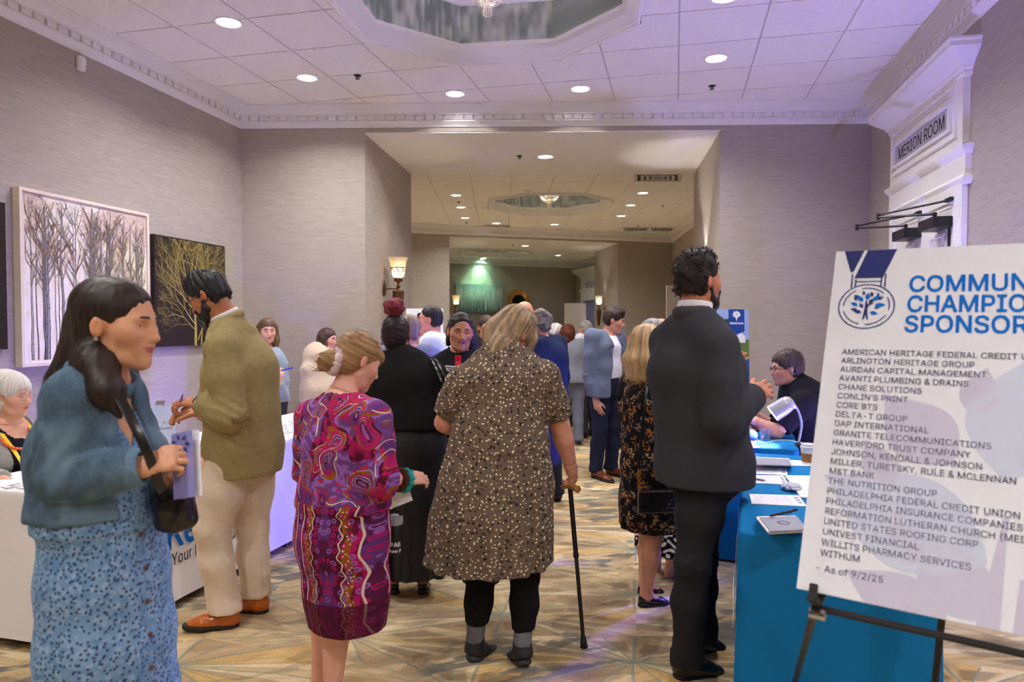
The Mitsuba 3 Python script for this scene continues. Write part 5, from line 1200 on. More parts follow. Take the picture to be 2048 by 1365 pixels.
        lc = np.array(lin(186, 104, 98)) * (.55 + .45 * s.skin[0] / .75) if s.sex == 'f' else s.skin * [.82, .62, .6]
        col[lip] = lc
        if s.mouth:
            inn = (np.abs(q[:, 0]) < wd * .76) & (q[:, 1] < .0905) & (q[:, 1] > .06) & (np.abs(q[:, 2] - (-.0635 - .004 * s.mouth)) < .009); col[inn] = lin(96, 44, 40)
        s.bodykey = obj('body', m, 'skin', s.key, True, color=np.clip(col, 0, 1)); s.eyes(); return s
    def eyes(s, brow=None, iris=(72, 50, 36), h=1):
        if s.q < 1: return
        for g in (-1, 1):
            m = trimesh.creation.icosphere(subdivisions=3, radius=.0134 * s.hs); d = nrm(s.HR @ np.array([g * -.02, 1, -.10])); n = m.vertices / np.linalg.norm(m.vertices, axis=1, keepdims=True); a = n @ d
            col = np.where((a > .91)[:, None], np.where((a > .982)[:, None], lin(12, 10, 10), lin(*iris)), lin(226, 218, 212)); m.vertices = m.vertices + s.hp(g * .031, .0665, .001)
            obj('eye', m, 'gloss', s.bodykey, True, color=col)
    def teeth(s):
        m = []; w = (.020 + .004 * s.smile) * s.hs
        for i in range(9):
            a = (i - 4) / 4; p = s.hp(a * .019, .0875 - .0035 * a * a, -.0605 + .0045 * a * a); b_ = trimesh.creation.box(extents=np.array([.0046, .004, .0080 - .0016 * abs(a)]) * s.hs); m.append(put(b_, M4(*s.HR.T, p)))
        obj('teeth', cat(m), 'gloss', s.bodykey, False, color=np.tile(lin(238, 232, 224), (len(cat(m).vertices), 1)))
    def brows(s, col=(50, 36, 28), thick=1.0, lift=0.0):
        m = []
        for g in (-1, 1):
            pts = [(g * .014, .0935, .0230 + lift), (g * .027, .0905, .0258 + lift), (g * .041, .080, .0235 + lift), (g * .049, .071, .0180 + lift)]
            m.append(tube([s.hp(*p) for p in curve(pts, 4)], np.interp(np.linspace(0, 1, 12), [0, .3, 1], [.0042, .0052, .002]) * s.hs * thick, 6))
        m = cat(m); obj('eyebrows', m, 'hair', s.key, True, color=np.tile(lin(*col), (len(m.vertices), 1)))
    def glasses(s, col=(26, 24, 26), rim=.0018, shape=(.024, .017), lens=True):
        t = s.key + '__glasses'; ms = []; A = np.linspace(0, 2 * np.pi, 25)
        for g in (-1, 1):
            pts = [s.hp(g * .031 + shape[0] * np.sign(math.cos(a)) * abs(math.cos(a)) ** .6, .104 - .006 * abs(math.cos(a)) * (1 if math.cos(a) * g > 0 else .3), -.002 + shape[1] * np.sign(math.sin(a)) * abs(math.sin(a)) ** .6) for a in A]
            ms.append(tube(pts, rim, 6, False)); ms.append(tube([s.hp(g * .056, .098, .004), s.hp(g * .074, .06, .004), s.hp(g * .081, .0, .004), s.hp(g * .081, -.02, -.012)], rim, 6))
            if lens: obj('lens', trimesh.Trimesh([s.hp(g * .031, .103, -.002)] + pts[:-1], [[0, i + 1, (i + 1) % 24 + 1] for i in range(24)], process=False), 'clear_glass', t)
        ms.append(tube([s.hp(-.008, .105, .004), s.hp(0, .109, .006), s.hp(.008, .105, .004)], rim, 6)); m = cat(ms); _taken.discard(t); obj('glasses', m, 'gloss', s.key, True, color=np.tile(lin(*col), (len(m.vertices), 1)))
    # ---------------- hair
    def hair(s, color, style='short', h=.006, amp=.003, freq=34, extra=None, name='hair', back=0.0, line=.062, side=-.03, vol=1.0, nape=-.075, streak=.5, tips=None, seed=None, part=None, faceclear=1.0, ear=False, ragged=0.0):
        A = Sdf(); hs = s.hs; H = s.hp; R = s.HR; rng_ = np.random.default_rng(seed or s.seed); g = 'h'
        A.ell(g, H(0, -.012, .040), np.array([.083, .101, .090]) * hs * vol, R, .02); A.ell(g, H(0, -.045, -.02), np.array([.074, .062, .075]) * hs * vol, R, .03)
        # the face and ears stay clear
        F = Sdf(); F.ell('f', H(0, .10, line - .115), np.array([.079 * faceclear, .088, .098]) * hs, R, .02); F.ell('f', H(0, .085, -.06), np.array([.09, .085, .07]) * hs, R, .02)
        F.fold(wr(s.seed, 75 / hs, .005))
        if ear or style in ('short', 'curly'):
            for sg in (-1, 1): F.ell('f', H(sg * .085, .0, -.032), np.array([.03, .030, .044]) * hs, R, .015)
        A.carve(F, .010)
        if style in ('short', 'curly'): A.cut(H(0, -.03, nape), -(R[:, 2] * .9 + R[:, 1] * .45), .012)
        E = Sdf()
        for e in (extra or []):
            pts = [p if len(p) == 3 and abs(p[0]) + abs(p[1]) > .6 and False else p for p in e[0]]
            E.loft(g, [H(*p) if e[2] == 'h' else np.asarray(p) for p in pts], [(r if np.isscalar(r) else tuple(r)) for r in e[1]], e[3] if len(e) > 3 else R[:, 0], .025, seg_k=.03)
        if E.P:
            A0 = A; U = Sdf(); lo = np.minimum(A0.bounds()[0], E.bounds()[0]); hi = np.maximum(A0.bounds()[1], E.bounds()[1])
            U.add(g, lo, hi, lambda p: smin(A0(p, False), E(p, False), .02), .001)
        else: U = A
        o = f4(s.J['hed']); Rf = f4(R); ph = rng_.uniform(0, 6.3, 6)
        def strand(p):
            q = (p - o) @ Rf / hs; an = np.arctan2(q[:, 0], -(q[:, 1]) + 1e-6)
            if style == 'curly':
                k = freq * 2.2; a = np.sin(q[:, 0] * k + 2 * np.sin(q[:, 2] * k * .7 + ph[0])) + np.sin(q[:, 1] * k + 2 * np.sin(q[:, 0] * k * .6 + ph[1])) + np.sin(q[:, 2] * k * 1.1 + 2 * np.sin(q[:, 1] * k * .8 + ph[2])); return a / 3
            if style == 'back': an = q[:, 2] * 12 + q[:, 0] * 4 * np.sign(q[:, 0] + 1e-6)
            w = 1.2 * np.sin(q[:, 2] * 14 + ph[3]) + .8 * np.sin(q[:, 2] * 31 + an * 3 + ph[4]) + .6 * np.sin(q[:, 1] * 24 + ph[5])
            return (np.sin(an * freq * .55 + w * 1.3) + .7 * np.sin(an * freq * 1.3 + w * 2 + ph[0]) + .5 * np.sin(an * freq * 2.7 + w * 2.5 + ph[1])) / 2.2
        if ragged:
            zb = U.bounds()[0][2] + .04; U.fold(lambda p: ragged * np.clip((zb + .13 - p[:, 2]) / .13, 0, 1) * (.4 + .6 * strand(p * [1, 1, .3])))
        U.fold(lambda p: amp * strand(p)); m = relax(U.mesh(h), 1); q = (m.vertices - s.J['hed']) @ R / hs
        an = np.arctan2(q[:, 0], -q[:, 1])
        if style == 'back': u_, v_ = q[:, 2] * .9 + .25 * np.abs(q[:, 0]), q[:, 1] * 1.0
        elif style == 'curly': u_, v_ = q[:, 0] * 1.6 + q[:, 2] * .6, q[:, 2] * 1.3 + q[:, 1]
        else: u_, v_ = an * .085, q[:, 2] + .4 * np.clip(q[:, 2], 0, 1) * 0
        hid = hair_id(lin(*HAIR[color]) if isinstance(color, str) else lin(*color), tips and lin(*tips), streak); key = 'curly_hair' if style == 'curly' else 'strand_hair'
        k = obj(name, m, key, s.key, True, uv=np.column_stack([np.clip(u_, -4, 4) + 10 * hid, v_])); s.hairsdf = U; s.hairmesh, s.hairkey, s.hid, s.hkey = m, key, hid, k; return k
    def wisps(s, n, L, r=.0012, mode='fall', lift=.004, fmax=9.0):
        """loose locks over the hair: 'fall' hangs down, 'back' sweeps rearwards, 'curl' rolls up"""
        m = s.hairmesh; rg = np.random.default_rng(s.seed + 5); N = m.vertex_normals; V = np.array(m.vertices); R = s.HR; Q = (V - s.J['hed']) @ R / s.hs; ok = np.nonzero((Q[:, 1] < fmax) & ((np.abs(Q[:, 0]) < .07) | (Q[:, 1] < -.02) | (Q[:, 2] < -.1)))[0]; pick = rg.choice(ok, n); ms, us = [], []
        for i in pick:
            p, nn = V[i], N[i]
            if mode == 'curl':
                t = nrm(np.cross(nn, rg.normal(0, 1, 3))); q = np.linspace(0, 1, 7); a = q * rg.uniform(2.5, 4.5); c = L * rg.uniform(.5, 1.0)
                pts = p + t * (c * np.sin(a))[:, None] + nn * (c * (1 - np.cos(a)) * .8 - .002)[:, None] + np.cross(nn, t) * (q * c * rg.uniform(-1.2, 1.2))[:, None]
            else:
                g = np.array([0, 0, -1.0]) if mode == 'fall' else -R[:, 1] - R[:, 2] * .25; g = g * .9 + rg.normal(0, .22, 3); t = g - nn * np.dot(g, nn); t = nrm(t) * .8 + g * .2; q = np.linspace(0, 1, 6); l = L * rg.uniform(.4, 1.1); w = rg.normal(0, .5)
                pts = p + t * (q * l)[:, None] + nn * (lift * np.sin(q * 2.6) * rg.uniform(.2, 1.2) - .0015)[:, None] + np.cross(nn, t) * (q * q * l * .25 * w)[:, None]
            k = tube(pts, r * np.interp(np.linspace(0, 1, len(pts)), [0, .3, 1], [.7, 1, .25]) * rg.uniform(.7, 1.5), 4, False); ms.append(k); us.append(np.column_stack([np.full(len(k.vertices), rg.uniform(-.2, .2)), np.full(len(k.vertices), rg.uniform(-.15, .1))]))
        m2 = cat(ms); u = np.vstack(us); obj('loose_locks', m2, s.hairkey, s.hkey, True, None, uv=np.column_stack([u[:, 0] + 10 * s.hid, u[:, 1]]), stuff=True)
    def beard(s, color, h=.004, full=1.0):
        A = Sdf(); H = s.hp; hs = s.hs; R = s.HR
        A.loft('b', [H(-.066, .012, -.03), H(-.058, .02, -.07), H(-.040, .055, -.098), H(0, .080, -.112), H(.040, .055, -.098), H(.058, .02, -.07), H(.066, .012, -.03)], np.array([.012, .020, .026, .031, .026, .020, .012]) * hs * full, None, .02)
        A.loft('b', [H(-.030, .078, -.075), H(-.027, .088, -.05), H(0, .100, -.0465), H(.027, .088, -.05), H(.030, .078, -.075)], np.array([.013, .009, .0065, .009, .013]) * hs, None, .012)
        C = Sdf(); C.ell('f', H(0, .105, -.062), np.array([.021, .03, .0095]) * hs, R, .01); A.carve(C, .004); A.fold(wr(7, 190, .002)); m = A.mesh(h); n = meshkit.noise(m.vertices * 160, 2)[:, None]
        obj('beard', m, 'hair', s.key, True, color=np.array(lin(*HAIR[color])) * (.5 + n))
    # ---------------- clothing
    def cloth(s, name, A, h, color, bsdf='cloth', vary=.12, label=None, uvs=None, lo=None, hi=None, colfn=None):
        m = A.mesh(h, lo, hi)
        if not len(m.faces): return None
        m = relax(m, 3)
        if uvs is not None: return obj(name, m, bsdf, s.key, True, label, uv=uvs(m.vertices))
        c = np.array(lin(*color)); n = meshkit.noise(m.vertices * 60, 4)[:, None] * .6 + meshkit.noise(m.vertices * 9, 6)[:, None] * .4; col = c * (1 - vary + 2 * vary * n)
        if colfn is not None: col = colfn(m.vertices, col)
        return obj(name, m, bsdf, s.key, True, label, color=np.clip(col, 0, 1))
    def neck_hole(s, r=.075, drop=.0, fwd=.01):
        N = Sdf(); a = s.J['nek'] + s.Fv * fwd; up = nrm(s.hp(0, -.02, -.06) - s.J['nek']); N.loft('n', [a - up * (.02 + drop), a + up * .16], [r * s.sc * .9, r * s.sc * 1.15], None, .01); return N
    def top(s, infl=.010, hem=None, sleeve=(1.0, 1.0), vneck=None, wr_amp=.003, wr_freq=26, flare=None, neck=.072, neck_drop=.0, open_front=None, seed=0, belly=0.0, cuffk=1.0, hemtilt=(0, 0), groups=('torso', 'sh', 'armL', 'armR'), boxy=0.0, armk=.02, seam=False):
        """shirt or jacket: the body's upper groups, inflated; hem = height of its lower edge; sleeve = how far each sleeve (L, R) reaches from shoulder (0) over elbow (.5) to wrist (1)"""
        J = s.J; A = s.S.sub([g for g in groups if not g.startswith('arm')], infl)
        hemz = hem if hem is not None else J['pel'][2] - .05
        T_ = s.tor; f = flare or (T_['hi'][0], T_['hi'][1])
        bot = s.L(0, 0, 0); pel = J['pel']; base = np.array([pel[0], pel[1], hemz - .03])
        wai = J['wai']
        A.loft('skirt', [J['che'] - [0, 0, .03], wai, pel, base], [T_['ch'], (max(T_['wa'][0], T_['ch'][0] * boxy), max(T_['wa'][1], T_['ch'][1] * boxy)), (f[0] * .5 + T_['hi'][0] * .5, f[1] * .5 + T_['hi'][1] * .5), f], s.lat, .03, seg_k=.05)
        for n, sl in zip('LR', sleeve):
            if 'arm' + n not in groups or sl <= 0: continue
            B = s.S.sub(['arm' + n]); sh, el, wr_ = J['sh' + n], J['el' + n], J['wr' + n]
            if sl <= .5: p = sh + (el - sh) * sl * 2; d = el - sh
            else: p = el + (wr_ - el) * (sl - .5) * 2; d = wr_ - el
            fnB = B.P[0]; p4, d4 = f4(p), f4(nrm(d))
            ex = .006 * cuffk
            def fn(q, fb=fnB[3], p4=p4, d4=d4, el4=f4(el), sl=sl, ex=ex):
                dd = fb(q) - ex; c = (q - p4) @ d4
                if sl > .5: c = np.where(((q - el4) @ d4) > -.06, c, -1.0)
                return smax(dd, c, .008)
            A.add('arm' + n, fnB[1], fnB[2], fn, armk)
        for n, sl in zip('LR', sleeve):
            if 'arm' + n in groups and sl > .6 and wr_amp:
                e_, d_ = f4(J['el' + n]), f4(nrm(J['wr' + n] - J['sh' + n])); g_ = f4(nrm(np.cross(d_, s.Fv) + .3 * s.Fv))
                A.fold(lambda p, e_=e_, d_=d_, g_=g_: wr_amp * .9 * np.exp(-((p - e_) ** 2).sum(1) / .011) * np.sin(((p - e_) @ d_) * 150 + 2.2 * np.sin(((p - e_) @ g_) * 45)))
        if seam:
            c_ = f4(J['che']); R_, F_ = f4(s.Rv), f4(s.Fv)
            A.fold(lambda p: .0035 * np.exp(-(((p - c_) @ R_) / .0045) ** 2) * (((p - c_) @ F_) < 0))
        A.cut([0, 0, hemz], [hemtilt[0], hemtilt[1], -1], .006)
        if neck: A.carve(s.neck_hole(neck, neck_drop), .008)
        if vneck:
            V = Sdf(); a = J['nek'] + s.Fv * .05 + [0, 0, .03]; b_ = J['che'] + s.Fv * .16 + [0, 0, vneck[1]]
            V.loft('v', [a, b_], [(vneck[0], .09), (.006, .09)], s.Rv, .01); A.carve(V, .008)
        if open_front:
            O = Sdf(); w0, w1, z0, z1 = open_front; c = np.array([pel[0], pel[1], 0]); top_ = J['nek'] * [1, 1, 0]
            def fn(p, c=f4(c), t=f4(top_), R=f4(s.Rv), F=f4(s.Fv)):
                k = np.clip((p[:, 2] - z0) / (z1 - z0), 0, 1); ctr = c + (t - c) * np.clip((p[:, 2] - pel[2]) / (J['nek'][2] - pel[2]), 0, 1)[:, None]
                q = p - ctr; x = q @ R; y = q @ F; w = w0 + (w1 - w0) * k; return np.maximum(np.maximum(np.abs(x) - w, .02 - y), -(y))
            O.add('o', [-99] * 3, [99] * 3, fn, .001); A.carve(O, .008)
        if wr_amp: A.fold(wr(s.seed + seed, wr_freq, wr_amp, (1, 1, .8)))
        return A
    def trousers(s, infl=.012, waist=None, cuff=.06, wr_amp=.003, wide=1.0, seed=3, tight=False):
        J = s.J; A = Sdf(); A.infl = 0.0; T_ = s.tor; wz = waist or J['wai'][2] - .04
        A.loft('p', [J['pel'] - [0, 0, .03], J['pel'], J['wai']], [(T_['hi'][0] * .96, T_['hi'][1] * .96), T_['hi'], (T_['wa'][0], T_['wa'][1])], s.lat, .03, seg_k=.04)
        for n in 'LR':
            hi, kn, an = J['hi' + n], J['kn' + n], J['an' + n]; lg = s.sc * wide; ft = an + nrm(an - kn) * .06
            r = [.092 * lg, .078 * lg, .060 * lg, .057 * lg, .052 * lg, .055 * lg] if not tight else [.09 * lg, .076 * lg, .057 * lg, .055 * lg, .038 * lg, .036 * lg]
            A.loft('leg', [hi, hi * .5 + kn * .5, kn, kn * .6 + an * .4, an, ft], r, None, .03, seg_k=.03)
            c = f4([*ft[:2], cuff])
        A.infl = infl; A.cut([0, 0, cuff], [0, 0, -1], .004).cut([0, 0, wz], [0, 0, 1], .004)
        if wr_amp:
            A.fold(wr(s.seed + seed, 24, wr_amp, (1, 1, 1.3)))
            for n in 'LR':
                for q, w_ in ((J['kn' + n], .010), (J['an' + n] + [0, 0, .06], .006)):
                    q = f4(q); A.fold(lambda p, q=q, w_=w_: wr_amp * .8 * np.exp(-((p - q) ** 2).sum(1) / w_) * np.sin((p[:, 2] - q[2]) * 130 + 2.5 * np.sin((p[:, 0] - q[0]) * 40 + (p[:, 1] - q[1]) * 30)))
        return A
    def seam_line(s, name, S_, px_, y, col, parent, r=.0022):
        P_ = [on_cloth(S_, u, v, y) for u, v in curve(np.array(px_, float), 6)]; m = tube([q - n * .0004 for q, n in P_], r, 5); return obj(name, m, 'cloth', parent, True, color=np.tile(lin(*col), (len(m.vertices), 1)))
    def lapels(s, A, color, w0=.05, zt=None, zb=None, wd=.055):
        zt = zt or s.J['nek'][2] + .01; zb = zb or s.J['wai'][2]; a, b = s.J['nek'], s.J['wai']
        for sg in (-1, 1):
            z = np.linspace(zt, zb, 12); V = []
            for i, h in enumerate(z):
                t = (zt - h) / (zt - zb); c = a + (b - a) * t; c = np.array([c[0], c[1], h]); ww = wd * (math.sin(math.pi * min(t * 1.15 + .12, 1)) ** .7 if t < .86 else .25)
                for x in (w0 * (1 - .55 * t), w0 * (1 - .55 * t) + ww): V.append(surf_pt(A, c + s.Rv * sg * x, s.Fv) + s.Fv * .005)
            F = [[2 * i, 2 * i + 1, 2 * i + 3] for i in range(11)] + [[2 * i, 2 * i + 3, 2 * i + 2] for i in range(11)]; m = trimesh.Trimesh(V, F, process=False); obj('lapel', m, 'cloth', s.key, True, color=np.tile(lin(*color), (len(V), 1)))
    def skirt(s, levels, pleats=(0, 0), axis=None, k=.03, hemz=None, seed=5, top=None, wr_amp=.002, ctr=None):
        """levels: (centre point, (half width, half depth)) from the top down"""
        A = Sdf(); A.loft('skirt', [np.asarray(c) for c, _ in levels], [r for _, r in levels], s.lat, k, seg_k=.06)
        z1, z0 = levels[0][0][2], levels[-1][0][2]; c0 = f4(levels[-1][0]); n, amp = pleats; R4, F4 = f4(s.Rv), f4(s.Fv); r_ = np.random.default_rng(s.seed + seed); ph = r_.uniform(0, 6.3, 4)
        if amp:
            def fn(p):
                q = p - c0; an = np.arctan2(q @ R4, q @ F4); t = np.clip((z1 - p[:, 2]) / (z1 - z0), 0, 1) ** 1.4
                return amp * t * (np.sin(an * n + ph[0] + .6 * np.sin(an * 3 + ph[1]) + .5 * np.sin(p[:, 2] * 5)) * .7 + .4 * np.sin(an * n * 1.63 + ph[2]))
            A.fold(fn)
        if wr_amp: A.fold(wr(s.seed + seed, 16, wr_amp, (1, 1, .4)))
        if hemz is not None: A.cut([0, 0, hemz], [0, 0, -1], .004)
        if top is not None: A.cut([0, 0, top], [0, 0, 1], .004)
        return A
    def uvcyl(s, r=.2, flip=0.0):
        """wraps a print round the body: u along the girth, v up; the seam is at the person's front (flip=0) or back (pi)"""
        c = s.J['pel']; top_ = s.J['nek']
        def fn(v):
            t = np.clip((v[:, 2] - c[2]) / max(top_[2] - c[2], .1), 0, 1)[:, None]; q = v - (c + (top_ - c) * t)
            an = np.arctan2(q @ s.Rv, -(q @ s.Fv)); return np.column_stack([an * r, v[:, 2]])
        return fn
    def uvflat(s):
        """prints that are laid on front and back panels: u along the shoulders"""
        c = s.J['pel']
        def fn(v): q = v - c; return np.column_stack([q @ s.Rv, v[:, 2]])
        return fn
    def shoes(s, color, kind='oxford', h=.006, sole=(30, 28, 28), bsdf='gloss', solez=.022, lacecol=None, names=('L', 'R')):
        for n in names:
            an, to = s.J['an' + n], s.J['to' + n]; base = min(an[2] - .05 * s.sc, to[2] - .015); d = to - an; d[2] = 0; L = np.linalg.norm(d); d = d / L; sd = np.array([d[1], -d[0], 0]); sc = s.sc * (1.0 if s.sex == 'm' else .88)
            lift = an[2] - .086 * sc; up = np.array([0, 0, 1.0]); hl = an - d * .045 * sc; toe = to + d * .012
            zt = to[2] - .02
            P = lambda f, z, x=0.0: hl + d * (np.linalg.norm((toe - hl) * [1, 1, 0]) * f) + sd * x + up * (lift * (1 - f) + zt * f + z - hl[2])
            A = Sdf(); w = .042 * sc * (1.14 if kind == 'sneaker' else 1.0)
            A.loft('u', [P(.10, .045), P(.35, .042), P(.68, .034), P(.90, .026)], [(w * .82, .045 * sc), (w * .9, .040 * sc), (w * 1.06, .026 * sc), (w * .75, .017 * sc)], sd, .02, seg_k=.02)
            if kind in ('oxford', 'sneaker'): A.loft('u', [P(.12, .06), P(.15, (.130 if kind == 'sneaker' else .098) * sc)], [(.053 if kind == 'sneaker' else .043) * sc, (.052 if kind == 'sneaker' else .042) * sc], None, .03)
            if kind in ('flat', 'sandal'):
                O = Sdf(); O.loft('o', [P(.14, .09), P(.42, .085), P(.60, .080)], [(w * .80, .045 * sc), (w * .85, .042 * sc), (w * .7, .034 * sc)], sd, .01); A.carve(O, .004)
            else: A.cut(P(.14, (.134 if kind == 'sneaker' else .101) * sc), up, .004)
            pl = P(.5, solez); A.cut(pl, -(up + d * ((lift - zt) / max(np.linalg.norm((toe - hl) * [1, 1, 0]), .1))), .003)
            if kind == 'oxford': A.fold(wr(3, 60, .0012))
            m = A.mesh(h); c = np.array(lin(*color)); nz = meshkit.noise(m.vertices * 30, 8)[:, None]; k = obj('shoe', m, bsdf, s.key, True, None, color=np.clip(c * (.82 + .36 * nz), 0, 1))
            B = Sdf(); hz = solez
            B.loft('s', [P(.09, hz * .5), P(.35, hz * .5), P(.68, hz * .5), P(.92, hz * .5)], [(w * .92, .04), (w * .86, .04), (w * 1.14, .04), (w * .80, .04)], sd, .01, seg_k=.02); tl = up + d * ((lift - zt) / max(np.linalg.norm((toe - hl) * [1, 1, 0]), .1))
            B.cut(P(.5, solez + .001), tl, .002).cut(P(.5, .0005), -tl, .002)
            m = B.mesh(h * 1.7); obj('sole', m, 'satin', k, True, None, color=np.tile(lin(*sole), (len(m.vertices), 1)))
            if lacecol is not None:
                ms = []
                for i in range(4):
                    f = .36 + .075 * i; z = .083 - .011 * i; ms.append(tube([P(f, z - .004, -.022), P(f + .012, z + .006, 0), P(f, z - .004, .022)], .0024, 5))
                ms.append(tube([P(.36, .088, 0), P(.33, .086, .03), P(.40, .07, .05)], .002, 5)); ms.append(tube([P(.36, .088, 0), P(.33, .086, -.03), P(.41, .07, -.05)], .002, 5)); m = cat(ms); obj('lace', m, 'cloth', k, True, None, color=np.tile(lin(*lacecol), (len(m.vertices), 1)))
    def ring(s, name, c, n, r, rt, color, bsdf='cloth', flat=1.0, ell=(1, 1), h=None, amp=0.0, X=None):
        """a band round an axis n (collar, cuff, scrunchie, bracelet)"""
        n = nrm(n); X = nrm(np.cross(n, [0.3, .2, 1.0])) if X is None else nrm(X - n * np.dot(X, n)); Y = np.cross(n, X); a = np.linspace(0, 2 * np.pi, 41)[:-1]; b_ = np.linspace(0, 2 * np.pi, 13)[:-1]; rr = np.random.default_rng(3)
        ph = rr.uniform(0, 6.3, 3); w = 1 + amp * (np.sin(a * 11 + ph[0]) + np.sin(a * 17 + ph[1])) ; V = []
        for i, t in enumerate(a):
            e = X * math.cos(t) * ell[0] + Y * math.sin(t) * ell[1]; V.append(c + e * r + np.outer(np.cos(b_) * rt * w[i], e) + np.outer(np.sin(b_) * rt * flat * w[i], n))
        V = np.vstack(V); F = []; m = len(b_)
        for i in range(40):
            for j in range(m): p, q, r2, t2 = i * m + j, i * m + (j + 1) % m, ((i + 1) % 40) * m + (j + 1) % m, ((i + 1) % 40) * m + j; F += [[p, r2, q], [p, t2, r2]]
        M = trimesh.Trimesh(V, F, process=False); nz = meshkit.noise(V * 140, 2)[:, None]; return obj(name, M, bsdf, s.key, True, None, color=np.clip(np.array(lin(*color)) * (.8 + .4 * nz), 0, 1))
# ---------------------------------------------------------------- printed and woven cloths (u, v in metres on the cloth)
vor = mikit.voronoi
def leopard_fn(p, n, uv):
    u, v = uv.x / .0178, uv.y / .0178; wu = u + .5 * noise(u * .9, v * .9); wv = v + .5 * noise(u * .9 + 9, v * .9 + 4)
    a, b, r = vor(wu, wv); ww = noise(u * 3, v * 3); big = .20 + .12 * ww
    c = mix(lin(94, 80, 68), lin(118, 102, 87), noise(u * 14, v * 14))
    c = mix(c, mi.Color3f(lin(22, 18, 16)), smoothstep(big + .13, big + .07, a) * smoothstep(.40, .54, noise(u * 2.2 + 3, v * 2.2)) * .8)
    return mix(c, mi.Color3f(lin(212, 194, 164)), smoothstep(big, big - .07, a) * dr.select(r > .42, 1.0, 0.0))
def paisley_fn(p, n, uv):
    u, v = uv.x, uv.y
    def dots(x, y, s): a, b, r = vor(x / s, y / s); return a, r
    pur, mag, org, crm, wine, lil = (mi.Color3f(lin(*c)) for c in ((98, 52, 120), (176, 26, 96), (150, 82, 30), (226, 206, 184), (84, 18, 48), (150, 98, 176)))
    # below the waist: mirrored upright stripes
    P_ = .25; uu = u + .055 + P_ / 2; w = dr.abs(uu - dr.floor(uu / P_) * P_ - P_ / 2) * 1.4 + .006 * dr.sin(v * 46); k = w / .175
    nz = noise(u * 60, v * 60)
    s = dr.select(k < .16, pur, dr.select(k < .34, mag, dr.select(k < .55, org, dr.select(k < .72, wine, pur))))
    s = mix(s, wine, smoothstep(.5, .62, fbm(w * 30, v * 16, 0, 3)) * .85)
    a, r = dots(w, v, .032); s = mix(s, dr.select(r > .5, lil, mag), smoothstep(.36, .30, a) * smoothstep(.12, .16, a) * .9)
    for at_, wd in ((.17, .012), (.55, .010)):
        e = dr.abs(w - at_ * .185 - .006 * dr.sin(v * 120) * (1.0 if at_ == .55 else .15)); s = mix(s, crm, smoothstep(wd * .36, wd * .22, e) * .95)
    a, b, r = vor(w / .018, v / .018); s = mix(s, crm, smoothstep(.22, .14, a) * dr.select((k > .36) & (k < .5), 1.0, .0))
    # above: drifting paisley teardrops with ringed hearts and cream scrolls
    x = u + .075 * (noise(u * 13, v * 13) - .5); y = v + .075 * (noise(u * 13 + 5, v * 13 + 2) - .5)
    a, b, r = vor(x / .085, y / .105); ring = a * 11.0; q = ring - dr.floor(ring); iq = dr.floor(ring)
    t = dr.select(iq < 1, lil, dr.select(iq < 2, wine, dr.select(iq < 3, pur, dr.select(iq < 4, mag, dr.select(iq < 5, org, dr.select(r > .45, lil, wine))))))
    t = mix(t, dr.select(r > .5, pur, mag), smoothstep(.45, .6, noise(x * 70 + r * 20, y * 70)) * .8)
    t = mix(t, crm, smoothstep(.20, .10, q) * smoothstep(.4, .5, noise(x * 22, y * 22)) * dr.select((iq == 2) | (iq == 3) | (iq == 5), 1.0, 0.0))
    sc = dr.abs(dr.sin((x + .03 * dr.sin(y * 38)) * 34 + 2 * dr.sin(y * 21))); t = mix(t, crm, smoothstep(.14, .07, sc) * smoothstep(.5, .56, noise(x * 12, y * 12 + 3)))
    a2, b2, r2 = vor(x / .030, y / .030); t = mix(t, mi.Color3f(lin(190, 40, 70)), smoothstep(.24, .18, a2) * dr.select(r2 > .62, 1.0, 0.0))
    c = dr.select(v < .83, s, t)
    hem = smoothstep(.455, .45, v); return mix(c, wine * (.6 + .8 * nz), hem * .85) * .92
def bluefloral_fn(p, n, uv):
    u, v = uv.x / .0125, uv.y / .0125; a, b, r = vor(u, v); pet = .28 + .10 * noise(u * 4, v * 4)
    c = mix(lin(92, 130, 172), lin(128, 160, 196), noise(uv.x * 40, uv.y * 60)); c = mix(c, mi.Color3f(lin(156, 184, 212)), smoothstep(.55, .8, noise(u * 1.4 + 7, v * 1.4)) * .5)
    return mix(c, mi.Color3f(lin(34, 44, 84)), smoothstep(pet, pet - .12, a) * dr.select(r > .25, .9, 0.0))
def darkfloral_fn(p, n, uv):
    u, v = uv.x / .055, uv.y / .055; a, b, r = vor(u, v); c = mi.Color3f(lin(22, 20, 24)); h = fbm(u * 3.5, v * 3.5, 0, 3)
    fl = dr.select(r > .66, mi.Color3f(lin(176, 104, 52)), dr.select(r > .33, mi.Color3f(lin(186, 150, 104)), mi.Color3f(lin(120, 100, 92))))
    c = mix(c, fl, smoothstep(.42, .34, a + .6 * (h - .5)) * smoothstep(.45, .55, noise(u * 7, v * 7)) * .85)
    s = dr.abs(dr.sin(u * 5 + 3 * noise(u, v)) + dr.sin(v * 6 + 2 * noise(u + 4, v))); return mix(c, mi.Color3f(lin(150, 124, 88)), smoothstep(.10, .05, s) * smoothstep(.5, .56, noise(u * 1.6, v * 1.6)))
def leafprint_fn(p, n, uv):
    u, v = uv.x / .032, uv.y / .032; s = dr.sin(u * 4 + 2.5 * dr.sin(v * 2.1 + u)) + dr.sin(v * 5 + 2 * dr.sin(u * 2.7)); return mix(lin(20, 20, 24), lin(232, 230, 230), smoothstep(.15, .3, s))
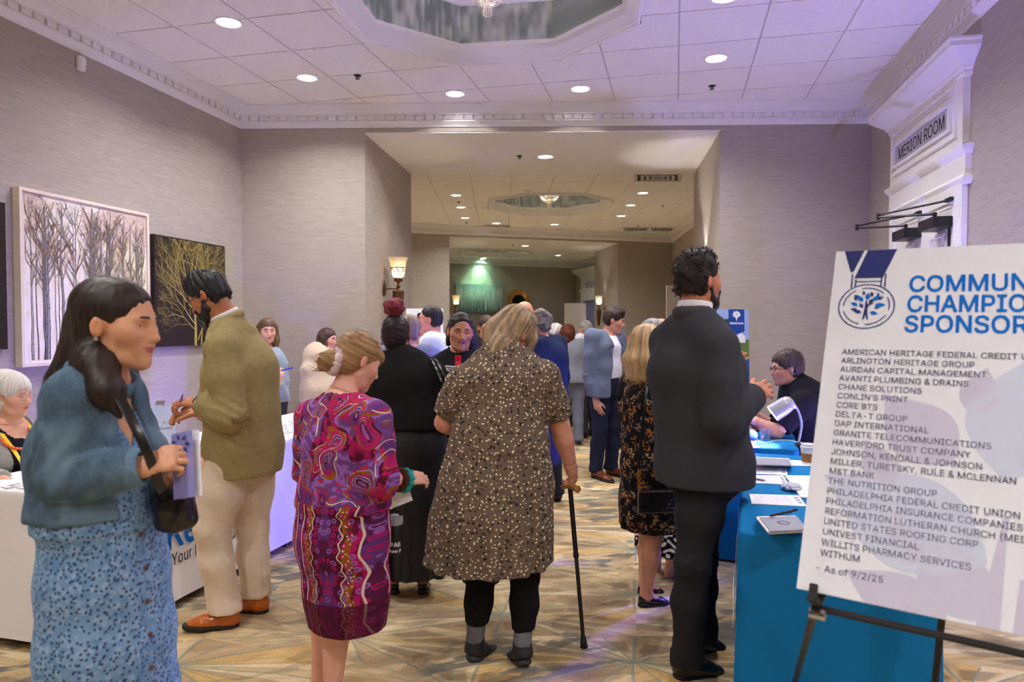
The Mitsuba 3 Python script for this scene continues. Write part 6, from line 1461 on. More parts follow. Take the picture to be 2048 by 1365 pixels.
def denim_fn(p, n, uv):
    t = noise(uv.x * 700, uv.y * 700) * .35 + noise(uv.x * 260, uv.y * 120) * .25 + fbm(uv.x * 40, uv.y * 26, 0, 2) * .4
    f = fbm(uv.x * 9, uv.y * 9, 0, 3); return mix(mix(lin(44, 62, 80), lin(96, 120, 140), t), mi.Color3f(lin(132, 160, 180)), smoothstep(.55, .72, f) * .35)
def totedot_fn(p, n, uv):
    a, b, r = vor(p.x / .016 + p.y * 20, p.z / .016); return mix(lin(24, 26, 34), lin(170, 176, 186), smoothstep(.28, .2, a))
for nme, fn, ro in (('leopard', leopard_fn, .9), ('paisley', paisley_fn, .75), ('blue_floral', bluefloral_fn, .85), ('dark_floral', darkfloral_fn, .8), ('leaf_print', leafprint_fn, .85), ('denim', denim_fn, .9), ('tote_dots', totedot_fn, .8)): pr(nme, mikit.proc(fn), ro, .15)
def vcol(m, c): return np.tile(lin(*c), (len(m.vertices), 1))
def extra(name, m, c, parent, bsdf='cloth', smooth=True, label=None): return obj(name, m, bsdf, parent, smooth, label, color=vcol(m, c))
def strap(pts, w, th=.003, nrm_=None, n=8):
    """a flat band along a curve"""
    P = curve(pts, n); t = np.gradient(P, axis=0); t /= np.linalg.norm(t, axis=1, keepdims=True); N = np.cross(t, nrm(nrm_) if nrm_ is not None else [0, 1.0, 0]); N /= np.linalg.norm(N, axis=1, keepdims=True); B = np.cross(t, N)
    V = np.vstack([P + N * w / 2 + B * th / 2, P - N * w / 2 + B * th / 2, P - N * w / 2 - B * th / 2, P + N * w / 2 - B * th / 2]); k = len(P); F = []
    for q in range(4):
        r = (q + 1) % 4
        for i in range(k - 1): F += [[q * k + i, q * k + i + 1, r * k + i + 1], [q * k + i, r * k + i + 1, r * k + i]]
    return trimesh.Trimesh(V, F, process=False)
def chair(c, yaw, label):
    t = thing('banquet_chair', label, 'chair'); F = M4(np.array([math.cos(yaw), -math.sin(yaw), 0]), np.array([math.sin(yaw), math.cos(yaw), 0]), [0, 0, 1], [c[0], c[1], 0])
    obj('seat', put(bx([0, 0, .44], [.42, .42, .07], 0, .02), F), 'black_plastic', t); obj('backrest', put(bx([0, -.22, .72], [.40, .04, .40], 0, .015), F), 'black_plastic', t)
    for a in (-1, 1):
        obj('leg', put(tube([(a * .18, .18, .42), (a * .19, .20, 0)], .011, 8), F), 'black_metal', t); obj('leg', put(tube([(a * .18, -.2, .74), (a * .18, -.19, .42), (a * .19, -.26, 0)], .011, 8), F), 'black_metal', t)
# ---------------------------------------------------------------- 1 the woman in the denim jacket
p = P1 = Person('woman with long dark hair in a denim jacket and blue floral dress, holding a brochure', 205, 1.8, 1.63, 1.92, 'f', 1.0, (214, 158, 124), quality=2)
p.set(pel=(205, 1151, 0), wai=(198, 1030, 0), che=(193, 893, 0), nek=(203, 764, -.01), hed=(236, 650, -.02), shR=(148, 802, -.11), elR=(132, 956, -.14), wrR=(288, 934, -.13), shL=(240, 795, .13), elL=(285, 945, .16), wrL=(330, 975, .02))
for n_, s_ in (('L', 1), ('R', -1)):
    for j_ in ('hi', 'kn', 'an'): p.J[j_ + n_] = p.J[j_ + n_] + p.Rv * s_ * .042 + np.array([.016, 0, 0]) - p.Fv * .01
p.hand = dict(R=dict(dir=(.93, .05, .32), back=(.1, -.7, .65), curl=[.75, .85, .9, .95], thumb=.7), L=dict(dir=(.75, -.25, .55), back=(.2, -.8, -.5), curl=[.8, .9, .9, .9], thumb=.8))
p.head(-.32, -.06, 0, .93); p.make_body(dict(hi=(.148, .122), wa=(.132, .106), ch=(.142, .112), up=(.112, .075)), arm=1.0, smile=1.0, mouth=.0, eyes=.45, bust=.9); p.body(.017, .0033, .0034); p.brows((40, 28, 24), .8)
p.hair((38, 27, 24), 'long', .0055, .0024, extra=[([p.hp(0, -.05, .05), p.px(192, 660, .03), p.px(170, 715, .0), p.px(140, 765, -.04)], [.072, .070, .056, .034], 'w'), ([p.px(172, 700, .0), p.px(125, 752, .0), p.px(92, 770, .0)], [.05, .03, .010], 'w'), ([p.px(186, 670, -.02), p.px(192, 730, -.07), p.px(214, 785, -.125), p.px(240, 834, -.135)], [.040, .050, .036, .010], 'w'), ([p.px(240, 715, .09), p.px(258, 760, .10), p.px(268, 800, .08)], [.025, .022, .01], 'w')], line=.088, streak=.5, ear=True, ragged=.012)
p.wisps(120, .07, .0008, 'fall', .003, .0)
A = p.skirt([(p.px(196, 960, 0), (.135, .108)), (p.px(202, 1030, 0), (.135, .112)), (p.px(209, 1151, 0), (.150, .130)), (p.px(214, 1280, 0), (.158, .140)), (p.px(217, 1420, 0), (.166, .148)), (p.px(218, 1600, 0), (.172, .155))], (9, .009), hemz=.22)
B = p.top(.010, hem=p.J['wai'][2] - .02, sleeve=(.3, .3), vneck=(.075, .03), wr_amp=.002, neck=.075); B2 = Sdf(); B2.add('d', np.minimum(A.bounds()[0], B.bounds()[0]), np.maximum(A.bounds()[1], B.bounds()[1]), lambda q: smin(A(q, False), B(q, False), .02), .001)
p.cloth('dress', B2, .0075, (0, 0, 0), 'blue_floral', uvs=p.uvcyl(.17))
zf = np.linspace(.98, .30, 9)
for z in zf:
    c = p.L(0, 0, 0) * [1, 1, 0] + [0, 0, z]; d = p.Fv; t_ = np.linspace(.05, .35, 90); q = c + d * t_[:, None]; v = B2(q.astype(np.float32), False); i = np.argmax(v > 0); obj('button', put(lathe([(.0001, .003), (.006, .003), (.0068, 0)], 12), M4(p.Rv, [0, 0, 1.0], p.Fv, q[i])), 'satin', p.key + '__dress', color=vcol(lathe([(.0001, .003), (.006, .003), (.0068, 0)], 12), (96, 66, 60)))
A = p.top(.017, hem=1.03, sleeve=(.95, .93), open_front=(.055, .03, 1.03, 1.36), wr_amp=.0055, wr_freq=30, neck=.078, cuffk=1.7, flare=(.150, .122), armk=.015)
p.cloth('denim_jacket', A, .0065, (0, 0, 0), 'denim', uvs=p.uvcyl(.17)); jk = p.key + '__denim_jacket'
def surf_pt(S_, o, d, t0=.0, t1=.4):
    t_ = np.linspace(t1, t0, 160); q = np.asarray(o) + np.outer(t_, d); v = S_(q.astype(np.float32), False); i = np.argmax(v < 0); return q[i]
def on_cloth(S_, u, v, y): o = at(u, v, y); dd = nrm(o - CAM); t_ = np.linspace(-.5, .5, 400); q = o + np.outer(t_, dd); w = S_(q.astype(np.float32), False); i = np.argmax(w < 0); return q[i] - dd * .002, -dd
def patch(S_, quad, y, th=.004, inset=0):
    g = []
    for a in np.linspace(0, 1, 9):
        for b in np.linspace(0, 1, 9): e = np.array(quad[0]) * (1 - a) * (1 - b) + np.array(quad[1]) * a * (1 - b) + np.array(quad[2]) * a * b + np.array(quad[3]) * (1 - a) * b; q, n = on_cloth(S_, e[0], e[1], y); g.append(q + n * th)
    g = np.array(g); f = [[i * 9 + j, i * 9 + j + 1, i * 9 + j + 10] for i in range(8) for j in range(8)] + [[i * 9 + j, i * 9 + j + 10, i * 9 + j + 9] for i in range(8) for j in range(8)]
    return trimesh.Trimesh(g, f, process=False)
for L_ in ([(168, 800), (190, 850), (215, 905)], [(100, 1003), (180, 1006), (255, 1000)]): p.seam_line('seam', A, L_, 1.7, (104, 128, 148), jk, .0016)
m = patch(A, [(172, 793), (232, 800), (230, 818), (203, 826)], 1.7); obj('pocket_flap', m, 'denim', jk, True, None, uv=m.vertices[:, [1, 2]] * 1.0)
for u, v in ((206, 808), (262, 872)):
    q, n = on_cloth(A, u, v, 1.7); obj('stud', sph(q + n * .004, .0068, 2), 'brass', jk, True)
q, _ = on_cloth(A, 262, 872, 1.7)
p.ring('collar', p.J['nek'] + [0, 0, .012] + p.Fv * .004, nrm(p.J['hed'] - p.J['nek']) + p.Fv * .3, .078, .013, (86, 112, 134), flat=2.0, ell=(1, .86))
p.ring('cuff', p.J['wrR'] + (p.J['elR'] - p.J['wrR']) * .12, p.J['wrR'] - p.J['elR'], .040, .008, (98, 124, 146), flat=3.0)
p.shoes((60, 50, 46), 'flat')
obj('earring', sph(p.hp(.083, -.008, -.038), .006, 2), 'chrome', p.key, True)
t = thing('brochure', 'pale violet folded brochure held by the woman in the denim jacket', 'brochure')
O = p.px(352, 962, -.10); X = nrm(np.array([.72, -.1, .12])); Y = nrm(np.array([.36, .12, .92])); BF = frame(O, X, Y)
g = lambda z: np.array([[x, y, z + .020 * math.sin(x / .07 * 1.6)] for x in np.linspace(-.012, .062, 8) for y in (-.045, .115)]); f = [[2 * i, 2 * i + 2, 2 * i + 1] for i in range(7)] + [[2 * i + 1, 2 * i + 2, 2 * i + 3] for i in range(7)]
obj('cover', put(trimesh.Trimesh(g(.0), f, process=False), BF), 'lilac_card', t, True); obj('back_page', put(trimesh.Trimesh(g(-.012) + [.012, 0, 0], f, process=False), BF), 'paper', t, True); pr('lilac_card', lin(142, 140, 204), .5, .3)
obj('emblem_print', put(cat([prism(leaf_poly(.030 + .012 * math.cos(q), .084 + .012 * math.sin(q), q, .014, .004), .0215, .0218) for q in np.linspace(0, 5.5, 7)]), BF), 'ink_navy', t)
t = thing('crossbody_bag', 'black leather crossbody bag at the hip of the woman in the denim jacket', 'bag')
B = Sdf(); c = p.px(362, 1022, .0); B.loft('b', [p.px(345, 1000, -.02), p.px(350, 1040, -.02)], [(.052, .030), (.060, .036)], [.95, -.1, 0], .02); B.loft('b', [p.px(375, 1000, -.0), p.px(385, 1036, 0)], [(.02, .02), (.012, .012)], [1, 0, 0], .02); B.fold(wr(9, 55, .005)); m = relax(B.mesh(.005), 2); obj('body', m, 'gloss', t, True, color=vcol(m, (24, 22, 24)))
m = strap([p.px(212, 745, -.12), p.px(258, 830, -.155), p.px(292, 900, -.16), p.px(322, 975, -.12), p.px(335, 1000, -.04)], .022, .003, [0.5, -.8, .1]); obj('strap', m, 'gloss', t, True, color=vcol(m, (20, 19, 20)))
# ---------------------------------------------------------------- 2 the seated older woman with the yellow lanyard
p = Person('seated white-haired woman in a grey cardigan with a yellow lanyard at the left edge', 15, 3.75, 1.62, 2.0, 'f', 1.05, (222, 168, 146), quality=2)
p.set(pel=(5, 1000, .02), wai=(8, 958, .02), che=(13, 905, .0), nek=(18, 846, .0), hed=(22, 791, -.02), shR=(-38, 880, -.1), elR=(-46, 960, -.15), wrR=(8, 962, -.32), shL=(52, 868, .12), elL=(72, 935, .05), wrL=(78, 955, -.1), hiL=(20, 1015, .1), hiR=(-10, 1015, -.1), knL=(110, 1030, -.1), knR=(90, 1030, -.3), anL=(110, 1170, -.1), anR=(90, 1180, -.3), toL=(150, 1200, -.1), toR=(130, 1210, -.3))
p.hand = dict(R=dict(dir=(.9, -.2, -.1), back=(0, 0, 1), curl=.25), L=dict(dir=(.9, -.3, -.1), back=(0, 0, 1), curl=.3)); p.head(-.35, -.08, 0, .95); p.make_body(arm=1.05, smile=.3, eyes=.6, bust=1.0, belly=.7); p.body(.017, .005); p.brows((170, 150, 140))
p.hair('white', 'short', .006, .004, 22, extra=[([(0, -.05, .06), (-.05, -.05, -.04)], [.075, .055], 'h'), ([(0, -.05, .06), (.05, -.05, -.04)], [.075, .055], 'h')], vol=1.10, line=.055, streak=.3); p.glasses((160, 150, 146), .001, (.022, .016))
p.wisps(220, .05, .0011, 'fall', .006, .02)
p.cloth('black_top', p.top(.007, sleeve=(0, 0), neck=.095, neck_drop=.05, hem=p.J['pel'][2] - .03), .01, (26, 24, 34))
p.cloth('cardigan', p.top(.016, sleeve=(.9, .95), open_front=(.02, .09, p.J['pel'][2], p.J['nek'][2]), neck=.085, wr_amp=.005, hem=p.J['pel'][2] - .05, cuffk=2), .009, (158, 158, 156)); p.cloth('trousers', p.trousers(.01), .014, (40, 40, 50)); p.shoes((40, 36, 36), 'flat')
nk = p.J['nek']; q = p.Fv
for sg in (-1, 1):
    m = strap([nk + p.Rv * sg * .065 + [0, 0, .02], nk + p.Rv * sg * .075 + q * .075 + [0, 0, -.05], p.J['che'] + p.Rv * sg * .045 + q * .155 + [0, 0, .02], p.px(50, 938, -.17)], .020, .003, q); obj('lanyard_band', m, 'satin', p.key, True, 'yellow lanyard band', color=vcol(m, (240, 200, 24)))
rng = np.random.default_rng(2); m = cat([sph(nk + p.Rv * math.sin(a) * .085 + q * (.09 + .05 * math.cos(a)) + [0, 0, -.03 - .10 * (.5 + .5 * math.cos(a))], .009, 1) for a in np.linspace(-2.4, 2.4, 26)]); obj('bead_necklace', m, 'gloss', p.key, True, 'coral bead necklace', color=vcol(m, (226, 110, 70)))
E0, E1 = p.J['che'] - p.Rv * .045 + q * .158 + [0, 0, .02], p.px(50, 938, -.17); X_ = nrm(E1 - E0)
obj('lanyard_print', put(text2('EVENT STAFF', .011, True, .0006), frame(E0 + X_ * .02 + q * .004 + np.cross(q, X_) * -.005, X_, np.cross(q, X_))), 'ink_dark', p.key)
chair(p.J['pel'] * [1, 1, 0] - np.append(p.Fv[:2] * .06, 0), p.yaw, 'black chair under the seated woman with the yellow lanyard')
# ---------------------------------------------------------------- 3 the man in the olive jacket
p = Person('bearded man in an olive blazer and khaki trousers bending over the white table', 487, 3.55, 1.84, -1.25, 'm', 1.0, (186, 122, 88), quality=2)
p.set(pel=(486, 893, 0), wai=(486, 830, 0), che=(482, 738, 0), nek=(458, 648, 0), hed=(418, 592, -.02), shL=(440, 700, -.17), elL=(462, 832, -.22), wrL=(398, 808, -.2), shR=(450, 690, .2), elR=(425, 810, .22), wrR=(402, 828, .10), hiL=(462, 905, -.08), knL=(424, 1062, -.12), anL=(450, 1222, -.12), toL=(377, 1250, -.17), hiR=(508, 900, .08), knR=(503, 1050, .09), anR=(512, 1192, .07), toR=(455, 1212, .1))
p.hand = dict(L=dict(dir=(-.95, .0, .12), back=(.1, -.3, .9), curl=[.55, .6, .7, .8], thumb=.8), R=dict(dir=(-.9, -.2, .1), back=(0, .3, .9), curl=.6)); p.head(-.25, -.50, 0, .97)
p.make_body(dict(hi=(.16, .135), wa=(.155, .125), ch=(.175, .13), up=(.13, .085)), arm=1.05, smile=0); p.body(.017, .0035, .0034); p.brows((24, 20, 20))
p.hair((32, 32, 36), 'short', .0055, .006, 26, vol=1.03, line=.07, streak=.5, extra=[([(0, .02, .10), (0, .07, .095)], [.055, .035], 'h')]); p.beard((30, 26, 26) and 'black', .0045, 1.08); p.glasses((20, 20, 22), .002)
p.wisps(240, .022, .0011, 'back', .007)
p.cloth('trousers', p.trousers(.010, cuff=.085, wr_amp=.0045, wide=1.14), .011, (216, 198, 176)); p.cloth('shirt', p.top(.006, sleeve=(0, .96), neck=.062, hem=.9), .012, (232, 230, 232))
A = p.top(.018, hem=.825, sleeve=(.955, .93), open_front=(.06, .05, .82, 1.4), wr_amp=.0055, wr_freq=22, neck=.072, cuffk=1.9, flare=(.185, .165), boxy=.93, hemtilt=(.06, 0), seam=True); p.cloth('blazer', A, .0085, (150, 136, 94), vary=.16)
nn = p.hp(0, -.022, -.06) - p.J['nek']; p.ring('collar', p.J['nek'] + nn * .22, nn, .080, .012, (154, 140, 98), flat=1.9); p.ring('shirt_collar', p.J['nek'] + nn * .45, nn, .069, .006, (226, 226, 230), flat=2.2); p.ring('shirt_cuff', p.J['wrL'] + (p.J['elL'] - p.J['wrL']) * .03, p.J['wrL'] - p.J['elL'], .034, .005, (240, 240, 242), flat=2.5); p.ring('wristwatch', p.J['wrL'] + (p.J['wrL'] - p.J['elL']) * .06, p.J['wrL'] - p.J['elL'], .030, .004, (88, 60, 44), 'gloss', flat=2.5)
m = patch(A, [(463, 838), (500, 832), (500, 842), (464, 849)], 3.4, .003); extra('pocket_flap', m, (128, 114, 78), p.key + '__blazer')
p.shoes((176, 92, 30), 'oxford', .0045, (34, 26, 22), solez=.024, lacecol=(96, 48, 18))
pen(p.px(366, 788, -.22), p.px(360, 806, -.23), 'blue pen in the hand of the man in the olive blazer', 'blue_plastic'); pr('blue_plastic', lin(36, 60, 200), .35, .4)
# ---------------------------------------------------------------- 4, 5 the women behind the tables on the left
p = Person('woman with light brown hair behind the olive-jacketed man, holding up a blue pen', 533, 6.2, 1.62, 2.75, 'f', .95, (222, 168, 146))
p.set(hed=(535, 662, 0), nek=(530, 702, .02), shL=(562, 730, .05), elL=(568, 800, .05), wrL=(556, 762, -.18)); p.hand = dict(L=dict(dir=(.35, -.2, .8), back=(.6, -.8, 0), curl=.8, thumb=.8)); p.head(-.1, -.1, 0); p.make_body(eyes=.7); p.body(.018, .0065, .006); p.brows()
p.hair((96, 72, 54), 'long', .008, .003, extra=[([(-.06, -.02, .03), (-.075, -.0, -.1), (-.075, .01, -.2)], [.04, .035, .02], 'h'), ([(.06, -.02, .03), (.075, -.0, -.1), (.075, .01, -.2)], [.04, .035, .02], 'h'), ([(0, -.05, .03), (0, -.07, -.16)], [.07, .06], 'h')], tips=(176, 140, 100)); p.cloth('blouse', p.top(.012, sleeve=(.9, .75), neck=.08), .013, (150, 164, 184)); p.cloth('trousers', p.trousers(.01), .016, (52, 54, 64)); p.shoes((30, 30, 32), 'flat', .01)
m = strap([p.px(548, 770, -.14), p.px(556, 810, -.13), p.px(566, 850, -.1)], .018, .003); obj('bag_strap', m, 'gloss', p.key, True, color=vcol(m, (30, 28, 32)))
pen(p.px(562, 742, -.24), p.px(586, 736, -.26), 'blue and white pen held up by the woman behind the olive-jacketed man', 'blue_plastic', .006)
p = Person('woman with dark brown hair in a cream sweater standing past the second white table', 640, 6.9, 1.62, 2.05, 'f', 1.0, (222, 162, 134))
p.set(hed=(655, 679, 0), nek=(641, 716, .0), shR=(617, 742, -.12), elR=(622, 805, -.12), wrR=(640, 855, -.3), shL=(660, 738, .12)); p.head(-.25, -.1, 0); p.make_body(dict(hi=(.18, .15), wa=(.16, .13), ch=(.16, .13), up=(.12, .08)), eyes=.6, bust=1.0, arm=1.1); p.body(.018, .0065); p.brows((40, 28, 24))
p.hair((70, 52, 44), 'long', .008, .003, extra=[([(0, -.05, .03), (0, -.08, -.1), (0, -.09, -.24)], [(.085, .05), (.09, .045), (.06, .03)], 'h'), ([(.065, -.01, .0), (.08, .02, -.16), (.075, .04, -.24)], [.035, .035, .015], 'h')], tips=(128, 94, 66)); p.cloth('sweater', p.top(.018, hem=.73, sleeve=(.97, .97), neck=.085, wr_amp=.006, cuffk=2.2, flare=(.2, .17)), .011, (214, 196, 174)); p.cloth('trousers', p.trousers(.01), .016, (70, 68, 72)); p.shoes((40, 36, 36), 'flat', .01)
# ---------------------------------------------------------------- 6 the woman in the paisley dress
p = P6 = Person('woman with a blonde bun in a purple and magenta paisley dress, seen from behind', 688, 2.75, 1.55, .55, 'f', 1.0, (226, 170, 150), quality=2)
p.set(pel=(686, 1075, 0), wai=(688, 990, 0), che=(688, 890, 0), nek=(682, 800, .0), hed=(716, 722, .06), shL=(632, 838, .06), elL=(622, 950, .12), wrL=(690, 985, .3), shR=(742, 842, -.08), elR=(762, 955, -.12), wrR=(812, 962, .0), hiR=(688, 1090, -.0), knR=(676, 1195, -.01), anR=(665, 1383, .0), toR=(695, 1400, .2), hiL=(672, 1090, .03), knL=(655, 1190, .14), anL=(640, 1352, .16), toL=(655, 1352, .36))
p.hand = dict(R=dict(dir=(.72, .65, .05), back=(.3, -.5, .8), curl=.5, thumb=.5), L=dict(dir=(.8, .5, .1), back=(0, .2, 1), curl=.5)); p.head(.35, -.45, 0, .93)
p.make_body(dict(hi=(.198, .17), wa=(.175, .15), ch=(.178, .145), up=(.135, .09)), arm=1.1, leg=1.2); p.body(.013, .0038, .0034)
p.hair((150, 116, 78), 'back', .0055, .002, 30, line=.078, extra=[([(0, -.075, -.040), (-.010, -.108, -.048), (-.018, -.128, -.062)], [.042, .040, .028], 'h'), ([(-.016, -.12, -.06), (-.022, -.132, -.095)], [.024, .007], 'h'), ([(.0, .068, .075), (.03, .082, .05), (.046, .076, .012)], [.012, .010, .004], 'h')], streak=.45)
p.wisps(200, .055, .0010, 'back', .004)
p.ring('scrunchie', p.hp(-.005, -.096, -.045), p.HR @ np.array([-.1, -1, -.2]), .045 * .93, .017, (216, 196, 196), amp=.18)
A = p.skirt([(p.px(688, 960, 0), (.178, .15)), (p.px(687, 1010, 0), (.172, .152)), (p.px(685, 1070, 0), (.183, .168)), (p.px(694, 1180, 0), (.162, .15)), (p.px(697, 1310, .0), (.152, .14))], (5, .004), hemz=.315, wr_amp=.004)
B = p.top(.012, hem=p.J['wai'][2] - .04, sleeve=(.5, .52), wr_amp=.005, neck=.096, neck_drop=.02, cuffk=5.0, flare=(.185, .155)); D = Sdf(); D.add('d', np.minimum(A.bounds()[0], B.bounds()[0]), np.maximum(A.bounds()[1], B.bounds()[1]), lambda q: smin(A(q, False), B(q, False), .012), .001)
p.cloth('dress', D, .0065, (0, 0, 0), 'paisley', uvs=p.uvflat(), label='paisley print dress')
p.ring('teal_scrunchie', p.J['wrR'] - nrm(p.J['wrR'] - p.J['elR']) * .012, p.J['wrR'] - p.J['elR'], .036, .014, (44, 150, 150), amp=.22); p.ring('brown_scrunchie', p.J['wrR'] - nrm(p.J['wrR'] - p.J['elR']) * .042, p.J['wrR'] - p.J['elR'], .036, .012, (74, 44, 34), amp=.2)
p.shoes((150, 96, 46), 'flat', .006, (90, 60, 40))
t = thing('white_card', 'white folded card in the hand of the woman in the paisley dress', 'card'); CF = frame(p.px(778, 1012, .02), nrm(np.array([.8, .5, .22])), np.array([.1, .3, .9])); obj('card', wb(CF, -.02, .10, -.015, .045, 0, .003), 'paper', t)
t = thing('water_bottle', 'black insulated water bottle with grey lid hanging below the paisley-dress woman’s hand', 'bottle'); c = p.px(790, 1158, .13); PB = lambda m: put(m, M4([1, 0, 0], [0, 1, 0], [0, 0, 1], c)); hB = .232
m = PB(lathe([(.001, 0), (.033, 0), (.037, .006), (.037, hB - .03), (.034, hB - .01), (.026, hB)], 28)); obj('body', m, 'satin', t, 40, None, None, vcol(m, (20, 20, 22))) if False else obj('body', m, 'black_plastic', t, 40)
obj('lid', PB(lathe([(.026, hB - .004), (.034, hB), (.034, hB + .028), (.028, hB + .034), (.001, hB + .036)], 24)), 'grey_plastic2', t, 40); pr('grey_plastic2', lin(150, 152, 158), .45, .4); obj('loop', PB(tube([(.024 * math.cos(a), 0, hB + .034 + .024 * math.sin(a)) for a in np.linspace(0, math.pi, 12)], .006, 8)), 'black_plastic', t, True)
for s_, z_, h_ in (('PAE', .145, .018), ('New P', .121, .012), ('———', .108, .010)): m = text2(s_, h_, True, .0004, 'm'); a = m.vertices[:, 0] / .0375 + .25; m.vertices = np.column_stack([.0374 * np.sin(a), -.0374 * np.cos(a), m.vertices[:, 1] + z_]); obj('lettering', PB(m), 'ink_white', t)
m = strap([c + [0, 0, hB + .055], c + [.01, -.01, hB + .10], p.px(806, 978, .04)], .012, .003); obj('carry_strap', m, 'black_plastic', t, True)
# ---------------------------------------------------------------- 7 the woman in black with the burgundy bun
p = Person('woman in black top and long black skirt with a burgundy top bun', 812, 3.85, 1.62, .05, 'f', 1.12, (142, 88, 62), quality=2)
p.set(pel=(822, 895, 0), wai=(815, 835, 0), che=(806, 765, 0), nek=(797, 712, 0), hed=(792, 672, .03), shL=(742, 755, .0), elL=(722, 830, .05), wrL=(740, 860, .25), shR=(868, 752, .0), elR=(892, 832, .06), wrR=(885, 862, .28), hiL=(795, 910, 0), hiR=(850, 910, 0), knL=(792, 1040, .0), knR=(845, 1040, 0), anL=(787, 1160, 0), anR=(846, 1160, 0), toL=(782, 1178, .2), toR=(850, 1178, .2))
p.head(0, -.1, 0, .94); p.make_body(dict(hi=(.185, .16), wa=(.165, .14), ch=(.165, .135), up=(.12, .085)), arm=1.15); p.body(.017, .005)
p.hair((38, 24, 28), 'back', .006, .0025, 34, line=.082, vol=.98, extra=[([(0, -.02, .11), (0, -.03, .13)], [.035, .03], 'h')], streak=.4); s_ = p; B = Sdf(); B.ell('b', p.hp(-.006, -.045, .168), .056, None); B.fold(wr(4, 70, .009)); m = relax(B.mesh(.006), 1); q = m.vertices - p.hp(0, -.04, .17); obj('bun', m, 'curly_hair', p.key, True, None, uv=np.column_stack([q[:, 0] * 1.6 + q[:, 2] * .6 + 10 * hair_id(lin(124, 46, 58), None, .8), q[:, 2] * 1.3 + q[:, 1]]))
p.wisps(120, .03, .0010, 'back', .003)
for sg in (-1, 1): obj('earring', sph(p.hp(sg * .084, -.008, -.048), .008, 2), 'chrome', p.key, True)
p.cloth('top', p.top(.013, hem=.94, sleeve=(.95, .95), neck=.078, wr_amp=.004, flare=(.195, .165)), .009, (26, 25, 27))
p.cloth('skirt', p.skirt([(p.px(815, 840, 0), (.18, .155)), (p.px(820, 900, 0), (.205, .18)), (p.px(824, 1000, 0), (.20, .185)), (p.px(826, 1190, 0), (.195, .18))], (11, .010), hemz=.13, top=.98), .009, (24, 24, 30), 'satin')
p.shoes((22, 21, 22), 'sandal', .006, (18, 18, 18), solez=.035)
t = thing('shoulder_bag', 'black handbag with studded strap on the shoulder of the woman with the burgundy bun', 'bag'); B = Sdf(); B.loft('b', [p.px(893, 800, -.06), p.px(890, 850, -.06)], [(.05, .035), (.065, .045)], [1, .2, 0], .02); B.fold(wr(5, 50, .006)); m = relax(B.mesh(.007), 1); obj('body', m, 'gloss', t, True, color=np.array(lin(60, 56, 54)) * (.35 + 1.3 * meshkit.noise(m.vertices * 70, 1)[:, None]))
for o in (0, 9): pts = [p.px(893 + o * .3, 812, -.08), p.px(884 + o, 765, -.12), p.px(866 + o, 725, -.07), p.px(858 + o, 722, .02), p.px(872 + o, 760, .12)]; m = tube(curve(pts, 8), .006, 6); obj('strap', m, 'gloss', t, True, color=np.where((meshkit.noise(m.vertices * 90, 2) > .62)[:, None], lin(180, 180, 186), lin(22, 20, 22)))
# ---------------------------------------------------------------- 8 the staff woman with the red tie
p = Person('smiling dark-haired woman in a black shirt, red tie and name tag', 915, 4.3, 1.60, math.pi - .12, 'f', 1.05, (196, 136, 106), quality=2)
p.set(hed=(921, 664, 0), nek=(918, 712, .04), shR=(868, 736, .03), shL=(968, 732, .03), elR=(856, 815, .0), wrR=(868, 880, -.2)); p.head(-.08, -.08, -.06, .95); p.make_body(smile=1.0, mouth=.25, eyes=.7, bust=.9, arm=1.05); p.body(.018, .0038, .006); p.teeth(); p.brows((36, 26, 24), .75)
p.hair((34, 27, 27), 'back', .0065, .004, 30, vol=.99, line=.092, faceclear=1.08, extra=[([(-.05, -.06, .0), (-.085, -.06, -.10), (-.115, -.03, -.19), (-.125, .0, -.25)], [.055, .05, .045, .02], 'h'), ([(.06, -.05, .0), (.07, -.045, -.09)], [.03, .015], 'h')], streak=.5)
p.wisps(200, .012, .0013, 'curl')
A = p.top(.012, hem=.85, sleeve=(.95, .95), neck=.066, wr_amp=.004, flare=(.18, .15)); p.cloth('shirt', A, .009, (28, 28, 34)); p.cloth('trousers', p.trousers(.012), .014, (24, 24, 28)); p.shoes((28, 26, 26), 'sneaker', .008)
for sg in (-1, 1): a = p.J['nek'] + p.Fv * .06 + [0, 0, .03]; m = trimesh.Trimesh([a + p.Rv * sg * .008 + [0, 0, -.02], a + p.Rv * sg * .065 - p.Fv * .05 + [0, 0, .03], a + p.Rv * sg * .09 - p.Fv * .02 + [0, 0, -.035], a + p.Rv * sg * .035 + p.Fv * .03 + [0, 0, -.075]], [[0, 1, 2], [0, 2, 3]], process=False); obj('collar_wing', m, 'cloth', p.key, False, color=vcol(m, (22, 22, 28)))
q0 = p.J['nek'] + p.Fv * .085 + [0, 0, -.005]; zz = np.linspace(0, .24, 8); S_ = lambda z: surf_pt(A, p.J['che'] * [1, 1, 0] + [0, 0, q0[2] - z], p.Fv) + p.Fv * .006
m = cat([put(bx([0, 0, 0], [.040, .022, .036], 0, .008), M4(p.Rv, p.Fv, [0, 0, 1], S_(.005) + p.Fv * .004))] + []); obj('tie_knot', m, 'satin', p.key, False, color=vcol(m, (196, 24, 44)))
P_ = [S_(z) for z in zz]; w_ = np.interp(zz, [0, .2, .24], [.030, .062, .002]); V = np.vstack([np.array(P_) + p.Rv * w_[:, None] / 2, np.array(P_) - p.Rv * w_[:, None] / 2]); k = len(P_); m = trimesh.Trimesh(V, [[i, i + 1, k + i] for i in range(k - 1)] + [[i + 1, k + i + 1, k + i] for i in range(k - 1)], process=False); obj('tie', m, 'satin', p.key, True, 'red necktie', color=vcol(m, (200, 26, 46)))
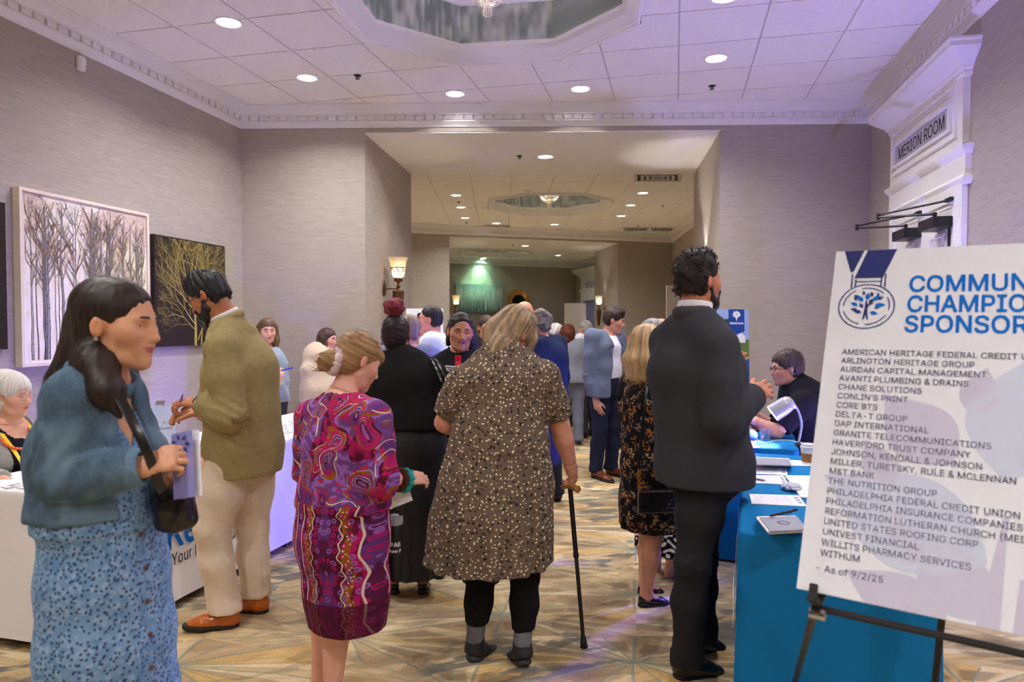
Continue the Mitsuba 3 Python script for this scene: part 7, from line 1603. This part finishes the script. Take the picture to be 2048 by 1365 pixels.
q, n = on_cloth(A, 902, 737, 4.2); nt = frame(q + n * .004, nrm(np.array([1, 0, -.08])), np.array([0, -.1, 1.0])); obj('name_tag', put(bx([0, 0, .010], [.070, .032, .006]), nt), 'paper', p.key, False, 'white name tag'); obj('tag_print', put(cat([bx([-.005, .005, .0135], [.045, .006, .0005]), bx([.005, -.006, .0135], [.04, .005, .0005])]), nt), 'ink_grey', p.key)
# ---------------------------------------------------------------- 9 the woman with the cane
p = P9 = Person('stooped grey-blonde woman in a brown leopard print dress leaning on a black cane', 1000, 3.15, 1.60, .0, 'f', 1.0, (216, 154, 128), quality=2)
p.set(pel=(998, 965, 0), wai=(1000, 865, 0), che=(1007, 775, .04), nek=(1005, 708, .10), hed=(1036, 668, .16), shL=(929, 770, .02), elL=(889, 846, .03), wrL=(935, 862, .30), shR=(1087, 757, .02), elR=(1120, 852, .06), wrR=(1143, 940, .12), hiL=(960, 985, 0), knL=(962, 1150, -.0), anL=(950, 1286, -.05), toL=(1002, 1306, .15), hiR=(1045, 985, 0), knR=(1050, 1150, -.03), anR=(1045, 1293, -.11), toR=(1012, 1322, .10))
p.hand = dict(R=dict(dir=(.18, .35, -.9), back=(.75, -.6, .1), curl=[.75, .85, .9, .95], thumb=.6), L=dict(dir=(.5, .8, -.1), back=(-.3, .2, .9), curl=.5)); p.head(.95, -.45, .1, .94)
p.make_body(dict(hi=(.245, .2), wa=(.193, .16), ch=(.20, .16), up=(.155, .11)), arm=1.36, leg=1.0); p.body(.013, .0038, .0034)
p.hair('greyblond', 'long', .0055, .0028, 26, line=.07, vol=1.06, extra=[([(0, -.05, .05), (-.01, -.10, -.04), (-.01, -.12, -.10)], [.08, .07, .03], 'h'), ([p.px(1015, 665, .12), p.px(998, 690, .03), p.px(985, 705, -.02)], [.05, .04, .012], 'w'), ([(.055, -.02, .06), (.078, .035, .0), (.08, .07, -.09)], [.04, .022, .008], 'h')], streak=.62, faceclear=.95)
p.wisps(300, .085, .0012, 'fall', .007)
m = cat([tube([p.hp(.088, -.02, .03), p.hp(.082, .03, .075), p.hp(.06, .075, .095)], .0045, 6), tube([p.hp(.066 + .02 * math.cos(a), .075 + .004 * math.sin(a), .085 + .018 * math.sin(a)) for a in np.linspace(0, 6.28, 16)], .003, 6)]); extra('glasses', m, (20, 84, 92), p.key, 'gloss')
A = p.skirt([(p.px(1000, 845, .0), (.186, .155)), (p.px(998, 900, 0), (.216, .185)), (p.px(994, 965, 0), (.250, .212)), (p.px(982, 1050, 0), (.268, .235)), (p.px(975, 1150, 0), (.302, .265))], (13, .017), hemz=.430, wr_amp=.003)
B = p.top(.012, hem=p.J['wai'][2] - .06, sleeve=(.40, .40), wr_amp=.004, neck=.088, neck_drop=.015, cuffk=2.4, flare=(.21, .18)); D = Sdf(); D.add('d', np.minimum(A.bounds()[0], B.bounds()[0]), np.maximum(A.bounds()[1], B.bounds()[1]), lambda q: smin(A(q, False), B(q, False), .03), .001)
p.cloth('dress', D, .0065, (0, 0, 0), 'leopard', uvs=p.uvflat(), label='leopard print dress'); p.cloth('leggings', p.trousers(.011, cuff=.155, wr_amp=.002, tight=True), .009, (18, 18, 19))
for n in 'LR': an, kn = p.J['an' + n], p.J['kn' + n]; A = Sdf(); A.loft('s', [an + [0, 0, .015], an + (kn - an) * .26], [.0415, .043], None, .01); A.fold(wr(3, 120, .0012)); m = A.mesh(.006); obj('sock', m, 'cloth', p.key, True, 'grey sock', color=np.array(lin(104, 104, 108)) * (.7 + .6 * meshkit.noise(m.vertices * 220, 1)[:, None]))
p.shoes((34, 34, 37), 'sneaker', .0055, (50, 50, 53), 'satin', solez=.030)
w, M, sc = p.handM['R']; hc = w + M @ np.array([0, .075, -.022]); tip = atz(1168, 1296, .0)
t = thing('walking_cane', 'black walking cane with wooden grip held by the stooped woman', 'cane'); top_ = p.px(1141, 985, .13)
sh_ = nrm(tip - top_); obj('shaft', tube([top_ - sh_ * .03, top_ + sh_ * .30], .0115, 10), 'black_metal', t, True); obj('shaft', tube([top_ + sh_ * .29, tip - sh_ * .03], .0095, 10), 'black_metal', t, True); obj('collar', tube([top_ + sh_ * .285, top_ + sh_ * .305], .0135, 10), 'black_plastic', t, True)
obj('rubber_tip', tube([tip - sh_ * .05, tip - sh_ * .02, tip], [.012, .016, .018], 12), 'black_plastic', t, True); gp = curve([top_ + np.array([-.035, .05, .015]), top_ + np.array([0, .0, .03]), top_ + np.array([.03, -.055, .026])], 6); obj('grip', tube(gp, np.interp(np.linspace(0, 1, len(gp)), [0, .5, 1], [.012, .016, .017]), 12), 'tan_wood', t, True)
t = thing('tote_bag', 'dark dotted bag hanging in front of the stooped woman’s legs', 'bag'); B = Sdf(); c = p.px(962, 1120, .26); B.loft('b', [c + [-.0, 0, .08], c + [0, 0, -.085]], [(.085, .04), (.10, .055)], [1, 0, 0], .03); m = relax(B.mesh(.008), 1); obj('body', m, 'tote_dots', t, True); 
for o in (-.05, .05): m = tube(curve([c + [o, 0, .10], c + [o * .6, .01, .35], p.J['wrL'] + [o * .3, .03, .0]], 8), .008, 6); obj('handle', m, 'black_plastic', t, True)
# ---------------------------------------------------------------- 22 the man in the dark suit
p = Person('tall dark-haired man in a charcoal suit gesturing beside the blue table', 1400, 3.05, 1.86, .80, 'm', 1.0, (196, 130, 98), quality=2)
p.set(pel=(1408, 925, 0), wai=(1400, 840, 0), che=(1391, 740, 0), nek=(1388, 640, 0), hed=(1398, 563, .02), shL=(1338, 688, .13), elL=(1345, 835, .24), wrL=(1462, 768, .36), shR=(1434, 695, -.15), elR=(1448, 842, -.22), wrR=(1508, 790, -.02), hiL=(1396, 940, .06), knL=(1398, 1115, .12), anL=(1402, 1270, .14), toL=(1450, 1300, .2), hiR=(1412, 942, -.06), knR=(1384, 1130, -.10), anR=(1376, 1312, -.1), toR=(1442, 1344, -.05))
p.hand = dict(R=dict(dir=(.80, .55, .22), back=(.1, -.75, .5), curl=[.22, .25, .3, .38], thumb=.0, spread=.09), L=dict(dir=(.35, .4, .8), back=(-.6, .5, .1), curl=[.2, .25, .3, .4], thumb=.2, spread=.07)); p.head(.32, .02, 0, .97)
p.make_body(dict(hi=(.165, .135), wa=(.155, .125), ch=(.18, .135), up=(.135, .088)), arm=1.05); p.body(.017, .0037, .0034); p.brows((26, 22, 22)); p.beard('dark', .0045, .80)
p.hair((40, 34, 32), 'curly', .005, .012, 20, vol=1.05, line=.082, nape=-.085, extra=[([(0, -.05, .09), (0, .03, .105)], [.05, .05], 'h'), ([(0, -.085, .03), (0, -.09, -.03)], [.045, .03], 'h')], streak=.9)
p.wisps(520, .0085, .0021, 'curl')
p.cloth('trousers', p.trousers(.011, cuff=.045, wr_amp=.006, wide=1.0), .010, (40, 40, 44)); p.cloth('shirt', p.top(.007, sleeve=(.97, .975), neck=.056, hem=.95, cuffk=1.2), .010, (232, 230, 234))
A = p.top(.019, hem=.818, sleeve=(.945, .94), open_front=(.05, .05, .8, 1.45), wr_amp=.0042, wr_freq=18, neck=.066, neck_drop=-.01, cuffk=2.0, flare=(.195, .195), boxy=.92, seam=True); p.cloth('suit_jacket', A, .008, (56, 57, 62), vary=.12)
n_ = p.hp(0, -.02, -.06) - p.J['nek']; p.ring('shirt_collar', p.J['nek'] + n_ * .52, n_, .070, .006, (236, 234, 238), flat=3.4); p.ring('jacket_collar', p.J['nek'] + n_ * .22, n_, .084, .012, (66, 67, 72), flat=2.0)
for n in 'LR': p.ring('shirt_cuff', p.J['wr' + n] + (p.J['el' + n] - p.J['wr' + n]) * .045, p.J['wr' + n] - p.J['el' + n], .040, .006, (238, 238, 242), flat=2.8)
p.shoes((20, 19, 20), 'oxford', .005, (14, 14, 14), solez=.022, lacecol=(14, 14, 14))
# ---------------------------------------------------------------- 20 the blonde woman in the floral dress
p = Person('blonde woman in a black floral dress with a black purse, beside the dark-suited man', 1300, 3.75, 1.50, .75, 'f', 1.0, (206, 146, 116), quality=2)
p.set(hed=(1296, 694, .0), nek=(1296, 745, 0), che=(1300, 800, 0), wai=(1302, 860, 0), pel=(1303, 925, 0), shL=(1262, 768, .1), elL=(1254, 850, .08), wrL=(1300, 860, .3), shR=(1338, 772, -.08), elR=(1350, 845, -.05), wrR=(1390, 860, .1), hiL=(1296, 940, .06), knL=(1298, 1065, .08), anL=(1290, 1172, .12), toL=(1332, 1192, .15), hiR=(1308, 940, -.06), knR=(1304, 1070, -.06), anR=(1292, 1190, -.06), toR=(1338, 1210, -.02))
p.head(0, -.05, 0, .93); p.make_body(dict(hi=(.175, .15), wa=(.15, .13), ch=(.155, .125), up=(.115, .08)), leg=1.12); p.body(.018, .007)
p.hair('blonde', 'long', .006, .003, 28, vol=1.06, extra=[([(0, -.05, .04), (0, -.075, -.08), (0, -.075, -.17)], [(.085, .05), (.105, .055), (.09, .04)], 'h'), ([(.075, .0, .0), (.09, .0, -.14)], [.04, .03], 'h'), ([(-.075, .0, .0), (-.09, .0, -.14)], [.04, .03], 'h')], streak=.5, faceclear=.85, line=.05, ragged=.022)
p.wisps(240, .09, .0012, 'fall', .006)
A = p.skirt([(p.px(1302, 855, 0), (.145, .125)), (p.px(1303, 925, 0), (.165, .15)), (p.px(1302, 1000, 0), (.165, .155)), (p.px(1300, 1080, 0), (.172, .165))], (10, .010), hemz=.408); B = p.top(.011, hem=p.J['wai'][2] - .05, sleeve=(.42, .42), neck=.08, cuffk=2); D = Sdf(); D.add('d', np.minimum(A.bounds()[0], B.bounds()[0]), np.maximum(A.bounds()[1], B.bounds()[1]), lambda q: smin(A(q, False), B(q, False), .02), .001)
p.cloth('dress', D, .0075, (0, 0, 0), 'dark_floral', uvs=p.uvcyl(.17, 0), label='black floral dress')
B = Sdf(); B.loft('w', [p.px(1262, 745, .06), p.px(1248, 790, .10), p.px(1250, 850, .14)], [(.035, .05), (.04, .06), (.03, .05)], [1, 0, 0], .02); B.fold(wr(6, 30, .006)); p.cloth('black_wrap', B, .009, (24, 24, 28))
p.shoes((20, 19, 20), 'sandal', .0055, (16, 16, 16), solez=.03)
t = thing('purse', 'small quilted black purse with gold chain hanging behind the blonde woman', 'bag'); pc = p.px(1312, 1003, -.22); PFm = frame(pc, nrm(np.array([.98, .12, 0])), DZ)
B = m3.Manifold.cube([.185, .11, .045], True); mm = bx([0, 0, 0], [.190, .120, .045], 0, .016); obj('body', put(mm, PFm), 'black_leather', t); pr('black_leather', lin(24, 22, 23), .3, .5)
ms = [put(bx([-.075 + .025 * i + (.0125 if j % 2 else 0), -.036 + .02 * j, .0235], [.019, .015, .006], 0, .004), PFm) for i in range(7) for j in range(4) if not (j % 2 and i == 6)]
for mq in ms: obj('quilted_pad', mq, 'black_leather', t)
obj('zip', put(tube([(-.085, .052, .02), (.085, .052, .02)], .003, 6), PFm), 'brass', t)
for x0, pts in ((-.085, [p.px(1276, 980, -.22), p.px(1277, 940, -.20)]), (.085, [p.px(1345, 983, -.22), p.px(1342, 945, -.20)])):
    a, b_ = PFm @ np.array([x0, .05, 0, 1]), pts[1]
    for i in range(9): q = a[:3] + (b_ - a[:3]) * (i + .5) / 9; r_ = trimesh.creation.torus(.0095, .0032, 10, 6); obj('chain_link', put(r_, M4(*( (np.array([1., 0, 0]), DZ, np.array([0, -1., 0])) if i % 2 else (np.array([.3, .95, 0]), DZ, np.array([.95, -.3, 0]))), q)), 'brass', t, True)
m = strap([p.px(1277, 942, -.20), p.px(1284, 860, -.17), p.px(1292, 790, -.13), p.px(1300, 758, -.04), p.px(1312, 765, .08)], .014, .003); obj('strap', m, 'black_leather', t, True)
# ---------------------------------------------------------------- 21 the grey-haired woman in front of her
p = Person('grey-haired woman in a black and white leaf print skirt, mostly hidden by the blonde woman', 1338, 4.14, 1.50, .5, 'f', 1.0, 'fair', quality=1)
p.set(hed=(1306, 678, 0), nek=(1312, 722, 0), anL=(1312, 1150, .08), anR=(1336, 1160, -.02), toR=(1352, 1176, .1), toL=(1336, 1166, .2)); p.head(.1, -.2, 0); p.make_body(); p.body(.018, .007)
p.hair('grey', 'short', .007, .003, 26, vol=1.06, streak=.4); p.cloth('black_top', p.top(.012, sleeve=(.9, .9)), .013, (28, 28, 32)); A = p.skirt([(p.J['wai'], (.15, .13)), (p.J['pel'], (.18, .16)), (p.L(0, 0, .5), (.2, .18)), (p.L(.02, 0, .05), (.21, .2))], (9, .012), hemz=.16); p.cloth('skirt', A, .010, (0, 0, 0), 'leaf_print', uvs=p.uvcyl(.18), label='black and white leaf print skirt'); p.shoes((22, 20, 22), 'flat', .008)
# ---------------------------------------------------------------- 19 the man in the blue-grey blazer
p = Person('man with dark hair in a blue-grey blazer and white shirt looking down to the right', 1212, 6.8, 1.73, 2.5, 'm', 1.05, (210, 150, 130), quality=2)
p.set(hed=(1228, 641, 0), nek=(1212, 680, .02), wrR=(1192, 802, -.14), elR=(1180, 752, -.10)); p.head(-.72, -.25, 0, .98); p.make_body(belly=.8, eyes=.5); p.body(.018, .0055, .0055); p.brows((34, 26, 24))
p.hair((46, 34, 30), 'short', .007, .004, 26, vol=1.05, line=.066, extra=[([(-.04, .05, .10), (.05, .06, .095)], [.035, .03], 'h')]); p.cloth('shirt', p.top(.008, hem=.98, sleeve=(.6, .6), neck=.06, wr_amp=.004), .010, (226, 226, 240)); p.cloth('trousers', p.trousers(.013, wr_amp=.004), .012, (34, 38, 60))
p.wisps(140, .03, .0012, 'back', .005)
A = p.top(.020, hem=.80, sleeve=(.95, .95), open_front=(.085, .05, .8, 1.42), wr_amp=.005, neck=.068, cuffk=2, flare=(.185, .15), boxy=.9); p.cloth('blazer', A, .010, (104, 114, 136)); p.lapels(A, (92, 102, 124), .065, zb=1.08); p.ring('shirt_collar', p.J['nek'] + [0, 0, .03], p.J['hed'] - p.J['nek'] + np.array([0, 0, .1]), .062, .008, (232, 232, 240), flat=2.4); p.ring('belt', p.J['wai'] * .55 + p.J['pel'] * .45 + [0, 0, .0], [0, 0, 1], .168, .008, (52, 34, 30), 'gloss', flat=2.2, ell=(1, .80), X=p.Rv)
p.shoes((104, 54, 34), 'oxford', .008, (40, 26, 22))
# ---------------------------------------------------------------- 23 the seated man in black
p = Person('seated man in a black T-shirt and glasses leaning on the far right table', 1610, 4.9, 1.76, -1.5, 'm', 1.1, (216, 156, 136), quality=2)
p.set(pel=(1640, 915, .05), wai=(1632, 862, .03), che=(1612, 808, 0), nek=(1590, 768, .0), hed=(1573, 737, -.02), shL=(1606, 806, -.2), elL=(1552, 866, -.28), wrL=(1506, 840, -.22), shR=(1598, 798, .2), elR=(1546, 856, .12), wrR=(1508, 828, .06), hiL=(1630, 935, -.05), hiR=(1630, 930, .2), knL=(1520, 945, .0), knR=(1520, 940, .25), anL=(1530, 1055, .0), anR=(1530, 1050, .25), toL=(1490, 1068, .0), toR=(1490, 1062, .25))
p.hand = dict(L=dict(dir=(-.85, .1, .4), back=(-.2, -.4, .8), curl=.5), R=dict(dir=(-.9, -.1, .3), back=(-.2, .4, .8), curl=.5)); p.head(.0, -.08, 0, .98); p.make_body(dict(hi=(.17, .14), wa=(.165, .14), ch=(.185, .145), up=(.14, .09)), arm=1.1); p.body(.014, .005, .005); p.brows((50, 38, 34)); p.glasses((28, 26, 40), .0017)
p.hair((62, 48, 44), 'short', .0065, .006, 24, vol=1.08, line=.074, streak=.5); p.cloth('t_shirt', p.top(.014, sleeve=(.40, .40), neck=.064, wr_amp=.004, cuffk=2.4), .009, (26, 26, 32)); p.cloth('trousers', p.trousers(.012), .016, (44, 46, 58)); p.shoes((40, 38, 40), 'sneaker', .01)
p.wisps(260, .03, .0012, 'back', .008)
m = tube([p.hp(-.080, .0, .005), p.hp(-.088, -.015, -.035), p.hp(-.06, -.075, -.04)], .004, 6); extra('headset_band', m, (150, 160, 220), p.key, 'gloss')
chair(np.array([p.J['pel'][0] + .03, p.J['pel'][1], 0]), p.yaw, 'black chair under the seated man in the black T-shirt')
# ---------------------------------------------------------------- the people farther back
def stander(label, u, y, H, yaw, sex, skin, hair, clothes, hd=(0, 0, 0), build=1.0, hed=None, nek=None, joints=None, kw=None, shoe=(34, 32, 34), h=.022, hh=.008, brow=None, glasses=None, mouth=0.0, smile=0.0, beard=None, lean=0.0):
    p = Person(label, u, y, H, yaw, sex, build, skin, lean=lean)
    if hed: p.set(hed=(*hed, 0))
    if nek: p.set(nek=(*nek, 0))
    elif hed: p.J['nek'] = p.J['hed'] - np.array([0, 0, .165]) - p.Fv * .03
    if joints: p.set(**joints)
    p.head(*hd); p.make_body(mouth=mouth, smile=smile, **(kw or {})); p.body(h, hh)
    if brow: p.brows(brow)
    if glasses: p.glasses(*glasses)
    if beard: p.beard(*beard)
    if hair: p.hair(hair[0], hair[1], .009, **(hair[2] if len(hair) > 2 else {}))
    for nme, kind, col, k in clothes: p.cloth(nme, p.top(**k) if kind == 'top' else p.trousers(**k), .014, col)
    p.shoes(shoe, 'oxford' if sex == 'm' else 'flat', .011); return p
TR_ = lambda c: ('trousers', 'trousers', c, dict(infl=.013))
LONG = lambda d=-.2, w=.08: dict(ragged=.015, extra=[([(0, -.05, .03), (0, -.075, -.09), (0, -.08, d)], [(w, .05), (w * 1.1, .045), (w * .7, .03)], 'h')])
p = stander('man in dark-rimmed glasses and dark shirt talking, right of the smiling woman', 968, 6.6, 1.66, math.pi - .45, 'm', (216, 150, 124), ((58, 44, 38), 'short', dict(line=.082, amp=.003)), [('shirt', 'top', (32, 32, 38), dict(infl=.013, sleeve=(.9, .9), neck=.066)), TR_((40, 42, 52))], (-.0, .02, 0), 1.05, (973, 656), hh=.006, brow=(60, 44, 36), glasses=((22, 20, 22), .0028, (.026, .019)), mouth=.8)
p = stander('man in profile with a dark fade haircut, light blue shirt and white vest', 868, 5.7, 1.70, -1.45, 'm', (216, 150, 130), ((40, 34, 34), 'short', dict(line=.088, vol=.965, amp=.003)), [('shirt', 'top', (170, 196, 232), dict(infl=.012, sleeve=(.96, .96), neck=.07)), ('vest', 'top', (216, 226, 240), dict(infl=.024, sleeve=(0, 0), groups=('torso', 'sh'), neck=.075, open_front=(.03, .04, .8, 1.4))), TR_((60, 64, 80))], (0, .02, 0), 1.1, (861, 640), hh=.006, brow=(44, 32, 28)); p.ring('shirt_collar', p.J['nek'] + [0, 0, .03], p.J['hed'] - p.J['nek'] + np.array([0, 0, .1]), .066, .010, (178, 204, 238), flat=2.6)
p = stander('man with thinning grey-brown hair in a blue-grey shirt, seen from behind', 820, 5.0, 1.62, .15, 'm', (206, 150, 126), ((128, 108, 92), 'short', dict(vol=1.04)), [('shirt', 'top', (132, 140, 178), dict(infl=.014, sleeve=(.9, .9), neck=.068)), TR_((56, 58, 70))], (0, 0, 0), 1.0, (820, 664), hh=.006); p.ring('shirt_collar', p.J['nek'] + [0, 0, .03], p.J['hed'] - p.J['nek'], .064, .010, (140, 150, 188), flat=2.4)
p = stander('bald man with glasses and lavender trousers, behind the stooped woman', 1062, 7.0, 1.78, .95, 'm', (222, 150, 124), None, [('shirt', 'top', (60, 66, 84), dict(infl=.013, sleeve=(.5, .5), neck=.066)), TR_((206, 196, 226))], (0, -.05, 0), 1.05, (1050, 626), hh=.006, shoe=(222, 220, 226)); p.glasses((200, 190, 80), .002)
p = stander('man with curly grey hair in a navy jacket, back turned', 1096, 5.8, 1.68, -1.05, 'm', (214, 148, 124), ('saltpepper', 'curly', dict(vol=1.05, amp=.011, freq=20, nape=-.09, streak=.9)), [('shirt', 'top', (176, 196, 226), dict(infl=.008, sleeve=(.5, .5), neck=.058)), ('jacket', 'top', (30, 38, 62), dict(infl=.020, sleeve=(.95, .95), hem=.78, open_front=(.06, .05, .8, 1.4), neck=.068, cuffk=2, boxy=.9)), TR_((44, 46, 58))], (-.25, -.05, 0), 1.08, (1078, 648), (1084, 690), hh=.0065); p.ring('shirt_collar', p.J['nek'] + [0, 0, .035], p.J['hed'] - p.J['nek'], .062, .008, (186, 206, 236), flat=2.6)
p = stander('woman with curly auburn hair in a light grey trouser suit, seen from behind', 1142, 8.6, 1.57, .05, 'f', (206, 146, 118), ('auburn', 'curly', dict(vol=1.14, amp=.014, freq=17, nape=-.11, streak=.9, extra=[([(0, -.04, .0), (0, -.05, -.07)], [.092, .075], 'h')])), [('jacket', 'top', (126, 130, 140), dict(infl=.022, sleeve=(.95, .95), hem=.78, neck=.072, cuffk=2, flare=(.2, .16))), TR_((112, 118, 134))], (.25, -.1, 0), 1.12, (1136, 668), shoe=(26, 28, 34))
p = stander('white-haired man with glasses facing right, beside the auburn-haired woman', 1105, 9.0, 1.60, 1.2, 'm', (226, 150, 124), ('white', 'short', dict(vol=1.06, line=.07)), [('jacket', 'top', (44, 52, 70), dict(infl=.018, sleeve=(.95, .95), hem=.8, neck=.062)), TR_((50, 52, 60))], (0, -.3, 0), 1.0, (1112, 666), glasses=((120, 100, 90), .002))
p = stander('dark-haired person half hidden behind the auburn-haired woman', 1133, 10.0, 1.62, -1.3, 'm', (150, 96, 70), ('black', 'short', dict()), [('jacket', 'top', (40, 40, 46), dict(infl=.016, sleeve=(.95, .95), hem=.8)), TR_((40, 42, 50))], (0, 0, 0), 1.0, (1132, 665))
p = stander('balding grey-haired man with a white collar, left of the blue-grey blazer', 1176, 9.2, 1.64, -.7, 'm', (216, 156, 130), ('grey', 'curly', dict(vol=1.03, amp=.004, line=.085)), [('shirt', 'top', (226, 228, 236), dict(infl=.014, sleeve=(.95, .95), neck=.066)), TR_((58, 58, 66))], (0, -.1, 0), 1.0, (1171, 660))
p = stander('woman with long strawberry blonde hair in a cream top, right of the blue-grey blazer', 1252, 8.3, 1.60, .5, 'f', (214, 156, 128), ((176, 122, 74), 'long', LONG(-.32, .085)), [('sweater', 'top', (206, 190, 168), dict(infl=.016, sleeve=(.95, .95), cuffk=2)), TR_((60, 56, 60))], (0, 0, 0), 1.0, (1243, 684))
p = stander('woman with blonde hair in a coral shirt seen from behind, right background', 1276, 9.4, 1.58, .3, 'f', (220, 160, 134), ((184, 142, 88), 'long', LONG(-.2, .08)), [('shirt', 'top', (214, 92, 78), dict(infl=.02, sleeve=(.6, .6), cuffk=2)), TR_((56, 60, 80))], (.2, -.05, 0), 1.1, (1277, 668))
p = stander('bald man whose crown shows above the grey-haired woman', 1324, 6.4, 1.62, .2, 'm', (214, 150, 122), None, [('shirt', 'top', (70, 74, 90), dict(infl=.014, sleeve=(.6, .6))), TR_((50, 52, 62))], (0, -.1, 0), 1.0, (1322, 662))
p = stander('person with short black hair under the orange-tan board, far background', 992, 10.5, 1.60, .3, 'm', (150, 100, 76), ('black', 'short', dict(nape=-.09)), [('shirt', 'top', (70, 72, 84), dict(infl=.014, sleeve=(.5, .5))), TR_((50, 52, 62))], (0, 0, 0), .95, (991, 656))
p = stander('woman with wavy light brown hair and bare shoulders right of the glasses man', 982, 8.6, 1.52, -.4, 'f', (226, 168, 146), ((150, 104, 66), 'long', LONG(-.24, .085)), [('top', 'top', (92, 70, 64), dict(infl=.012, sleeve=(0, 0), groups=('torso',), neck=.11, neck_drop=.05)), TR_((56, 52, 58))], (0, 0, 0), 1.0, (976, 684))
k = thing('bar_table', 'tall black cocktail table standing beyond the auburn-haired woman', 'table'); c = at(1180, 700, 11.0)
obj('tabletop', put(lathe([(.001, 1.04), (.30, 1.04), (.30, 1.07), (.001, 1.07)], 24), M4([1, 0, 0], [0, 1, 0], [0, 0, 1], [c[0], c[1], 0])), 'black_plastic', k); obj('pole', tube([(c[0], c[1], 1.04), (c[0], c[1], .03)], .035, 10), 'black_metal', k); obj('base', put(lathe([(.001, 0), (.26, 0), (.25, .02), (.04, .05), (.001, .05)], 24), M4([1, 0, 0], [0, 1, 0], [0, 0, 1], [c[0], c[1], 0])), 'black_metal', k)
